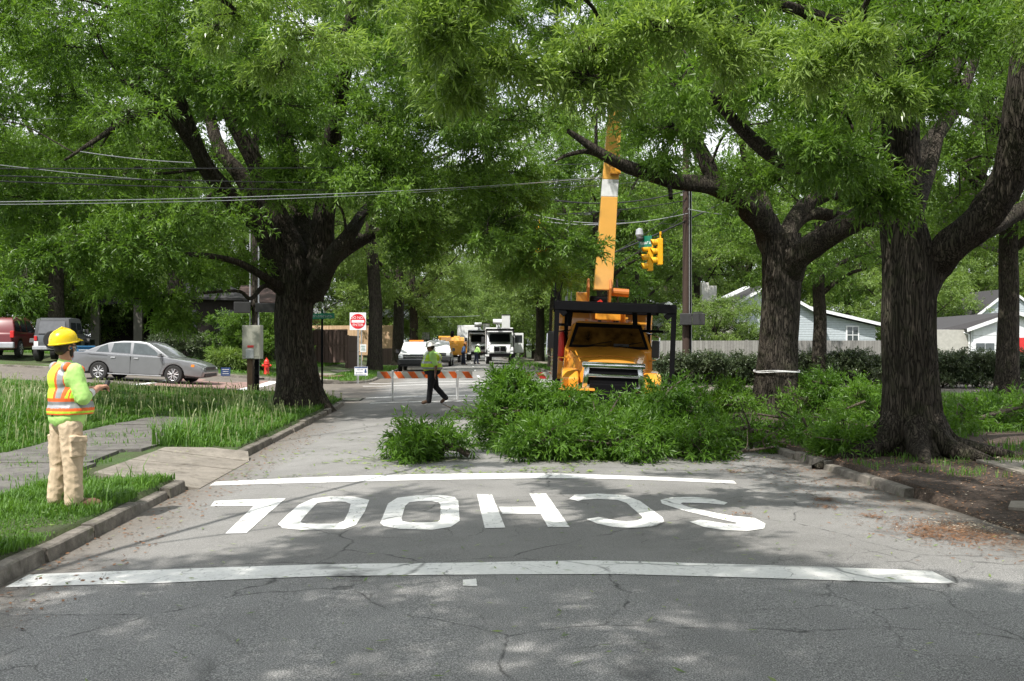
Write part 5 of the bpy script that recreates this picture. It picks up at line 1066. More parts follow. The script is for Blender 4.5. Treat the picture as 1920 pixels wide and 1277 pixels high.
signal('traffic_signal', 'yellow traffic signal hanging just left of and a little below the other in the pair', 1219, 459, 508, 42.5, face_cam(1219)+ang)
signal('traffic_signal', 'yellow traffic signal hidden in dark leaves left of the orange boom', 1013, 424, 474, 43, face_cam(1013)+math.radians(150))
signal('traffic_signal', 'orange traffic signal hidden in leaves over the white pickup', 781, 432, 482, 46, face_cam(781)+math.radians(160))
signal('traffic_signal', 'yellow signal fixed beside the top of the orange boom', 1152, 312, 337, 36, face_cam(1152)+ang)
c = P(1210, 453, 41.8); t = thing('street_name_sign', 'green street name sign hanging from the span wire beside the traffic signals', 'street sign', VR(c), face_cam(1210)+math.radians(-35))
MB().box((0, 0, 0), (0.62, 0.01, 0.44)).build('name_blade', 'sign_green', t, bevel=0.006); strokes(t, 'sign_white', 0, -0.009, -0.05, 0.46, 0.15, 4)
c = P(1199, 440, 41.8); t = thing('street_lamp', 'grey round lamp head on the span wire left of the hanging green sign', 'street lamp', VR(c)); MB().lathe([(0.02, 0.26), (0.13, 0.2), (0.16, 0.0), (0.10, -0.1)], 14).build('lamp_head', 'sign_grey', t, smooth=True); MB().ball((0.03, 0, -0.16), (0.14, 0.14, 0.11)).build('lamp_lens', 'black_plastic', t, smooth=True)
# wires
def wire(label, A, B, sag=0.3, r=0.008, mat='wire_black', n=24):
    a, b_ = np.array(A), np.array(B); c = (a+b_)/2; pts = [a+(b_-a)*t-np.array([0, 0, 4*sag*t*(1-t)])-c for t in np.linspace(0, 1, n)]
    o = MB().tube(pts, r, 6).build('overhead_wire', mat); o.location = c; tag(o, label, 'wire', 'overhead wires across the junction'); return o
wire('bright overhead wire rising slowly left to right across the left oak', P(-150, 380, 14), P(1130, 332, 26), 0.12, 0.0065, 'wire_bright')
wire('overhead wire just under the bright rising one across the left oak', P(-150, 384, 14.2), P(1060, 338, 26), 0.14, 0.005, 'wire_bright')
wire('upper thin dark wire across the left oak, from the left edge to the boom', P(-150, 316, 13), P(1285, 300, 46), 0.1, 0.008)
wire('second thin dark wire across the left oak, level with the first', P(-150, 325, 13), P(1285, 318, 46), 0.3, 0.008)
wire('third dark wire across the left oak, sagging lower', P(-150, 334, 13), P(1285, 330, 46), 0.35, 0.009)
wire('short bright wire at the far left falling to the right', P(-60, 302, 17), P(290, 338, 19), 0.02, 0.007, 'wire_bright')
wire('bright wire high at left between leaves', P(150, 284, 18), P(360, 305, 19), 0.03, 0.008, 'wire_bright')
wire('upper of two bright wires high at left between leaves', P(-60, 216, 23), P(120, 222, 24), 0.03, 0.011, 'wire_bright')
wire('thick span wire carrying the traffic signals up to the brown pole', P(1150, 474, 43), P(1420, 345, 50), 0.12, 0.035)
wire('wire from the brown pole down left behind the boom, upper', P(1290, 400, 46), P(1000, 412, 50), 0.35, 0.014, 'wire_bright')
wire('pale wire crossing behind the boom towards the brown pole', P(1000, 402, 46), P(1200, 416, 46), 0.2, 0.016, 'wire_bright')
wire('twisted dark cable from the boom to the brown pole', P(1020, 372, 45), P(1285, 358, 46), 0.35, 0.026)
wire('dark cable from behind the boom up to the brown pole', P(1040, 402, 44), P(1285, 376, 46), 0.1, 0.018)
wire('dark diagonal wire falling left from the brown pole', P(1285, 384, 46), P(1140, 480, 42), 0.1, 0.013)
wire('second dark diagonal wire falling left from the brown pole', P(1285, 400, 46), P(1150, 500, 42), 0.15, 0.012)
wire('bright cable from the brown pole to the right', P(1290, 392, 46), P(1460, 402, 47), 0.15, 0.022, 'wire_bright')
wire('thin wire from the brown pole to the right, lower', P(1150, 412, 46), P(1480, 426, 47), 0.1, 0.011)
wire('wire from the brown pole to the upper right', P(1285, 300, 46), P(1600, 262, 50), 0.3, 0.013)
wire('wire crossing above the low limb from the pole to the left', P(1285, 296, 46), P(1020, 345, 40), 0.2, 0.014)
wire('far pale wire hanging over the end of the street', P(700, 590, 120), P(900, 592, 120), 0.2, 0.02, 'wire_bright')
# barricades
def barricade(label, x0, x1, y, yb, d, rz_off, col, nst):
    q = d/FPX; W_ = (x1-x0)*q; p = GD((x0+x1)/2, d); t = thing('barricade', label, 'barricade', p, face_cam((x0+x1)/2)+rz_off, 'striped road barricades'); zc = CZ-(y-645)*q-p.z
    b_ = MB().box((0, 0, zc), (W_, 0.025, 0.205)).build('board', 'board_white', t, bevel=0.004)
    mb = MB(); w = W_/(nst*2)
    for k in range(nst): x = -W_/2+(k*2+0.4)*w; mb.add([(x, -0.0145, zc+0.1), (x+w, -0.0145, zc+0.1), (x+w+0.14, -0.0145, zc-0.1), (x+0.14, -0.0145, zc-0.1)], [(0, 1, 2, 3)])
    mb.build('stripes', col, b_); 
    for s_ in (-1, 1):
        xx = s_*W_*0.34 if nst > 4 else s_*W_*0.38
        for sy in (-1, 1): MB().box((xx, sy*0.16, (zc+0.12)/2-0.03), (0.055, 0.03, zc+0.24), Matrix.Rotation(sy*-0.28, 3, 'X')).build('leg', 'sign_white', t)
    return t
barricade('orange and white striped barricade across the road behind the walking worker', 708, 886, 703, 752, 31.5, 0.03, 'board_orange', 7)
barricade('red and white striped barricade just left of the orange truck', 948, 1050, 704, 752, 32.0, -0.08, 'board_red', 4)
# cones
def cone(label, x, yt, d):
    p = GD(x, d, 0.0); t = thing('traffic_cone', label, 'traffic cone', p, 0.3, 'orange traffic cones among the cut branches')
    MB().box((0, 0, 0.02), (0.36, 0.36, 0.035)).build('base', 'cone_orange', t, bevel=0.01); MB().lathe([(0.14, 0.035), (0.03, 0.70), (0.02, 0.705)], 20).build('cone', 'cone_orange', t, smooth=True)
    MB().lathe([(0.092, 0.36), (0.068, 0.50)], 20).build('collar', 'board_white', t, smooth=True); t.scale = (1.1,)*3
cone('orange traffic cone behind the wispy branch, the farther of the two', 947, 735, 26.5); cone('orange traffic cone half buried in leaves, the nearer of the two', 993, 755, 21.0)

# ------------------------------------------------------------------ vehicles
def wheel(parent, x, y, z, r, w, side, rim='alloy', spokes=5, truck=False):
    prof = [(r*0.62, -w/2), (r*0.93, -w/2), (r, -w*0.36), (r, w*0.36), (r*0.93, w/2), (r*0.62, w/2)]
    t = MB().lathe(prof, 28, axis='y').build('wheel', 'rubber', parent, smooth=True); t.location = (x, y, z)
    mb = MB(); o = side*w*0.5
    mb.lathe([(r*0.66, o*0.6), (r*0.66, o*0.98), (r*0.60, o*1.0), (r*0.56, o*0.8)], 24, axis='y'); mb.cyl((0, o*0.55, 0), (0, o*0.62, 0), r*0.6, n=24)
    rm = mb.build('rim', 'black_steel' if not truck else rim, t, smooth=False)
    mb = MB()
    for k in range(spokes):
        a = 2*math.pi*k/spokes+0.3; c, s_ = math.cos(a), math.sin(a)
        for da in (-0.16, 0.16):
            e = (math.cos(a+da*1.6)*r*0.60, o*0.94, math.sin(a+da*1.6)*r*0.60); mb.tube([(c*r*0.1, o*0.88, s_*r*0.1), e], [r*0.075, r*0.06], 6)
    mb.cyl((0, o*0.7, 0), (0, o*0.95, 0), r*0.15, n=14); mb.lathe([(r*0.57, o*0.9), (r*0.64, o*1.03), (r*0.66, o*0.9)], 28, axis='y'); mb.build('spokes', rim, t)
    return t
def arch(cx, r, zb, n=9): return [(cx+r*math.cos(math.pi*(1-i/n)), zb+math.sqrt(max(r*r, 0))*math.sin(math.pi*i/n)) for i in range(n+1)]
def car(name, label, loc, rot, paintm, S):
    """S: hw, top (rear to front upper outline), wheels (x...), wr, zb, house, wins, tap"""
    t = thing(name, label, 'car' if 'cat' not in S else S['cat'], loc, rot=rot, group=S.get('group')); hw = S['hw']; Lx = S['top'][0][0]; ends = max(abs(S['top'][0][0]), abs(S['top'][-1][0]))
    btap = lambda p: 1-0.11*(abs(p[0])/ends)**5-0.05*max(0, p[1]-S['belt']+0.25)
    wr = S['wr']; prof = list(S['top']); xf = sorted(S['wheels'])[::-1]
    for cx in xf: prof += [(cx+a, b_) for a, b_ in [(-q[0], q[1]) for q in arch(0, wr*1.17, S['zb'])]][0:0] + [(cx-(q[0]), max(q[1], S['zb'])) for q in arch(0, wr*1.17, wr*0.9 if False else S['zb']+0.10)]
    body = MB().prism([(a, b_) for a, b_ in prof], -hw, hw, 'y', btap).build('body', paintm, t, bevel=0.05, smooth=True, seg=3)
    # underside and wheel wells
    MB().box(((S['top'][0][0]+S['top'][-1][0])/2, 0, S['zb']+0.12), (ends*1.8, hw*1.62, 0.2)).build('underbody', 'black_plastic', t)
    for cx in S['wheels']: MB().box((cx, 0, S['zb']+wr*0.7), (wr*2.2, hw*1.7, wr*1.25)).build('wheel_well', 'black_plastic', t)
    hb = S['belt']; kt = S.get('tumble', 0.30); gt = lambda p: 1-kt*max(0, p[1]-hb)*1.0
    H = S['house']; gw = hw*0.955
    MB().prism(H, -gw, gw, 'y', gt).build('cabin', S.get('roofm', paintm), t, bevel=0.04, smooth=True, seg=3)
    for w in S['wins']:
        for s_ in (-1, 1):
            mb = MB(); mb.add([(x, s_*(gw*gt((x, z))+0.006), z) for x, z in w], [tuple(range(len(w)))]); mb.add([(x, s_*(gw*gt((x, z))-0.03), z) for x, z in w], [tuple(range(len(w)))]); mb.build('side_window', S.get('glass', 'sky_glass'), t)
    for nm, (a, b_, e) in S['screens'].items():     # a lower, b upper point of the outline, offset
        mb = MB(); ya, yb = gw*gt(a)*0.90, gw*gt(b_)*0.88; d = Vector((b_[0]-a[0], 0, b_[1]-a[1])); nrm = Vector((d.z, 0, -d.x)).normalized()*e
        A, B_ = Vector((a[0], 0, a[1]))+d*0.06+nrm, Vector((b_[0], 0, b_[1]))-d*0.06+nrm
        mb.add([(A.x, -ya, A.z), (A.x, ya, A.z), (B_.x, yb, B_.z), (B_.x, -yb, B_.z)], [(0, 1, 2, 3)]); mb.build(nm, S.get('wglass', 'window_glass'), t)
    for cx in S['wheels']:
        for s_ in (-1, 1): wheel(t, cx, s_*(hw-0.10), wr, wr, 0.22, s_, S.get('rim', 'alloy'))
    return t
# silver sedan
sp_ = GD(271, 39.7)
S = dict(hw=0.92, belt=0.94, wr=0.335, zb=0.21, wheels=(-1.35, 1.45), tumble=0.36, glass='sky_glass',
         top=[(-2.40, 0.24), (-2.50, 0.45), (-2.54, 0.70), (-2.50, 0.93), (-2.36, 1.0), (-1.70, 1.03), (-0.9, 1.0), (0.2, 0.97), (1.10, 0.95), (1.70, 0.87), (2.20, 0.76), (2.45, 0.64), (2.53, 0.48), (2.48, 0.26)],
         house=[(-2.02, 1.0), (-1.55, 1.22), (-1.05, 1.40), (-0.55, 1.475), (0.05, 1.49), (0.42, 1.44), (0.80, 1.24), (1.28, 0.93), (0.9, 0.90), (-1.7, 0.92)],
         wins=[[(-1.50, 1.04), (-1.36, 1.22), (-1.12, 1.33), (-1.02, 1.05)], [(-0.94, 1.05), (-0.88, 1.38), (-0.25, 1.42), (-0.22, 1.03)], [(-0.12, 1.02), (-0.13, 1.42), (0.34, 1.38), (0.66, 1.20), (0.90, 1.0)]],
         screens={'windscreen': ((1.28, 0.93), (0.42, 1.44), -0.035), 'rear_window': ((-2.02, 1.0), (-1.05, 1.40), 0.03)})
# the outline list runs rear to front on top, so the lower edge closes front to rear with the arches
t = car('sedan', 'silver four-door sedan parked facing right behind the tall grass, left of the big oak', sp_, (math.radians(0), 0.045, math.radians(-7)), 'silver_paint', S)
for (x0, x1, nm) in ((-1.02, -0.18, 'door'), (-0.15, 1.02, 'door')):
    for s_ in (-1, 1):
        zt_ = 0.93; f = lambda x: 0.92*(1-0.11*(abs(x)/2.54)**5)
        pts = [(x0, 0.30), (x1-(0.10 if x1 > 1 else 0), 0.30), (x1, 0.6), (x1, zt_), (x0, zt_)] if x0 > -0.5 else [(x0+0.22, 0.30), (x1, 0.30), (x1, zt_), (x0-0.02, zt_), (x0-0.02, 0.72)]
        mb = MB(); n = len(pts); mb.add([(x, s_*(f(x)-0.02), z) for x, z in pts]+[(x, s_*(f(x)+0.007), z) for x, z in pts], [tuple(range(n)), tuple(range(n, 2*n))]+[(i, (i+1) % n, n+(i+1) % n, n+i) for i in range(n)])
        dr = mb.build('door', 'silver_paint', t, bevel=0.004); hx_ = x0+0.20
        MB().box((hx_, s_*(f(hx_)+0.025), 0.86), (0.17, 0.025, 0.035)).build('handle', 'alloy', dr, bevel=0.008)
for s_ in (-1, 1):
    MB().box((2.33, s_*0.64, 0.60), (0.28, 0.26, 0.10), Matrix.Rotation(s_*-0.35, 3, 'Z') @ Matrix.Rotation(0.4, 3, 'Y')).build('headlight', 'clear_lens', t, bevel=0.03); MB().box((2.08, s_*0.845, 0.68), (0.24, 0.03, 0.09)).build('turn_signal', 'amber_lens', t, bevel=0.01)
    MB().box((-2.46, s_*0.70, 0.86), (0.16, 0.36, 0.17)).build('tail_light', 'red_lens', t, bevel=0.03); MB().box((0.95, s_*1.0, 1.02), (0.11, 0.2, 0.13)).build('wing_mirror', 'silver_paint', t, bevel=0.03)
MB().box((2.50, 0, 0.60), (0.06, 0.9, 0.10)).build('grille', 'black_plastic', t, bevel=0.02); MB().box((2.50, 0, 0.35), (0.06, 1.2, 0.12)).build('air_intake', 'black_plastic', t, bevel=0.02); MB().box((0, -0.915, 0.27), (2.0, 0.02, 0.03)).build('sill_trim', 'alloy', t)
# red car, seen from behind
p = GD(16, 47.2); slope = (0.0, 0.0, math.radians(96))
S = dict(hw=0.91, belt=1.05, wr=0.36, zb=0.28, wheels=(-1.32, 1.30), tumble=0.22, glass='dark_glass',
         top=[(-2.15, 0.34), (-2.25, 0.55), (-2.22, 0.98), (-2.15, 1.08), (0.9, 1.06), (1.15, 1.05), (1.9, 0.98), (2.2, 0.82), (2.25, 0.5), (2.18, 0.33)],
         house=[(-2.16, 1.04), (-2.0, 1.50), (-1.88, 1.66), (-1.5, 1.72), (0.1, 1.72), (0.45, 1.66), (1.2, 1.02)],
         wins=[[(-1.95, 1.12), (-1.80, 1.55), (-1.22, 1.58), (-1.22, 1.10)], [(-1.12, 1.10), (-1.12, 1.58), (-0.35, 1.60), (-0.35, 1.08)], [(-0.25, 1.08), (-0.25, 1.60), (0.30, 1.57), (0.90, 1.08)]],
         screens={'windscreen': ((1.2, 1.02), (0.45, 1.66), -0.03), 'rear_window': ((-2.15, 1.10), (-2.0, 1.58), 0.05)}, wglass='sky_glass')
t = car('parked_suv', 'dark red sport utility vehicle parked at the left edge, seen from behind', p, slope, 'red_paint', S)
MB().box((-2.27, 0, 0.52), (0.20, 1.80, 0.26)).build('rear_bumper', 'sign_grey', t, bevel=0.05)
for s_ in (-1, 1):
    MB().box((-2.20, s_*0.80, 0.98), (0.14, 0.16, 0.30)).build('tail_light', 'red_lens', t, bevel=0.03)
    MB().tube([(-1.7, s_*0.66, 1.74), (-1.65, s_*0.66, 1.80), (0.1, s_*0.66, 1.80), (0.2, s_*0.66, 1.74)], 0.022, 8).build('roof_rail', 'alloy', t); MB().box((0.75, s_*1.0, 1.12), (0.12, 0.2, 0.16)).build('wing_mirror', 'black_plastic', t, bevel=0.03)
MB().box((-2.262, 0.05, 0.86), (0.03, 0.5, 0.12)).build('number_plate', 'sign_white', t, bevel=0.01); MB().box((-2.21, 0.1, 1.24), (0.02, 0.4, 0.02), Matrix.Rotation(0.4, 3, 'X')).build('rear_wiper', 'black_plastic', t)
# grey jeep
p = GD(119, 46.6)
t = thing('jeep', 'grey open jeep with a soft top parked behind the flagger, seen from behind', 'car', p, math.radians(95))
prof = [(-1.75, 0.55), (-1.75, 1.12), (0.35, 1.12), (0.55, 1.16), (1.75, 1.08), (1.80, 0.62), (1.65, 0.55), (1.55, 0.95), (0.80, 0.95), (0.65, 0.55), (-0.75, 0.55), (-0.85, 0.92), (-1.50, 0.92), (-1.62, 0.55)]
MB().prism(prof, -0.72, 0.72, 'y').build('body', 'grey_jeep', t, bevel=0.03, smooth=True)
MB().box((0, 0, 0.55), (3.3, 1.0, 0.22)).build('chassis', 'black_plastic', t)
MB().prism([(-1.72, 1.1), (-1.60, 1.80), (-1.2, 1.85), (0.1, 1.84), (0.25, 1.78), (0.55, 1.12)], -0.72, 0.72, 'y', lambda q: 1-0.13*max(0, q[1]-1.1)).build('soft_top', 'soft_top', t, bevel=0.05, smooth=True)
MB().add([(-1.735, -0.55, 1.18), (-1.735, 0.55, 1.18), (-1.645, 0.50, 1.70), (-1.645, -0.50, 1.70)], [(0, 1, 2, 3)]).build('rear_window', 'vinyl_clear', t)
for s_ in (-1, 1):
    mb = MB(); mb.add([(-1.45, s_*0.725, 1.18), (-0.6, s_*0.725, 1.18), (-0.6, s_*0.66, 1.72), (-1.40, s_*0.66, 1.72)], [(0, 1, 2, 3)]); mb.add([(-0.5, s_*0.725, 1.18), (0.35, s_*0.725, 1.18), (0.1, s_*0.66, 1.72), (-0.5, s_*0.66, 1.72)], [(0, 1, 2, 3)]); mb.build('side_window', 'dark_glass', t)
    for cx in (-1.18, 1.18):
        wheel(t, cx, s_*0.68, 0.38, 0.38, 0.24, s_, 'alloy'); MB().prism([(cx-0.52, 0.80), (cx-0.45, 0.98), (cx+0.45, 0.98), (cx+0.55, 0.70), (cx+0.50, 0.70), (cx+0.40, 0.92), (cx-0.40, 0.92), (cx-0.47, 0.78)], s_*0.70, s_*0.92, 'y').build('fender_flare', 'black_plastic', t, bevel=0.02)
    MB().box((-1.77, s_*0.64, 0.98), (0.07, 0.12, 0.20)).build('tail_light', 'red_lens', t, bevel=0.02); MB().box((0.42, s_*0.86, 1.28), (0.06, 0.17, 0.2)).build('wing_mirror', 'black_plastic', t, bevel=0.02); MB().box((-1.76, s_*0.62, 0.74), (0.06, 0.18, 0.22)).build('corner_panel', 'white_paint', t, bevel=0.02)
MB().box((-1.82, 0, 0.58), (0.12, 1.5, 0.16)).build('rear_bumper', 'sign_grey', t, bevel=0.03)
sw = MB().lathe([(0.2, -0.12), (0.34, -0.12), (0.38, -0.07), (0.38, 0.07), (0.34, 0.12), (0.2, 0.12)], 28, axis='x').build('spare_wheel', 'rubber', t, smooth=True); sw.location = (-1.92, -0.1, 0.92)
# blue recycling bin
p = GD(160, 42.6); t = thing('recycling_bin', 'blue wheeled recycling bin between the jeep and the rear of the silver sedan', 'bin', p, face_cam(160)+0.1)
MB().prism([(-0.24, 0.08), (-0.30, 1.0), (0.30, 1.0), (0.24, 0.08)], -0.32, 0.32, 'y').build('tub', 'bin_blue', t, bevel=0.02); MB().box((0, 0, 1.03), (0.68, 0.72, 0.07)).build('lid', 'bin_blue', t, bevel=0.02)
MB().cyl((-0.3, 0.3, 0.1), (0.3, 0.3, 0.1), 0.10, n=16).build('wheels', 'black_plastic', t); MB().box((0, -0.33, 0.62), (0.5, 0.015, 0.03)).box((0, -0.33, 0.9), (0.56, 0.015, 0.03)).build('trim_band', 'sign_white', t)

def pickup(label, loc, rz, body_mat, beacon='amber_lens', group='white pickups parked on the far left side'):
    S = dict(hw=0.97, belt=1.12, wr=0.38, zb=0.34, wheels=(-1.75, 1.70), tumble=0.28, cat='pickup truck', group=group, rim='alloy', glass='dark_glass',
         top=[(-2.75, 0.45), (-2.80, 0.6), (-2.80, 1.12), (-0.9, 1.14), (0.75, 1.14), (1.2, 1.15), (2.35, 1.08), (2.58, 0.98), (2.62, 0.6), (2.55, 0.42)],
         house=[(-0.85, 1.1), (-0.75, 1.66), (-0.55, 1.84), (0.45, 1.86), (0.66, 1.82), (1.32, 1.14)],
         wins=[[(-0.55, 1.18), (-0.50, 1.70), (0.45, 1.72), (0.98, 1.18)]], screens={'windscreen': ((1.32, 1.14), (0.66, 1.82), -0.035), 'rear_window': ((-0.85, 1.12), (-0.75, 1.70), 0.03)}, wglass='sky_glass')
    t = car('pickup_truck', label, loc, (0, 0, rz), body_mat, S)
    MB().box((2.62, 0, 0.92), (0.08, 1.25, 0.24)).build('grille', 'black_plastic', t, bevel=0.02); MB().box((2.68, 0, 0.92), (0.03, 1.2, 0.03)).build('grille_bar', 'chrome', t)
    for s_ in (-1, 1):
        MB().box((2.60, s_*0.76, 0.93), (0.10, 0.30, 0.22)).build('headlight', 'clear_lens', t, bevel=0.03); MB().box((1.05, s_*1.10, 1.25), (0.10, 0.22, 0.24)).build('wing_mirror', 'black_plastic', t, bevel=0.03)
    MB().box((2.64, 0, 0.60), (0.20, 1.92, 0.30)).build('front_bumper', 'black_plastic', t, bevel=0.04); MB().box((2.6, 0, 0.40), (0.16, 1.6, 0.14)).build('air_dam', 'black_plastic', t, bevel=0.02)
    MB().box((0.0, 0, 1.90), (0.20, 0.9, 0.09)).build('light_bar', beacon, t, bevel=0.02); return t
pickup('white pickup parked on the left of the far street behind the walking worker', GD(781, 67.8), math.radians(-92), 'white_paint')
t = pickup('white pickup with a dark grille behind the first one, towing a yellow machine', GD(824, 80), math.radians(-92), 'white_paint', 'sign_white')
# yellow chipper bodies down the street
def chipper(label, x, d, w, h, rz, g='yellow machines parked down the street'):
    p = GD(x, d); t = thing('wood_chipper', label, 'wood chipper', p, rz, g)
    MB().prism([(-1.6, 0.75), (-1.6, h*0.86), (-1.3, h), (1.2, h), (1.5, h*0.7), (1.5, 0.75)], -w/2, w/2, 'y').build('housing', 'orange_paint', t, bevel=0.05, smooth=True)
    MB().prism([(1.4, 0.7), (1.5, h*0.75), (2.3, h*0.6), (2.3, 0.6)], -w*0.35, w*0.35, 'y').build('feed_chute', 'orange_paint', t, bevel=0.03); MB().tube([(-1.0, 0, h*0.9), (-1.0, 0, h+0.25), (-1.3, 0, h+0.4)], 0.14, 10).build('discharge_spout', 'black_steel', t)
    MB().box((-0.3, 0, 0.62), (4.2, w*0.6, 0.12)).build('chassis', 'black_steel', t)
    for s_ in (-1, 1): wheel(t, 0.1, s_*(w/2+0.02), 0.38, 0.38, 0.22, s_, 'sign_white')
    return t
chipper('yellow wood chipper towed behind the white pickups', 846, 88, 1.9, 2.2, math.radians(95)); chipper('yellow wood chipper left of the far white truck beside the man in blue', 862, 104, 1.5, 1.9, math.radians(88))
p = GD(843, 95); t = thing('box_truck', 'yellow-bodied truck behind the chipper on the left of the far street', 'truck', p, math.radians(-92), 'yellow machines parked down the street')
MB().box((-1.5, 0, 1.6), (4.4, 1.9, 1.5)).build('cargo_box', 'orange_paint', t, bevel=0.05); MB().prism([(0.8, 0.6), (0.8, 2.1), (1.5, 2.05), (2.0, 1.35), (2.9, 1.2), (3.0, 0.6)], -0.95, 0.95, 'y').build('cab', 'white_paint', t, bevel=0.06, smooth=True)
for cx in (-2.4, 2.2):
    for s_ in (-1, 1): wheel(t, cx, s_*0.95, 0.42, 0.42, 0.28, s_, 'sign_white')

# white bucket trucks; local +x is the front
def bucket_truck(label, loc, rz, low=False):
    t = thing('bucket_truck', label, 'bucket truck', loc, rz, 'white bucket trucks down the street')
    hood = [(1.9, 0.95), (1.9, 1.85), (2.9, 1.62), (3.35, 1.50), (3.45, 1.0), (3.4, 0.85)]
    MB().prism(hood, -1.0, 1.0, 'y', lambda q: 1-0.16*max(0, (q[0]-2.4))).build('hood', 'white_paint', t, bevel=0.09, smooth=True, seg=3)
    MB().prism([(0.3, 0.95), (0.3, 2.55), (0.55, 2.68), (1.45, 2.66), (1.62, 2.55), (2.05, 1.75), (2.05, 0.95)], -1.08, 1.08, 'y', lambda q: 1-0.05*max(0, q[1]-1.6)).build('cab', 'white_paint', t, bevel=0.06, smooth=True, seg=3)
    MB().add([(2.09, -0.88, 1.84), (2.09, 0.88, 1.84), (1.70, 0.84, 2.50), (1.70, -0.84, 2.50)], [(0, 1, 2, 3)]).build('windscreen', 'dark_glass', t)
    for s_ in (-1, 1):
        mb = MB(); mb.add([(0.75, s_*1.085, 1.8), (1.85, s_*1.085, 1.8), (1.55, s_*1.05, 2.45), (0.75, s_*1.05, 2.45)], [(0, 1, 2, 3)]); mb.build('side_window', 'dark_glass', t)
        MB().prism([(2.1, 0.75), (2.25, 1.35), (2.6, 1.45), (3.2, 1.35), (3.38, 0.95), (3.38, 0.8), (3.2, 0.8), (3.1, 1.05), (2.7, 1.2), (2.35, 1.05), (2.25, 0.75)], s_*0.85, s_*1.16, 'y').build('fender', 'white_paint', t, bevel=0.05, smooth=True)
        MB().box((3.32, s_*0.86, 1.12), (0.16, 0.36, 0.20)).build('headlight', 'clear_lens', t, bevel=0.05); MB().box((1.95, s_*1.38, 2.0), (0.1, 0.24, 0.5)).build('wing_mirror', 'black_plastic', t, bevel=0.04)
        for cx in (2.72, -2.4): wheel(t, cx, s_*1.0, 0.5, 0.5, 0.28, s_, 'sign_white', truck=True)
    g_ = MB().box((3.44, 0, 1.25), (0.12, 1.02, 0.50)).build('grille', 'chrome', t, bevel=0.14, smooth=True); mb = MB(); mb.box((3.505, -0.25, 1.25), (0.02, 0.44, 0.36)); mb.box((3.505, 0.25, 1.25), (0.02, 0.44, 0.36)); mb.build('grille_mesh', 'black_steel', g_, bevel=0.004)
    MB().box((3.62, 0, 0.74), (0.36, 2.5, 0.28)).build('front_bumper', 'black_steel', t, bevel=0.03); MB().box((3.815, -1.05, 0.74), (0.01, 0.32, 0.16)).build('warning_plate', 'sign_white', t); MB().box((0, 0, 0.72), (6.8, 0.9, 0.25)).build('chassis', 'black_steel', t)
    mb = MB()
    for s_ in (-1, 1): mb.box((3.45, s_*1.12, 1.75), (0.08, 0.08, 2.1)); mb.box((1.4, s_*1.12, 2.82), (4.1, 0.08, 0.08))
    mb.box((3.45, 0, 2.82), (0.1, 2.3, 0.16)); mb.box((0.4, 0, 2.82), (0.1, 2.3, 0.12)); mb.box((2.4, 0, 2.86), (2.1, 2.2, 0.03)); mb.build('guard_frame', 'black_steel', t)
    MB().box((-2.0, 0, 2.0), (4.2, 2.35, 2.1)).build('chip_box', 'white_paint', t, bevel=0.05); MB().tube([(-1.2, 0, 3.0), (-0.4, -0.1, 3.3), (2.2, -0.2, 3.45)], 0.17, 10).build('boom', 'white_paint', t); MB().cyl((2.3, -0.55, 3.5), (2.3, 0.15, 3.5), 0.22, n=14).build('boom_joint', 'white_paint', t)
    b_ = MB().prism([(-0.3, 0), (-0.34, 1.12), (0.34, 1.12), (0.3, 0)], -0.34, 0.34, 'y').build('bucket', 'white_paint', t, bevel=0.04); b_.location = (2.7, 0.5 if not low else 0.6, 2.92 if not low else 2.5)
    MB().box((0, 0, 1.14), (0.74, 0.74, 0.05)).build('bucket_rim', 'black_plastic', b_)
    return t
bt = bucket_truck('far white bucket truck with black guard frame and open door on the right', GD(936, 90.5), math.radians(-91))
MB().box((1.0, 1.55, 1.75), (0.06, 0.95, 1.65), Matrix.Rotation(-0.1, 3, 'Z')).build('open_door', 'white_paint', bt, bevel=0.03); MB().box((1.04, 1.60, 2.1), (0.07, 0.6, 0.6), Matrix.Rotation(-0.1, 3, 'Z')).build('door_window', 'dark_glass', bt)
bucket_truck('second white bucket truck half hidden left behind the first one', GD(900, 106), math.radians(-91), True)
p = GD(880, 118); t = thing('box_truck', 'large white box truck body left behind the bucket trucks', 'truck', p, math.radians(-91)); MB().box((0, 0, 2.2), (6, 2.5, 2.9)).build('cargo_box', 'white_paint', t, bevel=0.08); MB().box((0, 0, 0.7), (6.2, 1.2, 0.2)).build('chassis', 'black_steel', t)
for cx in (-2, 2):
    for s_ in (-1, 1): wheel(t, cx, s_*1.05, 0.5, 0.5, 0.28, s_, 'sign_white')

# ------------------------------------------------------------------ orange bucket truck; local -y is the front, x to the right
D = 22.3; p = GD(1146, D); p.z = 0.02
t = thing('bucket_truck', 'orange bucket truck with black guard frame and raised boom behind the branches', 'bucket truck', p, rot=(0, math.radians(2.2), math.radians(-4)))
q = D/FPX; Z = lambda y, d=D: CZ-(y-645)*d/FPX-p.z; X_ = lambda x, d=D: (x-1146)*d/FPX
def obox(nm, c, d, m_='orange_paint', b_=0.02, R=None, par=None, smooth=False): return MB().box(c, d, R).build(nm, m_, par or t, bevel=b_, smooth=smooth)
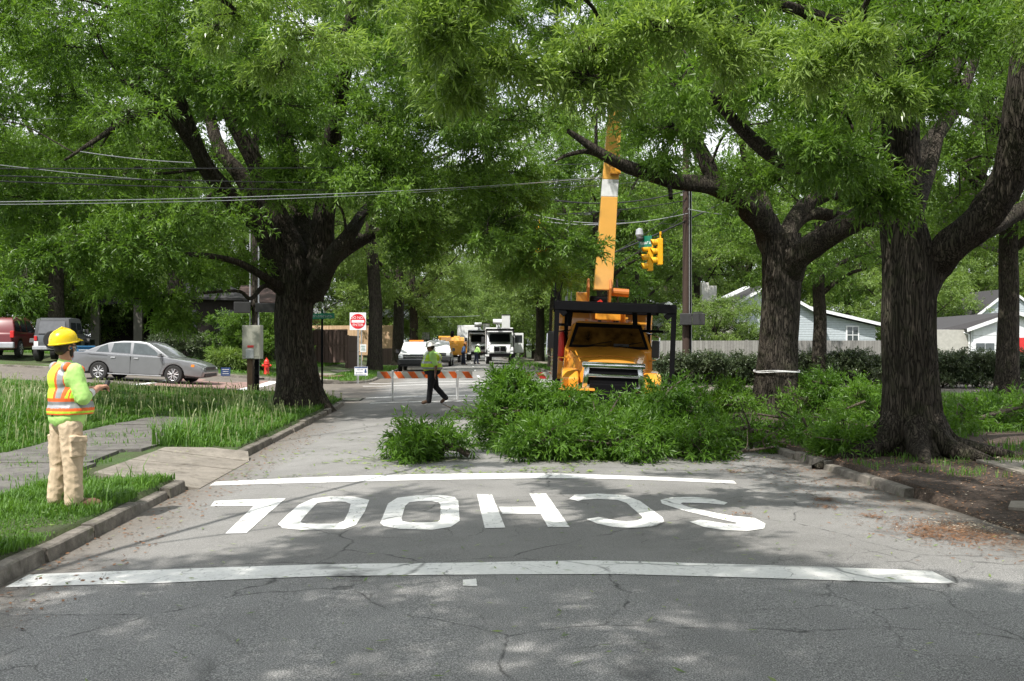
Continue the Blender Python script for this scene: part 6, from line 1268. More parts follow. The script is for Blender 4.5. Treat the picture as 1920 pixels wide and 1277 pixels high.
# guard frame
fr = MB(); xl, xr = -1.22, 1.22; zt = 2.50
for x, zb_ in ((xl, 0.45), (xr, 0.45)): fr.box((x, 0, (zt+zb_)/2), (0.10, 0.10, zt-zb_))
fr.box((0, 0, zt-0.04), (2.54, 0.12, 0.17)); fr.box((xl+0.12, 0, zt-0.17), (0.16, 0.09, 0.12), Matrix.Rotation(0.78, 3, 'Y')); fr.box((xr-0.12, 0, zt-0.17), (0.16, 0.09, 0.12), Matrix.Rotation(-0.78, 3, 'Y'))
for x in (xl, xr): fr.box((x, 1.6, zt+0.02), (0.09, 3.2, 0.10)); fr.box((x*0.78, 2.4, 1.75), (0.09, 0.09, 1.5))
fr.box((0, 3.1, zt-0.02), (2.5, 0.1, 0.12))
for x in (-0.92, 0.47): fr.box((x, 0.7, zt-0.2), (0.10, 0.08, 0.46), Matrix.Rotation(0.10 if x < 0 else -0.08, 3, 'Y'))
fr.box((-1.06, 0.75, 2.08), (0.34, 0.06, 0.06)); fr.box((0.95, 1.6, 2.02), (0.5, 0.05, 0.06)); fr.box((0, 1.5, zt+0.06), (2.3, 2.9, 0.025)); fr.build('guard_frame', 'black_steel', t, bevel=0.012)
# hood: narrow nose between wide fenders
hd = MB(); rows = []
secs = [(0.45, 0.86, 0.80, 1.33, 0.62), (0.75, 0.80, 0.98, 1.40, 0.72), (1.15, 0.60, 1.10, 1.50, 0.80), (1.6, 0.55, 1.15, 1.60, 0.90), (1.75, 0.55, 1.15, 1.63, 0.92)]
for (y, zb_, zs_, zh, hwid) in secs:
    rows.append([(-hwid-0.02, y, zb_), (-hwid, y, zs_), (-hwid*0.93, y, zh-0.10), (-hwid*0.72, y, zh-0.015), (-hwid*0.35, y, zh+0.015), (0, y, zh+0.025), (hwid*0.35, y, zh+0.015), (hwid*0.72, y, zh-0.015), (hwid*0.93, y, zh-0.10), (hwid, y, zs_), (hwid+0.02, y, zb_)])
n = 11; hd.add([v for r in rows for v in r], [(i*n+k, i*n+k+1, (i+1)*n+k+1, (i+1)*n+k) for i in range(len(rows)-1) for k in range(n-1)]+[tuple(range(n)), tuple(range((len(rows)-1)*n, len(rows)*n))])
hd.build('hood', 'orange_paint', t, smooth=True)
for s_ in (-1, 1):
    f = MB().prism([(0.35, 0.55), (0.30, 0.95), (0.50, 1.08), (1.0, 1.16), (1.6, 1.10), (1.75, 0.6), (1.55, 0.55), (1.50, 0.85), (1.2, 1.02), (0.85, 0.98), (0.6, 0.8), (0.58, 0.55)], s_*0.70, s_*1.06, 'x').build('fender', 'orange_paint', t, bevel=0.06, smooth=True, seg=3)
    obox('headlight', (s_*0.82, 0.38, 0.86), (0.24, 0.10, 0.16), 'sign_grey', 0.03); obox('turn_signal', (s_*1.0, 0.38, 0.76), (0.10, 0.10, 0.24), 'amber_lens', 0.02)
    wheel(t, s_*0.92, 1.1, 0.46, 0.46, 0.28, s_, 'sign_white', truck=True).rotation_euler = (0, 0, math.pi/2)
    wheel(t, s_*0.92, 6.0, 0.46, 0.46, 0.30, s_, 'sign_white', truck=True).rotation_euler = (0, 0, math.pi/2)
# chrome grille: surround with two dark openings
g_ = MB(); g_.box((0.03, 0.36, 1.24), (1.34, 0.10, 0.13)); g_.box((0.03, 0.36, 1.02), (1.24, 0.10, 0.07)); g_.box((0.03, 0.36, 0.78), (1.24, 0.10, 0.08))
for s_ in (-1, 1): g_.box((0.03+s_*0.58, 0.36, 1.0), (0.12, 0.10, 0.5), Matrix.Rotation(s_*-0.08, 3, 'Y'))
g_.build('grille', 'chrome', t, bevel=0.03, smooth=True); obox('grille_opening', (0.03, 0.40, 1.0), (1.1, 0.08, 0.45), 'black_steel', 0.01)
# cab
cab = MB(); A = [(-0.98, 0.55), (-1.0, 1.1), (-0.98, 1.58), (-0.80, 2.12), (-0.70, 2.20), (0.70, 2.20), (0.80, 2.12), (0.98, 1.58), (1.0, 1.1), (0.98, 0.55)]
n = len(A); fy = lambda x, z: 1.68+max(0, z-1.6)*0.62; cab.add([(x, fy(x, z), z) for x, z in A]+[(x*(0.99), 3.0, z) for x, z in A], [tuple(range(n)), tuple(range(n, 2*n))]+[(i, (i+1) % n, n+(i+1) % n, n+i) for i in range(n)]); cab.build('cab', 'orange_paint', t, bevel=0.03, smooth=True)
wg = lambda x, z, o: (x, fy(x, z)-o, z)
MB().add([wg(-0.90, 1.60, 0.012), wg(0.90, 1.60, 0.012), wg(0.74, 2.16, 0.012), wg(-0.74, 2.16, 0.012)], [(0, 1, 2, 3)]).build('windscreen_seal', 'black_steel', t)
MB().add([wg(-0.82, 1.66, 0.018), wg(0.82, 1.66, 0.018), wg(0.68, 2.07, 0.018), wg(-0.68, 2.07, 0.018)], [(0, 1, 2, 3)]).build('windscreen', 'reflection_glass', t)
for s_, a0 in ((-1, -0.55), (1, 0.12)): MB().tube([wg(a0, 1.63, 0.03), wg(a0+0.40, 1.72, 0.035), wg(a0+0.62, 1.76, 0.03)], 0.010, 6).build('wiper', 'black_steel', t)
MB().tube([(-0.9, 0.8, 1.36), (-0.45, 0.7, 1.425), (0, 0.66, 1.44), (0.45, 0.7, 1.425), (0.72, 0.78, 1.38)], 0.006, 6).build('hood_seam', 'rust_orange', t)
obox('dashboard_clutter', (0.28, 1.70, 1.68), (0.34, 0.03, 0.06), 'black_plastic', 0.01)
for k in (-0.5, -0.2, 0, 0.2, 0.5): obox('marker_light', (k, 2.12, 2.225), (0.08, 0.06, 0.04), 'amber_lens' if k in (-0.5, 0, 0.5) else 'black_plastic', 0.01)
for s_ in (-1, 1):
    w_ = [(s_*1.005, 1.9, 1.62), (s_*1.0, 2.75, 1.62), (s_*0.84, 2.75, 2.1), (s_*0.84, 2.1, 2.1)]; MB().add(w_, [(0, 1, 2, 3)]).build('side_window', 'dark_glass', t)
    m_ = obox('wing_mirror', (s_*(1.0) if s_ > 0 else -1.30, 1.25, 1.62 if s_ > 0 else 1.75), (0.16, 0.07, 0.38), 'black_plastic', 0.03)
    x0 = 1.0 if s_ > 0 else -1.30
    MB().tube([(s_*0.92, 1.7, 1.35), (x0, 1.3, 1.38), (x0+0.09*s_, 1.27, 1.42), (x0+0.09*s_, 1.27, 1.88), (x0, 1.29, 1.92), (s_*0.85, 1.9, 1.98)], 0.014, 8).build('mirror_bracket', 'chrome', t)
# bumper, plates
obox('front_bumper', (0, 0.15, 0.55), (2.5, 0.34, 0.26), 'black_steel', 0.02); obox('step_platform', (-0.75, 0.10, 0.73), (0.75, 0.40, 0.05), 'orange_paint', 0.01)
dp = obox('danger_plate', (-1.0, -0.03, 0.50), (0.26, 0.012, 0.17), 'board_red', 0.0); text_into(dp, 'lettering', 'DANGER', 0.055, 'sign_white', (-1.0, -0.038, 0.54), (math.pi/2, 0, 0)); obox('danger_plate_white', (-0.78, -0.03, 0.46), (0.13, 0.012, 0.2), 'sign_white', 0.0)
# boxes behind the cab, red bag on the left side
obox('tool_body', (-0.72, 3.5, 1.7), (0.8, 0.7, 1.55), 'orange_paint', 0.03); obox('tool_body', (0.80, 3.5, 1.7), (0.6, 0.7, 1.55), 'orange_paint', 0.03); obox('chip_box', (0, 5.9, 1.75), (2.4, 3.9, 1.9), 'orange_paint', 0.03); obox('body_rib', (0.5, 3.12, 1.7), (0.06, 0.06, 1.5), 'orange_paint', 0.01); obox('body_rib', (-0.35, 3.12, 1.7), (0.06, 0.06, 1.5), 'orange_paint', 0.01)
obox('chassis', (0, 4.0, 0.72), (0.95, 7.4, 0.25), 'black_steel', 0.02)
# turret, boom
bd = 26.0; bx = lambda x: X_(x, bd)+0.0; 
obox('turret_base', (0.08, 3.85, 2.45), (0.62, 0.7, 0.35), 'orange_paint', 0.03); obox('side_cabinet', (bx(1104)-0.02, 3.9, Z(573, bd)), (0.27, 0.4, 0.62), 'orange_paint', 0.02)
for s_ in (-1, 1): MB().prism([(3.55, 2.5), (3.45, 3.05), (3.62, 3.28), (4.0, 3.28), (4.15, 3.0), (4.1, 2.5)], 0.0+s_*0.24, s_*0.29, 'x').build('turret_cheek', 'rust_orange', t, bevel=0.01).location = (bx(1133)+0.02, 0, 0)
bm_ = MB(); P0 = Vector((bx(1134)+0.11, 3.85, 3.02)); P1 = Vector((bx(1150)+0.04, 3.6, 8.6)); dv = P1-P0
def seg_box(a, b_, w0, d0, w1, d1, nm, m_, bv=0.015):
    mb = MB(); vs = []
    for c, w, dd in ((a, w0, d0), (b_, w1, d1)):
        for i, j in ((-1, -1), (1, -1), (1, 1), (-1, 1)): vs.append((c.x+i*w/2, c.y+j*dd/2, c.z))
    mb.add(vs, [(3, 2, 1, 0), (4, 5, 6, 7), (0, 1, 5, 4), (1, 2, 6, 5), (2, 3, 7, 6), (3, 0, 4, 7)]); return mb.build(nm, m_, t, bevel=bv)
f = lambda k: P0+dv*k
seg_box(f(0.0), f(0.405), 0.46, 0.40, 0.40, 0.34, 'boom', 'boom_paint'); seg_box(f(0.405), f(0.48), 0.40, 0.34, 0.395, 0.33, 'boom_insulator', 'sign_white'); seg_box(f(0.48), f(1.0), 0.395, 0.34, 0.28, 0.26, 'upper_boom', 'boom_paint')
obox('boom_bracket', tuple(f(0.515)+Vector((0.10, -0.22, 0))), (0.26, 0.12, 0.16), 'orange_paint', 0.03); MB().tube([f(0.02)+Vector((0.27, -0.1, -0.15)), f(0.05)+Vector((0.32, -0.15, 0)), f(0.03)+Vector((0.36, -0.1, -0.4)), f(0)+Vector((0.3, 0, -0.8))], 0.02, 8).build('hose', 'black_plastic', t)
MB().cyl((bx(1155), 3.7, 2.98), (bx(1190), 3.7, 2.96), 0.10, n=12).build('outrigger_arm', 'rust_orange', t); MB().tube([(bx(1156), 3.7, 3.1), (bx(1160), 3.7, 3.3), (bx(1172), 3.7, 3.12), (bx(1192), 3.7, 3.1)], 0.012, 6).build('guard_wire', 'black_steel', t)
MB().cyl((bx(1134)-0.2, 3.8, 2.75), (bx(1134)+0.2, 3.8, 2.75), 0.12, n=14).build('pivot', 'black_steel', t); MB().cyl((bx(1128), 3.5, 2.62), (bx(1138), 3.4, 2.72), 0.06, n=10).build('coupling', 'tarp_red', t)
c_ = Vector((bx(1157), 3.2, 8.0)); 
p2 = t.matrix_basis @ Vector((-1.02, 2.5, 1.66)); tb = thing('red_sack', 'red fabric sack hanging on the left side of the orange truck cab', 'sack', p2, math.radians(-4)); mb = MB(); mb.ball((0, 0, 0), (0.10, 0.3, 0.32), 14, 10); mb.ball((-0.02, 0.1, -0.2), (0.09, 0.25, 0.2)); o = mb.build('fabric', 'tarp_red', tb, smooth=True)
p2 = t.matrix_basis @ Vector((-1.34, 0.3, 0)); 
mb = MB(); mb.tube([(-1.28, 0.2, 2.42), (-1.27, 0.2, 2.95)], [0.02, 0.015], 6); mb.tube([(-1.24, 0.5, 2.42), (-1.12, 0.5, 2.98)], [0.02, 0.01], 6); mb.build('antenna', 'black_steel', t)

# ------------------------------------------------------------------ houses and fences
def roof_gable(par, x0, x1, y0, y1, ze, zr, over, mat, along='y', nm='roof', th=0.12):
    """ridge along y or x between gables"""
    if along == 'y':
        xm = (x0+x1)/2
        for s_, xe in ((-1, x0-over), (1, x1+over)):
            sl = (zr-ze)/(xm-x0); zz = ze-over*sl; mb = MB(); mb.add([(xm, y0-over, zr), (xe, y0-over, zz), (xe, y1+over, zz), (xm, y1+over, zr), (xm, y0-over, zr+th), (xe, y0-over, zz+th), (xe, y1+over, zz+th), (xm, y1+over, zr+th)],
                [(0, 1, 2, 3), (7, 6, 5, 4), (0, 4, 5, 1), (1, 5, 6, 2), (2, 6, 7, 3)]); mb.build(nm, mat, par)
            mb = MB(); mb.add([(xm, y0-over-0.03, zr-0.05), (xe, y0-over-0.03, zz-0.05), (xe, y0-over-0.03, zz+th+0.02), (xm, y0-over-0.03, zr+th+0.02), (xm, y0-over, zr-0.05), (xe, y0-over, zz-0.05), (xe, y0-over, zz+th+0.02), (xm, y0-over, zr+th+0.02)],
                [(0, 1, 2, 3), (7, 6, 5, 4), (0, 4, 5, 1), (1, 5, 6, 2), (2, 6, 7, 3)]); mb.build('fascia', 'trim_white', par)
def house(label, x, d, rz=0.0, name='house'):
    p = GD(x, d); return thing(name, label, 'house', p, face_cam(x)*0+rz)
def gable_block(par, x0, x1, y0, y1, ze, zr, wall, roof, over=0.35, zb=-0.5):
    xm = (x0+x1)/2; MB().prism([(x0, zb), (x0, ze), (xm, zr), (x1, ze), (x1, zb)], y0, y1, 'y').build('wall', wall, par); roof_gable(par, x0, x1, y0, y1, ze, zr, over, roof)
def window(par, x, y, z, w, h, glass='window_glass', m_=True):
    o = MB().box((x, y-0.03, z), (w+0.16, 0.06, h+0.16)).build('window', 'trim_white', par); MB().box((x, y-0.065, z), (w, 0.02, h)).build('pane', glass, o)
    if m_: MB().box((x, y-0.08, z), (w, 0.02, 0.04)).box((x, y-0.08, z), (0.035, 0.02, h)).build('glazing_bars', 'trim_white', o)
    return o
# blue house
hd_ = 62; q = hd_/FPX; p = GD(1440, hd_); h = thing('house', 'pale blue sided house with white chimney behind the grey fence', 'house', p, -YAW*0.5); Xh = lambda x, d=hd_: (x-1440)*d/FPX; Zh = lambda y, d=hd_: CZ-(y-645)*d/FPX-p.z
gable_block(h, Xh(1345), Xh(1535), 0, 9, Zh(590), Zh(536), 'siding_blue', 'roof_dark')
MB().prism([(Xh(1500), -0.5), (Xh(1500), Zh(578)), (Xh(1650), Zh(611)), (Xh(1650), -0.5)], 0.6, 7, 'y').build('wing_wall', 'siding_blue', h)
mb = MB(); a, b_ = (Xh(1490), Zh(572)), (Xh(1664), Zh(612)); mb.prism([a, b_, (b_[0], b_[1]+0.14), (a[0], a[1]+0.14)], 0.2, 7.3, 'y'); mb.build('wing_roof', 'roof_dark', h); MB().prism([(a[0], a[1]-0.02), (b_[0], b_[1]-0.02), (b_[0], b_[1]+0.16), (a[0], a[1]+0.16)], 0.14, 0.2, 'y').build('fascia', 'trim_white', h)
window(h, Xh(1606), 0.6, Zh(628), 0.62, 0.95, 'sky_glass'); 
MB().prism([(Xh(1322), -0.5), (Xh(1322), Zh(570)), (Xh(1372), Zh(570)), (Xh(1372), -0.5)], -0.8, 0, 'y').build('stucco_bay', 'stucco', h); window(h, Xh(1378)+0.45, 0.0, Zh(628), 0.55, 1.5, 'window_glass'); window(h, Xh(1314)-0.1, -0.2, Zh(622), 0.5, 1.4, 'window_glass')
MB().box((Xh(1318), 0.9, 0.9), (1.0, 1.6, 3.4)).build('porch_wall', 'siding_blue', h)
mb = MB(); mb.box((Xh(1340), 3, Zh(549)), (0.42, 0.6, 1.5)); mb.box((Xh(1354), 3, Zh(552)), (0.5, 0.62, 1.3)); mb.build('chimney', 'stucco', h)
MB().prism([(Xh(1340), Zh(563)), (Xh(1395), Zh(538)), (Xh(1398), Zh(541)), (Xh(1343), Zh(567))], -1.1, 0.3, 'y').build('bargeboard', 'trim_white', h)
# porch gable at its left
p2_ = GD(1245, 66); hp = thing('house', 'white gabled porch house just behind the right corner of the orange truck', 'house', p2_, 0.1); gable_block(hp, -1.9, 2.2, 0, 6, CZ-(608-645)*66/FPX-p2_.z, CZ-(570-645)*66/FPX-p2_.z, 'house_white', 'roof_dark', 0.5); window(hp, 0.6, 0, CZ-(625-645)*66/FPX-p2_.z, 0.9, 0.9); window(hp, -0.9, 0, CZ-(625-645)*66/FPX-p2_.z, 0.9, 0.9)
# white garage
gd = 55; p = GD(1903, gd); h = thing('garage', 'white garage with grey shingle roof and red door behind the hedge at right', 'garage', p, -YAW-0.10); Zg = lambda y: CZ-(y-645)*gd/FPX-p.z; Xg = lambda x: (x-1903)*gd/FPX
gable_block(h, Xg(1824), Xg(1982), 0, 5.5, Zg(617), Zg(588), 'house_white', 'roof_dark', 0.3)
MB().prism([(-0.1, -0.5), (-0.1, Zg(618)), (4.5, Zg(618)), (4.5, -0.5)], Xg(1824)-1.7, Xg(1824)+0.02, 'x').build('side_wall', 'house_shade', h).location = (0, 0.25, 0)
mb = MB(); mb.add([(Xg(1903), 0.4, Zg(588)+0.11), (Xg(1824)-0.2, 0.1, Zg(617)+0.02), (Xg(1757), 0.4, Zg(621)), (Xg(1757), 6, Zg(621)), (Xg(1820), 6, Zg(590))], [(0, 1, 2, 4), (2, 3, 4)]); mb.build('side_roof', 'roof_dark', h); MB().box(((Xg(1757)+Xg(1821))/2, 0.33, Zg(620)), (Xg(1821)-Xg(1757), 0.12, 0.12)).build('gutter', 'trim_white', h); MB().tube([(Xg(1810), 0.25, Zg(620)), (Xg(1812), 0.2, Zg(623)), (Xg(1820), 0.0, Zg(627)), (Xg(1821), -0.03, 0)], 0.045, 8).build('downpipe', 'trim_white', h)
gw = MB().box((Xg(1848), -0.03, Zg(644)), (1.15, 0.06, 1.7)).build('garage_door', 'garage_panel', h, bevel=0.01); MB().box((Xg(1840), -0.07, Zg(650)), (0.44, 0.02, 0.36)).box((Xg(1857), -0.07, Zg(650)), (0.44, 0.02, 0.36)).build('pane', 'sky_glass', gw)
MB().box((Xg(1922), -0.04, 0.95), (0.85, 0.06, Zg(627)*2-1.9 if False else 1.9)).build('door', 'door_red', h, bevel=0.01)
p = GD(1850, 68); h2 = thing('house', 'small grey house gable with steep roof far behind the garage roof', 'house', p, 0.0); gable_block(h2, -0.6, 3.6, 0, 5, 3.4, 5.0, 'siding_blue', 'roof_dark', 0.15)
# dark house on the left
dd = 58; p = GD(400, dd); h = thing('house', 'dark brown shaded house with grey hip roof behind the silver sedan', 'house', p, 0.03); Zd = lambda y: CZ-(y-645)*dd/FPX-p.z; Xd = lambda x: (x-400)*dd/FPX
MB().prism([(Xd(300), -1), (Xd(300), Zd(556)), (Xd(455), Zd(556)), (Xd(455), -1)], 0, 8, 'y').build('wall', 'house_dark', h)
a = [(Xd(290), -0.6, Zd(556)), (Xd(450)+0.5, -0.6, Zd(560)), (Xd(450)+0.5, 8.5, Zd(560)), (Xd(290), 8.5, Zd(556)), (Xd(330), 4, Zd(520)), (Xd(385), 4, Zd(520))]
mb = MB(); mb.add(a+[(x, y, z-0.12) for x, y, z in a[:4]], [(0, 1, 5, 4), (1, 2, 5), (2, 3, 4, 5), (3, 0, 4), (0, 6, 7, 1), (1, 7, 8, 2), (6, 9, 8, 7), (0, 3, 9, 6)]); mb.build('roof', 'roof_dark', h)
MB().box((Xd(370), 4, Zd(521)), (0.6, 0.6, 0.5)).build('chimney', 'house_dark', h)
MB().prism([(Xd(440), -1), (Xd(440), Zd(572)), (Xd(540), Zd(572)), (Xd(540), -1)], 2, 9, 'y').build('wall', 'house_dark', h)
mb = MB(); a = [(Xd(430), 1.2, Zd(565)), (Xd(560), 1.2, Zd(565)), (Xd(560), 6, Zd(524)), (Xd(415), 6, Zd(524))]; mb.add(a+[(x, y, z-0.12) for x, y, z in a], [(0, 1, 2, 3), (7, 6, 5, 4), (0, 4, 5, 1), (1, 5, 6, 2), (2, 6, 7, 3), (3, 7, 4, 0)]); mb.build('rear_roof', 'roof_red', h)
for xx in (352, 420): MB().box((Xd(xx), -0.02, Zd(602)), (1.0, 0.06, 1.2)).build('window', 'dark_glass', h)
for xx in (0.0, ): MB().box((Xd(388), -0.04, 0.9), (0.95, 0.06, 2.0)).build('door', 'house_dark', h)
dd = 64; p = GD(250, dd); h = thing('carport', 'dark carport with grey posts between the jeep and the dark house', 'carport', p, 0.03)
MB().box((0, 3, 3.05), (7.5, 6.5, 0.3)).build('roof', 'roof_dark', h)
for xx in (-2.2, 0.3, 2.8): MB().box((xx, 0, 1.3), (0.5, 0.3, 3.2)).build('post', 'house_post', h)
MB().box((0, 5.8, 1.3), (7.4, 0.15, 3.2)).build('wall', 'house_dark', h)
# brick house far behind the fences
dd = 110; p = GD(640, dd); h = thing('house', 'low brick house with pale roof far behind the cedar fence', 'house', p, 0); MB().box((-1, 4, 1.8), (14, 8, 3.8)).build('wall', 'brick_wall', h)
mb = MB(); mb.add([(-8.6, -0.6, 3.6), (6.6, -0.6, 3.6), (6.6, 8.6, 3.6), (-8.6, 8.6, 3.6), (-8.6, 4, 5.6), (6.6, 4, 5.6)], [(0, 1, 5, 4), (2, 3, 4, 5), (0, 4, 3), (1, 2, 5)]); mb.build('roof', 'sign_grey', h); window(h, -3, 0, 2.4, 1.6, 1.0)
# fences
def fence(label, pts, h_, mat, w=0.14, post=2.4, name='fence', shadow=False):
    p0 = Vector(pts[0]); t = thing(name, label, 'fence', p0); 
    for a, b_ in zip(pts[:-1], pts[1:]):
        a, b_ = Vector(a)-p0, Vector(b_)-p0; L = (b_-a).length; ang_ = math.atan2(b_.y-a.y, b_.x-a.x); R = Matrix.Rotation(ang_, 3, 'Z')
        pn = MB().box((L/2, 0, h_/2), (L, 0.03, h_)); o = pn.build('panel', mat, t); o.location = a; o.rotation_euler = (0, 0, ang_)
        n = max(1, int(L/post)); mb = MB()
        for k in range(n+1):
            po = MB().box((0, 0.06, h_/2), (0.10, 0.10, h_+0.06)).build('post', mat, t); po.location = a.lerp(b_, k/n); po.rotation_euler = (0, 0, ang_)
        if shadow:
            for k in range(int(L/0.32)): mb.box((0.16+k*0.32, -0.06, h_/4+0.02), (0.22, 0.02, h_/2-0.14)); mb.box((0.16+k*0.32, -0.06, h_*3/4+0.0), (0.22, 0.02, h_/2-0.14))
            o = mb.build('pickets', 'fence_slat', t); o.location = a; o.rotation_euler = (0, 0, ang_); 
            mb = MB(); mb.box((L/2, -0.05, h_-0.05), (L, 0.05, 0.10)); mb.box((L/2, -0.05, h_/2), (L, 0.045, 0.08)); mb.box((L/2, -0.05, 0.06), (L, 0.05, 0.10)); o = mb.build('rail', 'fence_slat', t); o.location = a; o.rotation_euler = (0, 0, ang_)
        else:
            for zz in (0.3, h_-0.25): o = MB().box((L/2, 0.035, zz), (L, 0.04, 0.08)).build('rail', mat, t); o.location = a; o.rotation_euler = (0, 0, ang_)
    return t
fa, fb, fc = GD(575, 64, -0.05), GD(651, 62, -0.05), GD(672, 66, -0.05); fence('dark brown shadow-box fence on the lawn left of the do-not-enter sign', [fa, fb, fc], 1.95, 'fence_brown', shadow=True)
fence('light cedar board fence behind the brown fence and street oaks', [GD(560, 84), GD(740, 82), GD(752, 92)], 2.3, 'fence_cedar'); fence('low reddish brown fence between the two street oaks', [GD(712, 78), GD(736, 80)], 1.2, 'fence_brown')
fence('grey weathered picket fence in front of the blue house', [GD(1222, 54, 0), GD(1400, 53.5, 0), GD(1660, 54, 0)], CZ-(638-645)*54/FPX-0.15, 'fence_grey')
# road-side low wall stones left of the far walk
for q_ in range(1):
    mb = MB(); P_ = [GD(596, 46.4), GD(625, 47.5), GD(642, 50)]; c0 = P_[0]; mb.tube([x_-c0 for x_ in P_], 0.11, 8); o = mb.build('edging_timber', 'post_wood'); o.location = c0; tag(o, 'dark timber edging along the lawn below the brown fence', 'edging')
# ------------------------------------------------------------------ people
def remeshed(name, mb, voxel, smooth, mats, parent, disp=0.0, dscale=6.0, matfn=None, cut=None, seed=0, zs=1.0):
    """fuse the collected volumes into one continuous surface"""
    bm = bmesh.new(); bv = [bm.verts.new(v) for v in mb.v]
    for f in mb.f:
        try: bm.faces.new([bv[i] for i in f])
        except ValueError: pass
    bmesh.ops.recalc_face_normals(bm, faces=bm.faces); me = bpy.data.meshes.new('t'); bm.to_mesh(me); bm.free()
    if par_scene[0] is None: par_scene[0] = bpy.data.scenes.new('workshop')
    o = bpy.data.objects.new('t', me); par_scene[0].collection.objects.link(o)
    m = o.modifiers.new('r', 'REMESH'); m.mode = 'VOXEL'; m.voxel_size = voxel
    m = o.modifiers.new('s', 'SMOOTH'); m.factor = 0.5; m.iterations = smooth
    vl = par_scene[0].view_layers[0]; vl.update(); dg = vl.depsgraph; me2 = bpy.data.meshes.new_from_object(o.evaluated_get(dg)); bpy.data.objects.remove(o); me2.name = name
    if disp:
        n = len(me2.vertices); off = Vector((seed*3.1, 0, 0)); co_ = np.empty(n*3, np.float32); no_ = np.empty(n*3, np.float32); me2.vertices.foreach_get('co', co_); me2.vertex_normals.foreach_get('vector', no_); co_ = co_.reshape(-1, 3); no_ = no_.reshape(-1, 3)
        for i in range(n):
            q = Vector((co_[i, 0], co_[i, 1], co_[i, 2]*zs))*dscale+off; k = noise.noise(q)+0.5*noise.noise(q*2.2); k = 0.6*k+(0.35-abs(noise.noise(q*1.6+Vector((9, 2, 5)))*2.0))*0.55
            co_[i] += no_[i]*(k*disp*0.55)
        me2.vertices.foreach_set('co', co_.ravel())
    me2.materials.clear()
    for k in mats: me2.materials.append(MATS[k])
    if cut:
        bm = bmesh.new(); bm.from_mesh(me2); bmesh.ops.delete(bm, geom=[f for f in bm.faces if cut(f.calc_center_median())], context='FACES'); bm.to_mesh(me2); bm.free()
    n = len(me2.polygons); me2.polygons.foreach_set('use_smooth', np.ones(n, bool))
    if matfn: me2.polygons.foreach_set('material_index', np.array([matfn(p.center) for p in me2.polygons], np.int32))
    return meshobj(name, me2, parent)
def cap(mb, a, b_, r0, r1, k=6):
    a, b_ = Vector(a), Vector(b_); pts = [a.lerp(b_, i/k) for i in range(k+1)]; mb.tube(pts, [r0+(r1-r0)*i/k for i in range(k+1)], 14); mb.ball(a, r0*0.999); mb.ball(b_, r1*0.999)
def hand(mb, w, d, r=0.0085, curl=0.6, side=1, up=Vector((0, 0, 1))):
    """palm, four unequal bent fingers, thumb off the side; w wrist, d direction of the hand"""
    w, d = Vector(w), Vector(d).normalized(); a = d.cross(up).normalized()*side; n = a.cross(d).normalized()*side
    pc = w+d*0.045; cap(mb, w, w+d*0.03, 0.024, 0.026)
    for k in (-1, 0, 1): cap(mb, w+d*0.015+a*0.016*k, w+d*0.085+a*0.026*k, 0.016, 0.015)
    for k, L in ((-1.5, 0.066), (-0.5, 0.078), (0.5, 0.073), (1.5, 0.056)):
        p0 = w+d*0.085+a*0.0175*k; d1 = (d-n*curl*0.5).normalized(); p1 = p0+d1*L*0.45; d2 = (d-n*curl*1.6).normalized(); p2 = p1+d2*L*0.33; d3 = (d*0.6-n*curl*2.6).normalized(); p3 = p2+d3*L*0.25
        cap(mb, p0, p1, r*1.05, r, 3); cap(mb, p1, p2, r, r*0.92, 3); cap(mb, p2, p3, r*0.92, r*0.8, 3)
    t0 = w+d*0.025-a*0.028; t1 = t0+(d*0.6-a*0.6-n*0.3).normalized()*0.038; t2 = t1+(d*0.9-a*0.15-n*0.5).normalized()*0.03; cap(mb, t0, t1, r*1.35, r*1.1, 3); cap(mb, t1, t2, r*1.1, r*0.9, 3)
def head(mb, c, R=Matrix.Identity(3), s=1.0):
    """skull, jaw, nose, ears, neck root; looks along local +x"""
    q = lambda x, y, z: Vector(c)+R @ (Vector((x, y, z))*s)
    def ell(x, y, z, rx, ry, rz_):
        n0 = len(mb.v); mb.ball((0, 0, 0), (rx*s, ry*s, rz_*s), 18, 12)
        for i in range(n0, len(mb.v)): mb.v[i] = tuple(q(x, y, z)+R @ Vector(mb.v[i]))
    ell(-0.01, 0, 0.025, 0.098, 0.077, 0.092); ell(0.025, 0, -0.045, 0.068, 0.058, 0.070); ell(0.060, 0, -0.088, 0.030, 0.032, 0.026)
    ell(0.094, 0, -0.018, 0.020, 0.012, 0.022); ell(0.086, 0, 0.002, 0.012, 0.009, 0.024); ell(0.088, 0, -0.056, 0.012, 0.022, 0.008); ell(0.086, 0, -0.066, 0.012, 0.020, 0.007); ell(0.080, 0, 0.028, 0.018, 0.050, 0.010)
    for s_ in (-1, 1): ell(-0.005, s_*0.078, -0.012, 0.019, 0.009, 0.031); ell(0.055, s_*0.040, -0.035, 0.025, 0.022, 0.024)
def eyes(t, c, R, s=1.0):
    q = lambda x, y, z: Vector(c)+R @ (Vector((x, y, z))*s); mb = MB()
    for s_ in (-1, 1): mb.ball(q(0.083, s_*0.031, 0.008), (0.012, 0.014, 0.008), 10, 6)
    mb.build('eyes', 'sign_white', t, smooth=True); mb = MB()
    for s_ in (-1, 1): mb.ball(q(0.0925, s_*0.031, 0.008), (0.004, 0.006, 0.006), 8, 6)
    mb.build('pupils', 'black_plastic', t, smooth=True)

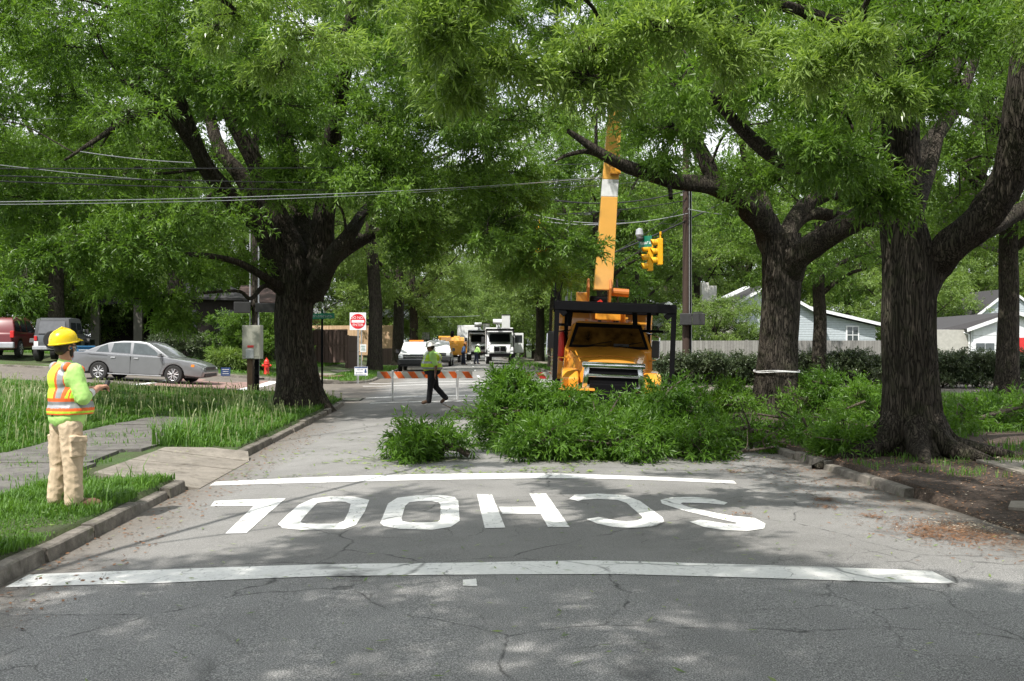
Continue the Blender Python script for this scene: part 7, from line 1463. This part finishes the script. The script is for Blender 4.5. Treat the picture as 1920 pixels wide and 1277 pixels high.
# --- flagger
p = G(124, 955); LOS = math.atan2(p[1], p[0]); RZ = LOS-math.pi/2+math.radians(24)
fl = thing('person', 'person in yellow hard hat, orange-striped lime vest and khaki trousers on the verge', 'person', (p[0], p[1], float(land_z(p[0], p[1]))+0.012), RZ)
HR = Matrix.Rotation(math.radians(14), 3, 'Z') @ Matrix.Rotation(math.radians(9), 3, 'Y'); HC = (-0.01, 0.0, 1.545)
b = MB(); head(b, HC, HR, 0.98)
cap(b, (-0.005, 0, 1.36), (-0.01, 0, 1.47), 0.062, 0.056); b.ball((0.0, 0, 1.22), (0.11, 0.17, 0.17), 16, 12); b.ball((0.01, 0, 1.0), (0.11, 0.15, 0.18), 16, 12); b.ball((0.0, 0, 0.84), (0.11, 0.155, 0.12), 16, 12)
shR, elR, wrR = (0.0, -0.185, 1.31), (0.055, -0.245, 1.06), (0.27, -0.10, 1.145); shL, elL, wrL = (0.02, 0.185, 1.31), (0.10, 0.24, 1.07), (0.30, 0.06, 1.13)
for a_, e_, w_ in ((shR, elR, wrR), (shL, elL, wrL)): cap(b, a_, e_, 0.052, 0.043); cap(b, e_, w_, 0.044, 0.029)
hand(b, wrR, (0.9, 0.45, 0.18), 0.009, 0.9, 1); hand(b, wrL, (0.85, -0.4, 0.15), 0.009, 0.9, -1)
hpR, knR, anR = (0.0, -0.095, 0.80), (0.015, -0.115, 0.44), (0.02, -0.125, 0.09); hpL, knL, anL = (0.0, 0.095, 0.80), (-0.005, 0.125, 0.44), (-0.03, 0.15, 0.09)
for h_, k_, a_ in ((hpR, knR, anR), (hpL, knL, anL)): cap(b, h_, k_, 0.083, 0.056); cap(b, k_, a_, 0.054, 0.038); cap(b, a_, (a_[0]+0.12, a_[1], 0.05), 0.038, 0.03)
remeshed('body', b, 0.0062, 4, ['skin'], fl); eyes(fl, HC, HR, 0.98)
hb = MB(); hq = lambda x, y, z: tuple(Vector(HC)+HR @ Vector((x, y, z))); hb.ball(hq(-0.025, 0, 0.02), (0.094, 0.082, 0.088), 18, 12); hb.ball(hq(-0.045, 0, -0.04), (0.055, 0.066, 0.05), 16, 10)
for s_ in (-1, 1): hb.ball(hq(0.035, s_*0.058, -0.05), (0.022, 0.012, 0.05), 10, 8)
hb.ball(hq(0.062, 0, -0.092), (0.026, 0.030, 0.022), 10, 8)
remeshed('hair', hb, 0.007, 2, ['hair'], fl, 0.002, 60)
# hard hat
hh = MB(); HT = Matrix.Rotation(math.radians(14), 3, 'Z') @ Matrix.Rotation(math.radians(-9), 3, 'Y')
prof = [(0.135, 0.0), (0.137, 0.010), (0.128, 0.014), (0.126, 0.035), (0.120, 0.068), (0.103, 0.102), (0.072, 0.128), (0.035, 0.141), (0.004, 0.144)]
hh.lathe(prof, 32, sx=1.10, sy=0.92); n0 = len(hh.v); hh.prism([(0.10, 0.004), (0.185, -0.004), (0.180, 0.006), (0.12, 0.03)], -0.075, 0.075, 'y', lambda q_: 1-0.35*(q_[0] > 0.15))
hh.tube([(-0.13, 0, 0.055), (-0.09, 0, 0.12), (0, 0, 0.151), (0.085, 0, 0.118), (0.135, 0, 0.05)], 0.012, 8)
for s_ in (-1, 1): hh.tube([(-0.115, s_*0.03, 0.06), (-0.08, s_*0.035, 0.113), (0, s_*0.04, 0.139), (0.075, s_*0.035, 0.110)], 0.007, 6)
hh.v = [tuple(Vector((HC[0]-0.012, HC[1], HC[2]+0.028))+HT @ Vector(v)) for v in hh.v]; hh.build('hard_hat', 'hat_yellow', fl, smooth=True)
MB().ball(tuple(Vector(HC)+HR @ Vector((-0.005, -0.092, -0.018))), (0.012, 0.012, 0.012)).build('ear_plug', 'bin_blue', fl, smooth=True)
gl = MB(); gl.tube([tuple(Vector(HC)+HR @ Vector(v)) for v in ((-0.01, -0.083, 0.012), (0.06, -0.072, 0.012), (0.10, -0.045, 0.010), (0.106, 0, 0.010), (0.10, 0.045, 0.010), (0.06, 0.072, 0.012), (-0.01, 0.083, 0.012))], 0.0045, 6); gl.build('safety_glasses', 'black_plastic', fl)
# shirt
b = MB(); b.ball((0.0, 0, 1.24), (0.145, 0.205, 0.17), 20, 14); b.ball((0.005, 0, 1.05), (0.155, 0.195, 0.24), 20, 14); b.ball((0.01, 0, 0.88), (0.165, 0.205, 0.15), 20, 14); cap(b, (-0.01, 0, 1.33), (-0.012, 0, 1.39), 0.085, 0.068)
for a_, e_, w_ in ((shR, elR, wrR), (shL, elL, wrL)): cap(b, a_, e_, 0.078, 0.072); m_ = tuple(Vector(e_).lerp(Vector(w_), 0.12)); cap(b, e_, m_, 0.070, 0.066)
remeshed('shirt', b, 0.0085, 4, ['shirt_lime'], fl, 0.012, 9.0, cut=lambda c: c.z < 0.785 and abs(c.y) < 0.3, seed=1)
# vest
b = MB(); b.ball((-0.005, 0, 1.23), (0.162, 0.19, 0.17), 20, 14); b.ball((0.015, 0, 1.06), (0.178, 0.20, 0.24), 20, 14); b.ball((0.03, 0, 0.93), (0.200, 0.222, 0.16), 22, 14); b.ball((0.10, 0, 0.95), (0.16, 0.19, 0.15), 20, 12)
for s_ in (-1, 1): cap(b, (-0.05, s_*0.125, 1.345), (0.07, s_*0.12, 1.32), 0.055, 0.055)
def vm(c):
    z, y = c.z, abs(c.y+0.0)
    if z < 0.912: return 1
    if 0.935 < z < 1.055: return 2 if 0.962 < z < 1.022 else 1
    if z >= 1.045:
        e = 0.125-0.05*max(0, 1.2-z)*2*(1 if c.x < 0 else 0.4)
        if abs(y-e) < 0.052: return 2 if abs(y-e) < 0.026 else 1
        if y > 0.178 and z < 1.33: return 1 if y < 0.186 else 0
    return 0
remeshed('safety_vest', b, 0.0065, 4, ['vest_lime', 'trim_orange', 'trim_silver'], fl, 0.010, 6.0, matfn=vm, cut=lambda c: c.z < 0.90 or (c.x > 0.02 and abs(c.y) < 0.035+0.10*max(0, c.z-1.05) and c.z > 0.86) or (abs(c.y) > 0.215 and c.z > 1.06) or (math.hypot(c.x-0.02, c.y) < 0.085 and c.z > 1.34), seed=3)
# trousers with cargo pockets
b = MB(); b.ball((0.0, 0, 0.83), (0.135, 0.175, 0.11), 20, 12)
for h_, k_, a_ in ((hpR, knR, anR), (hpL, knL, anL)): cap(b, (h_[0], h_[1], 0.80), k_, 0.112, 0.094); cap(b, k_, (a_[0], a_[1], 0.09), 0.092, 0.084); b.ball((a_[0]+0.005, a_[1], 0.095), (0.092, 0.084, 0.035))
b.box((0.02, -0.215, 0.60), (0.15, 0.035, 0.19)); b.box((0.0, 0.22, 0.60), (0.15, 0.035, 0.19)); b.box((0.02, -0.225, 0.675), (0.16, 0.035, 0.055))
remeshed('trousers', b, 0.0075, 3, ['khaki'], fl, 0.019, 8.0, seed=5, zs=1.1)
MB().lathe([(0.150, 0.885), (0.152, 0.92)], 28, sy=1.22).build('belt', 'boot_brown', fl)
for (ax, ay, _) in (anR, anL):
    b = MB(); cap(b, (ax-0.015, ay, 0.10), (ax-0.005, ay, 0.05), 0.052, 0.05); cap(b, (ax+0.0, ay, 0.055), (ax+0.17, ay-0.06, 0.048), 0.052, 0.050); b.ball((ax+0.185, ay-0.066, 0.045), (0.058, 0.055, 0.042)); o = remeshed('boot', b, 0.008, 3, ['boot_brown'], fl)
    MB().prism([(ax-0.06, ay-0.045), (ax+0.19, ay-0.12), (ax+0.245, ay-0.08), (ax+0.22, ay-0.02), (ax-0.05, ay+0.05)], 0.0, 0.022, 'z').build('sole', 'black_plastic', o, bevel=0.005)
a_, e_ = Vector(elR), Vector(wrR); q = a_.lerp(e_, 0.36); r_ = a_.lerp(e_, 0.56); MB().tube([q, a_.lerp(e_, 0.46), r_], [0.043, 0.042, 0.039], 16).build('arm_wrap', 'wrap_white', fl, smooth=True)
MB().box((0.395, -0.01, 1.165), (0.03, 0.06, 0.10), Matrix.Rotation(0.4, 3, 'Y')).build('radio', 'black_plastic', fl, bevel=0.008)

# --- generic small figure
def figure(label, loc, rz, J, hat, shirt, vest, trousers, boots, build=1.0, skin='skin_dark', sleeve=0.95, vstripe=None, brim=0.05, group=None):
    t = thing('person', label, 'person', loc, rz, group); w = build
    b = MB(); HC = J['head']; R = Matrix.Rotation(J.get('nod', 0.0), 3, 'Y'); head(b, HC, R); nk = Vector(HC)-Vector((0.02, 0, 0.17)); cap(b, nk, Vector(HC)-Vector((0.01, 0, 0.05)), 0.065, 0.058)
    ch, pv = J['chest'], J['pelvis']; b.ball(ch, (0.12*w, 0.17, 0.17), 14, 10); b.ball(tuple((Vector(ch)+Vector(pv))/2), (0.12*w, 0.15, 0.2), 14, 10); b.ball(pv, (0.12*w, 0.16, 0.12), 14, 10)
    for s_ in 'RL':
        sh, el, wr = J['sh'+s_], J['el'+s_], J['wr'+s_]; cap(b, sh, el, 0.053*w**.5, 0.044); cap(b, el, wr, 0.044, 0.028); hand(b, wr, Vector(wr)-Vector(el), 0.009, 0.5, 1 if s_ == 'R' else -1, up=Vector((1, 0, 0.2)))
        hp, kn, an, to = J['hp'+s_], J['kn'+s_], J['an'+s_], J['to'+s_]; cap(b, hp, kn, 0.085, 0.058); cap(b, kn, an, 0.055, 0.038); cap(b, an, to, 0.035, 0.028)
    remeshed('body', b, 0.010, 3, [skin], t); eyes(t, HC, R)
    hb = MB(); hb.ball(tuple(Vector(HC)+Vector((-0.03, 0, 0.01))), (0.09, 0.082, 0.09)); hb.build('hair', 'hair', t, smooth=True)
    b = MB(); b.ball(ch, (0.15*w, 0.20*w**.5, 0.18), 16, 12); b.ball(tuple((Vector(ch)+Vector(pv))/2+Vector((0.02*w, 0, 0))), (0.165*w, 0.19*w**.5, 0.24), 16, 12); b.ball(tuple(Vector(pv)+Vector((0, 0, 0.08))), (0.155*w, 0.19*w**.5, 0.12), 16, 12); cap(b, Vector(ch)+Vector((0, 0, .12)), nk+Vector((0, 0, .02)), 0.09, 0.068)
    for s_ in 'RL': sh, el = Vector(J['sh'+s_]), Vector(J['el'+s_]); cap(b, sh, sh.lerp(el, sleeve), 0.082, 0.07)
    hem = pv[2]-0.02; remeshed('shirt', b, 0.012, 3, [shirt], t, 0.012, 8, cut=lambda c: c.z < hem-0.05 and abs(c.y) < 0.16*w)
    if vest:
        b = MB(); b.ball(ch, (0.165*w, 0.195*w**.5, 0.175), 16, 12); b.ball(tuple((Vector(ch)+Vector(pv))/2+Vector((0.02*w, 0, 0))), (0.185*w, 0.21*w**.5, 0.25), 16, 12); b.ball(tuple(Vector(pv)+Vector((0, 0, 0.10))), (0.18*w, 0.215*w**.5, 0.11), 16, 12)
        zz = (ch[2]+pv[2])/2
        def vf(c):
            if abs(c.z-zz-0.06) < 0.028 or abs(c.z-zz+0.10) < 0.028: return 1
            if c.z > zz+0.08 and abs(abs(c.y)-0.12) < 0.028: return 1
            return 0
        remeshed('safety_vest', b, 0.010, 3, ['vest_lime', 'trim_silver'], t, 0.008, 8, matfn=vf, cut=lambda c: c.z < hem or (math.hypot(c.x-nk.x, c.y) < 0.08 and c.z > ch[2]))
    b = MB(); b.ball(pv, (0.15*w, 0.185*w**.5, 0.13), 16, 12)
    for s_ in 'RL': hp, kn, an = J['hp'+s_], J['kn'+s_], J['an'+s_]; cap(b, hp, kn, 0.112*w**.5, 0.085); cap(b, kn, an, 0.083, 0.075)
    remeshed('trousers', b, 0.012, 3, [trousers], t, 0.012, 8)
    for s_ in 'RL':
        an, to = J['an'+s_], J['to'+s_]; b = MB(); cap(b, an, Vector(an).lerp(Vector(to), 0.1)-Vector((0, 0, 0.02)), 0.052, 0.05); cap(b, an, to, 0.05, 0.046); remeshed('boot', b, 0.010, 2, [boots], t)
    hh = MB(); hh.lathe([(0.13+brim, -0.01), (0.13+brim, 0.0), (0.128, 0.014), (0.122, 0.06), (0.10, 0.10), (0.05, 0.135), (0.004, 0.142)], 24, sx=1.08, sy=0.94)
    hR = Matrix.Rotation(J.get('nod', 0.0)*1.0+0.0, 3, 'Y'); hh.v = [tuple(Vector((HC[0]-0.01, HC[1], HC[2]+0.035))+hR @ Vector(v)) for v in hh.v]; hh.build('hard_hat', hat, t, smooth=True); return t
J = dict(head=(0.06, 0, 1.56), nod=0.22, chest=(0.0, 0, 1.27), pelvis=(0.0, 0, 0.90), shL=(0.0, 0.21, 1.35), elL=(-0.09, 0.27, 1.06), wrL=(-0.07, 0.26, 0.83), shR=(0.0, -0.21, 1.35), elR=(0.06, -0.25, 1.06), wrR=(0.18, -0.22, 0.86),
         hpL=(0.0, 0.10, 0.84), knL=(0.06, 0.10, 0.46), anL=(0.10, 0.10, 0.10), toL=(0.26, 0.10, 0.05), hpR=(0.0, -0.10, 0.84), knR=(-0.10, -0.10, 0.46), anR=(-0.36, -0.10, 0.17), toR=(-0.25, -0.10, 0.06))
figure('stout person in white helmet and lime vest walking left in front of the barricade', GD(811, 29.1), math.radians(182), J, 'hat_white', 'shirt_lime', True, 'trousers_black', 'boot_brown', 1.55, sleeve=0.85, brim=0.055)
J2 = dict(head=(0.14, 0, 1.57), nod=0.5, chest=(0.03, 0, 1.27), pelvis=(-0.02, 0, 0.93), shL=(0.02, 0.2, 1.36), elL=(0.02, 0.24, 1.08), wrL=(0.10, 0.2, 0.88), shR=(0.02, -0.2, 1.36), elR=(0.0, -0.24, 1.08), wrR=(0.12, -0.2, 0.92),
          hpL=(0, 0.1, 0.86), knL=(-0.02, 0.11, 0.47), anL=(-0.12, 0.12, 0.09), toL=(0.03, 0.12, 0.05), hpR=(0, -0.1, 0.86), knR=(0.06, -0.1, 0.47), anR=(0.10, -0.1, 0.09), toR=(0.25, -0.1, 0.05))
figure('distant person in blue shirt and tan hat standing beside the second white truck', GD(869, 83), math.radians(5), J2, 'hat_orange', 'shirt_blue', False, 'jeans_navy', 'boot_brown', 1.0)
J3 = dict(J2); J3['head'] = (0.2, 0, 1.46); J3['chest'] = (0.1, 0, 1.2); J3['shL'] = (0.12, .2, 1.26); J3['shR'] = (0.12, -.2, 1.26); J3['elL'] = (.25, .24, 1.02); J3['wrL'] = (.42, .18, 1.0); J3['elR'] = (.22, -.24, 1.0); J3['wrR'] = (.4, -.2, .98)
figure('distant person in lime shirt leaning over beside the nearer white bucket truck', GD(893, 86), math.radians(20), J3, 'hat_white', 'shirt_lime', False, 'jeans_navy', 'boot_brown', 1.0)
if par_scene[0]: bpy.data.scenes.remove(par_scene[0])
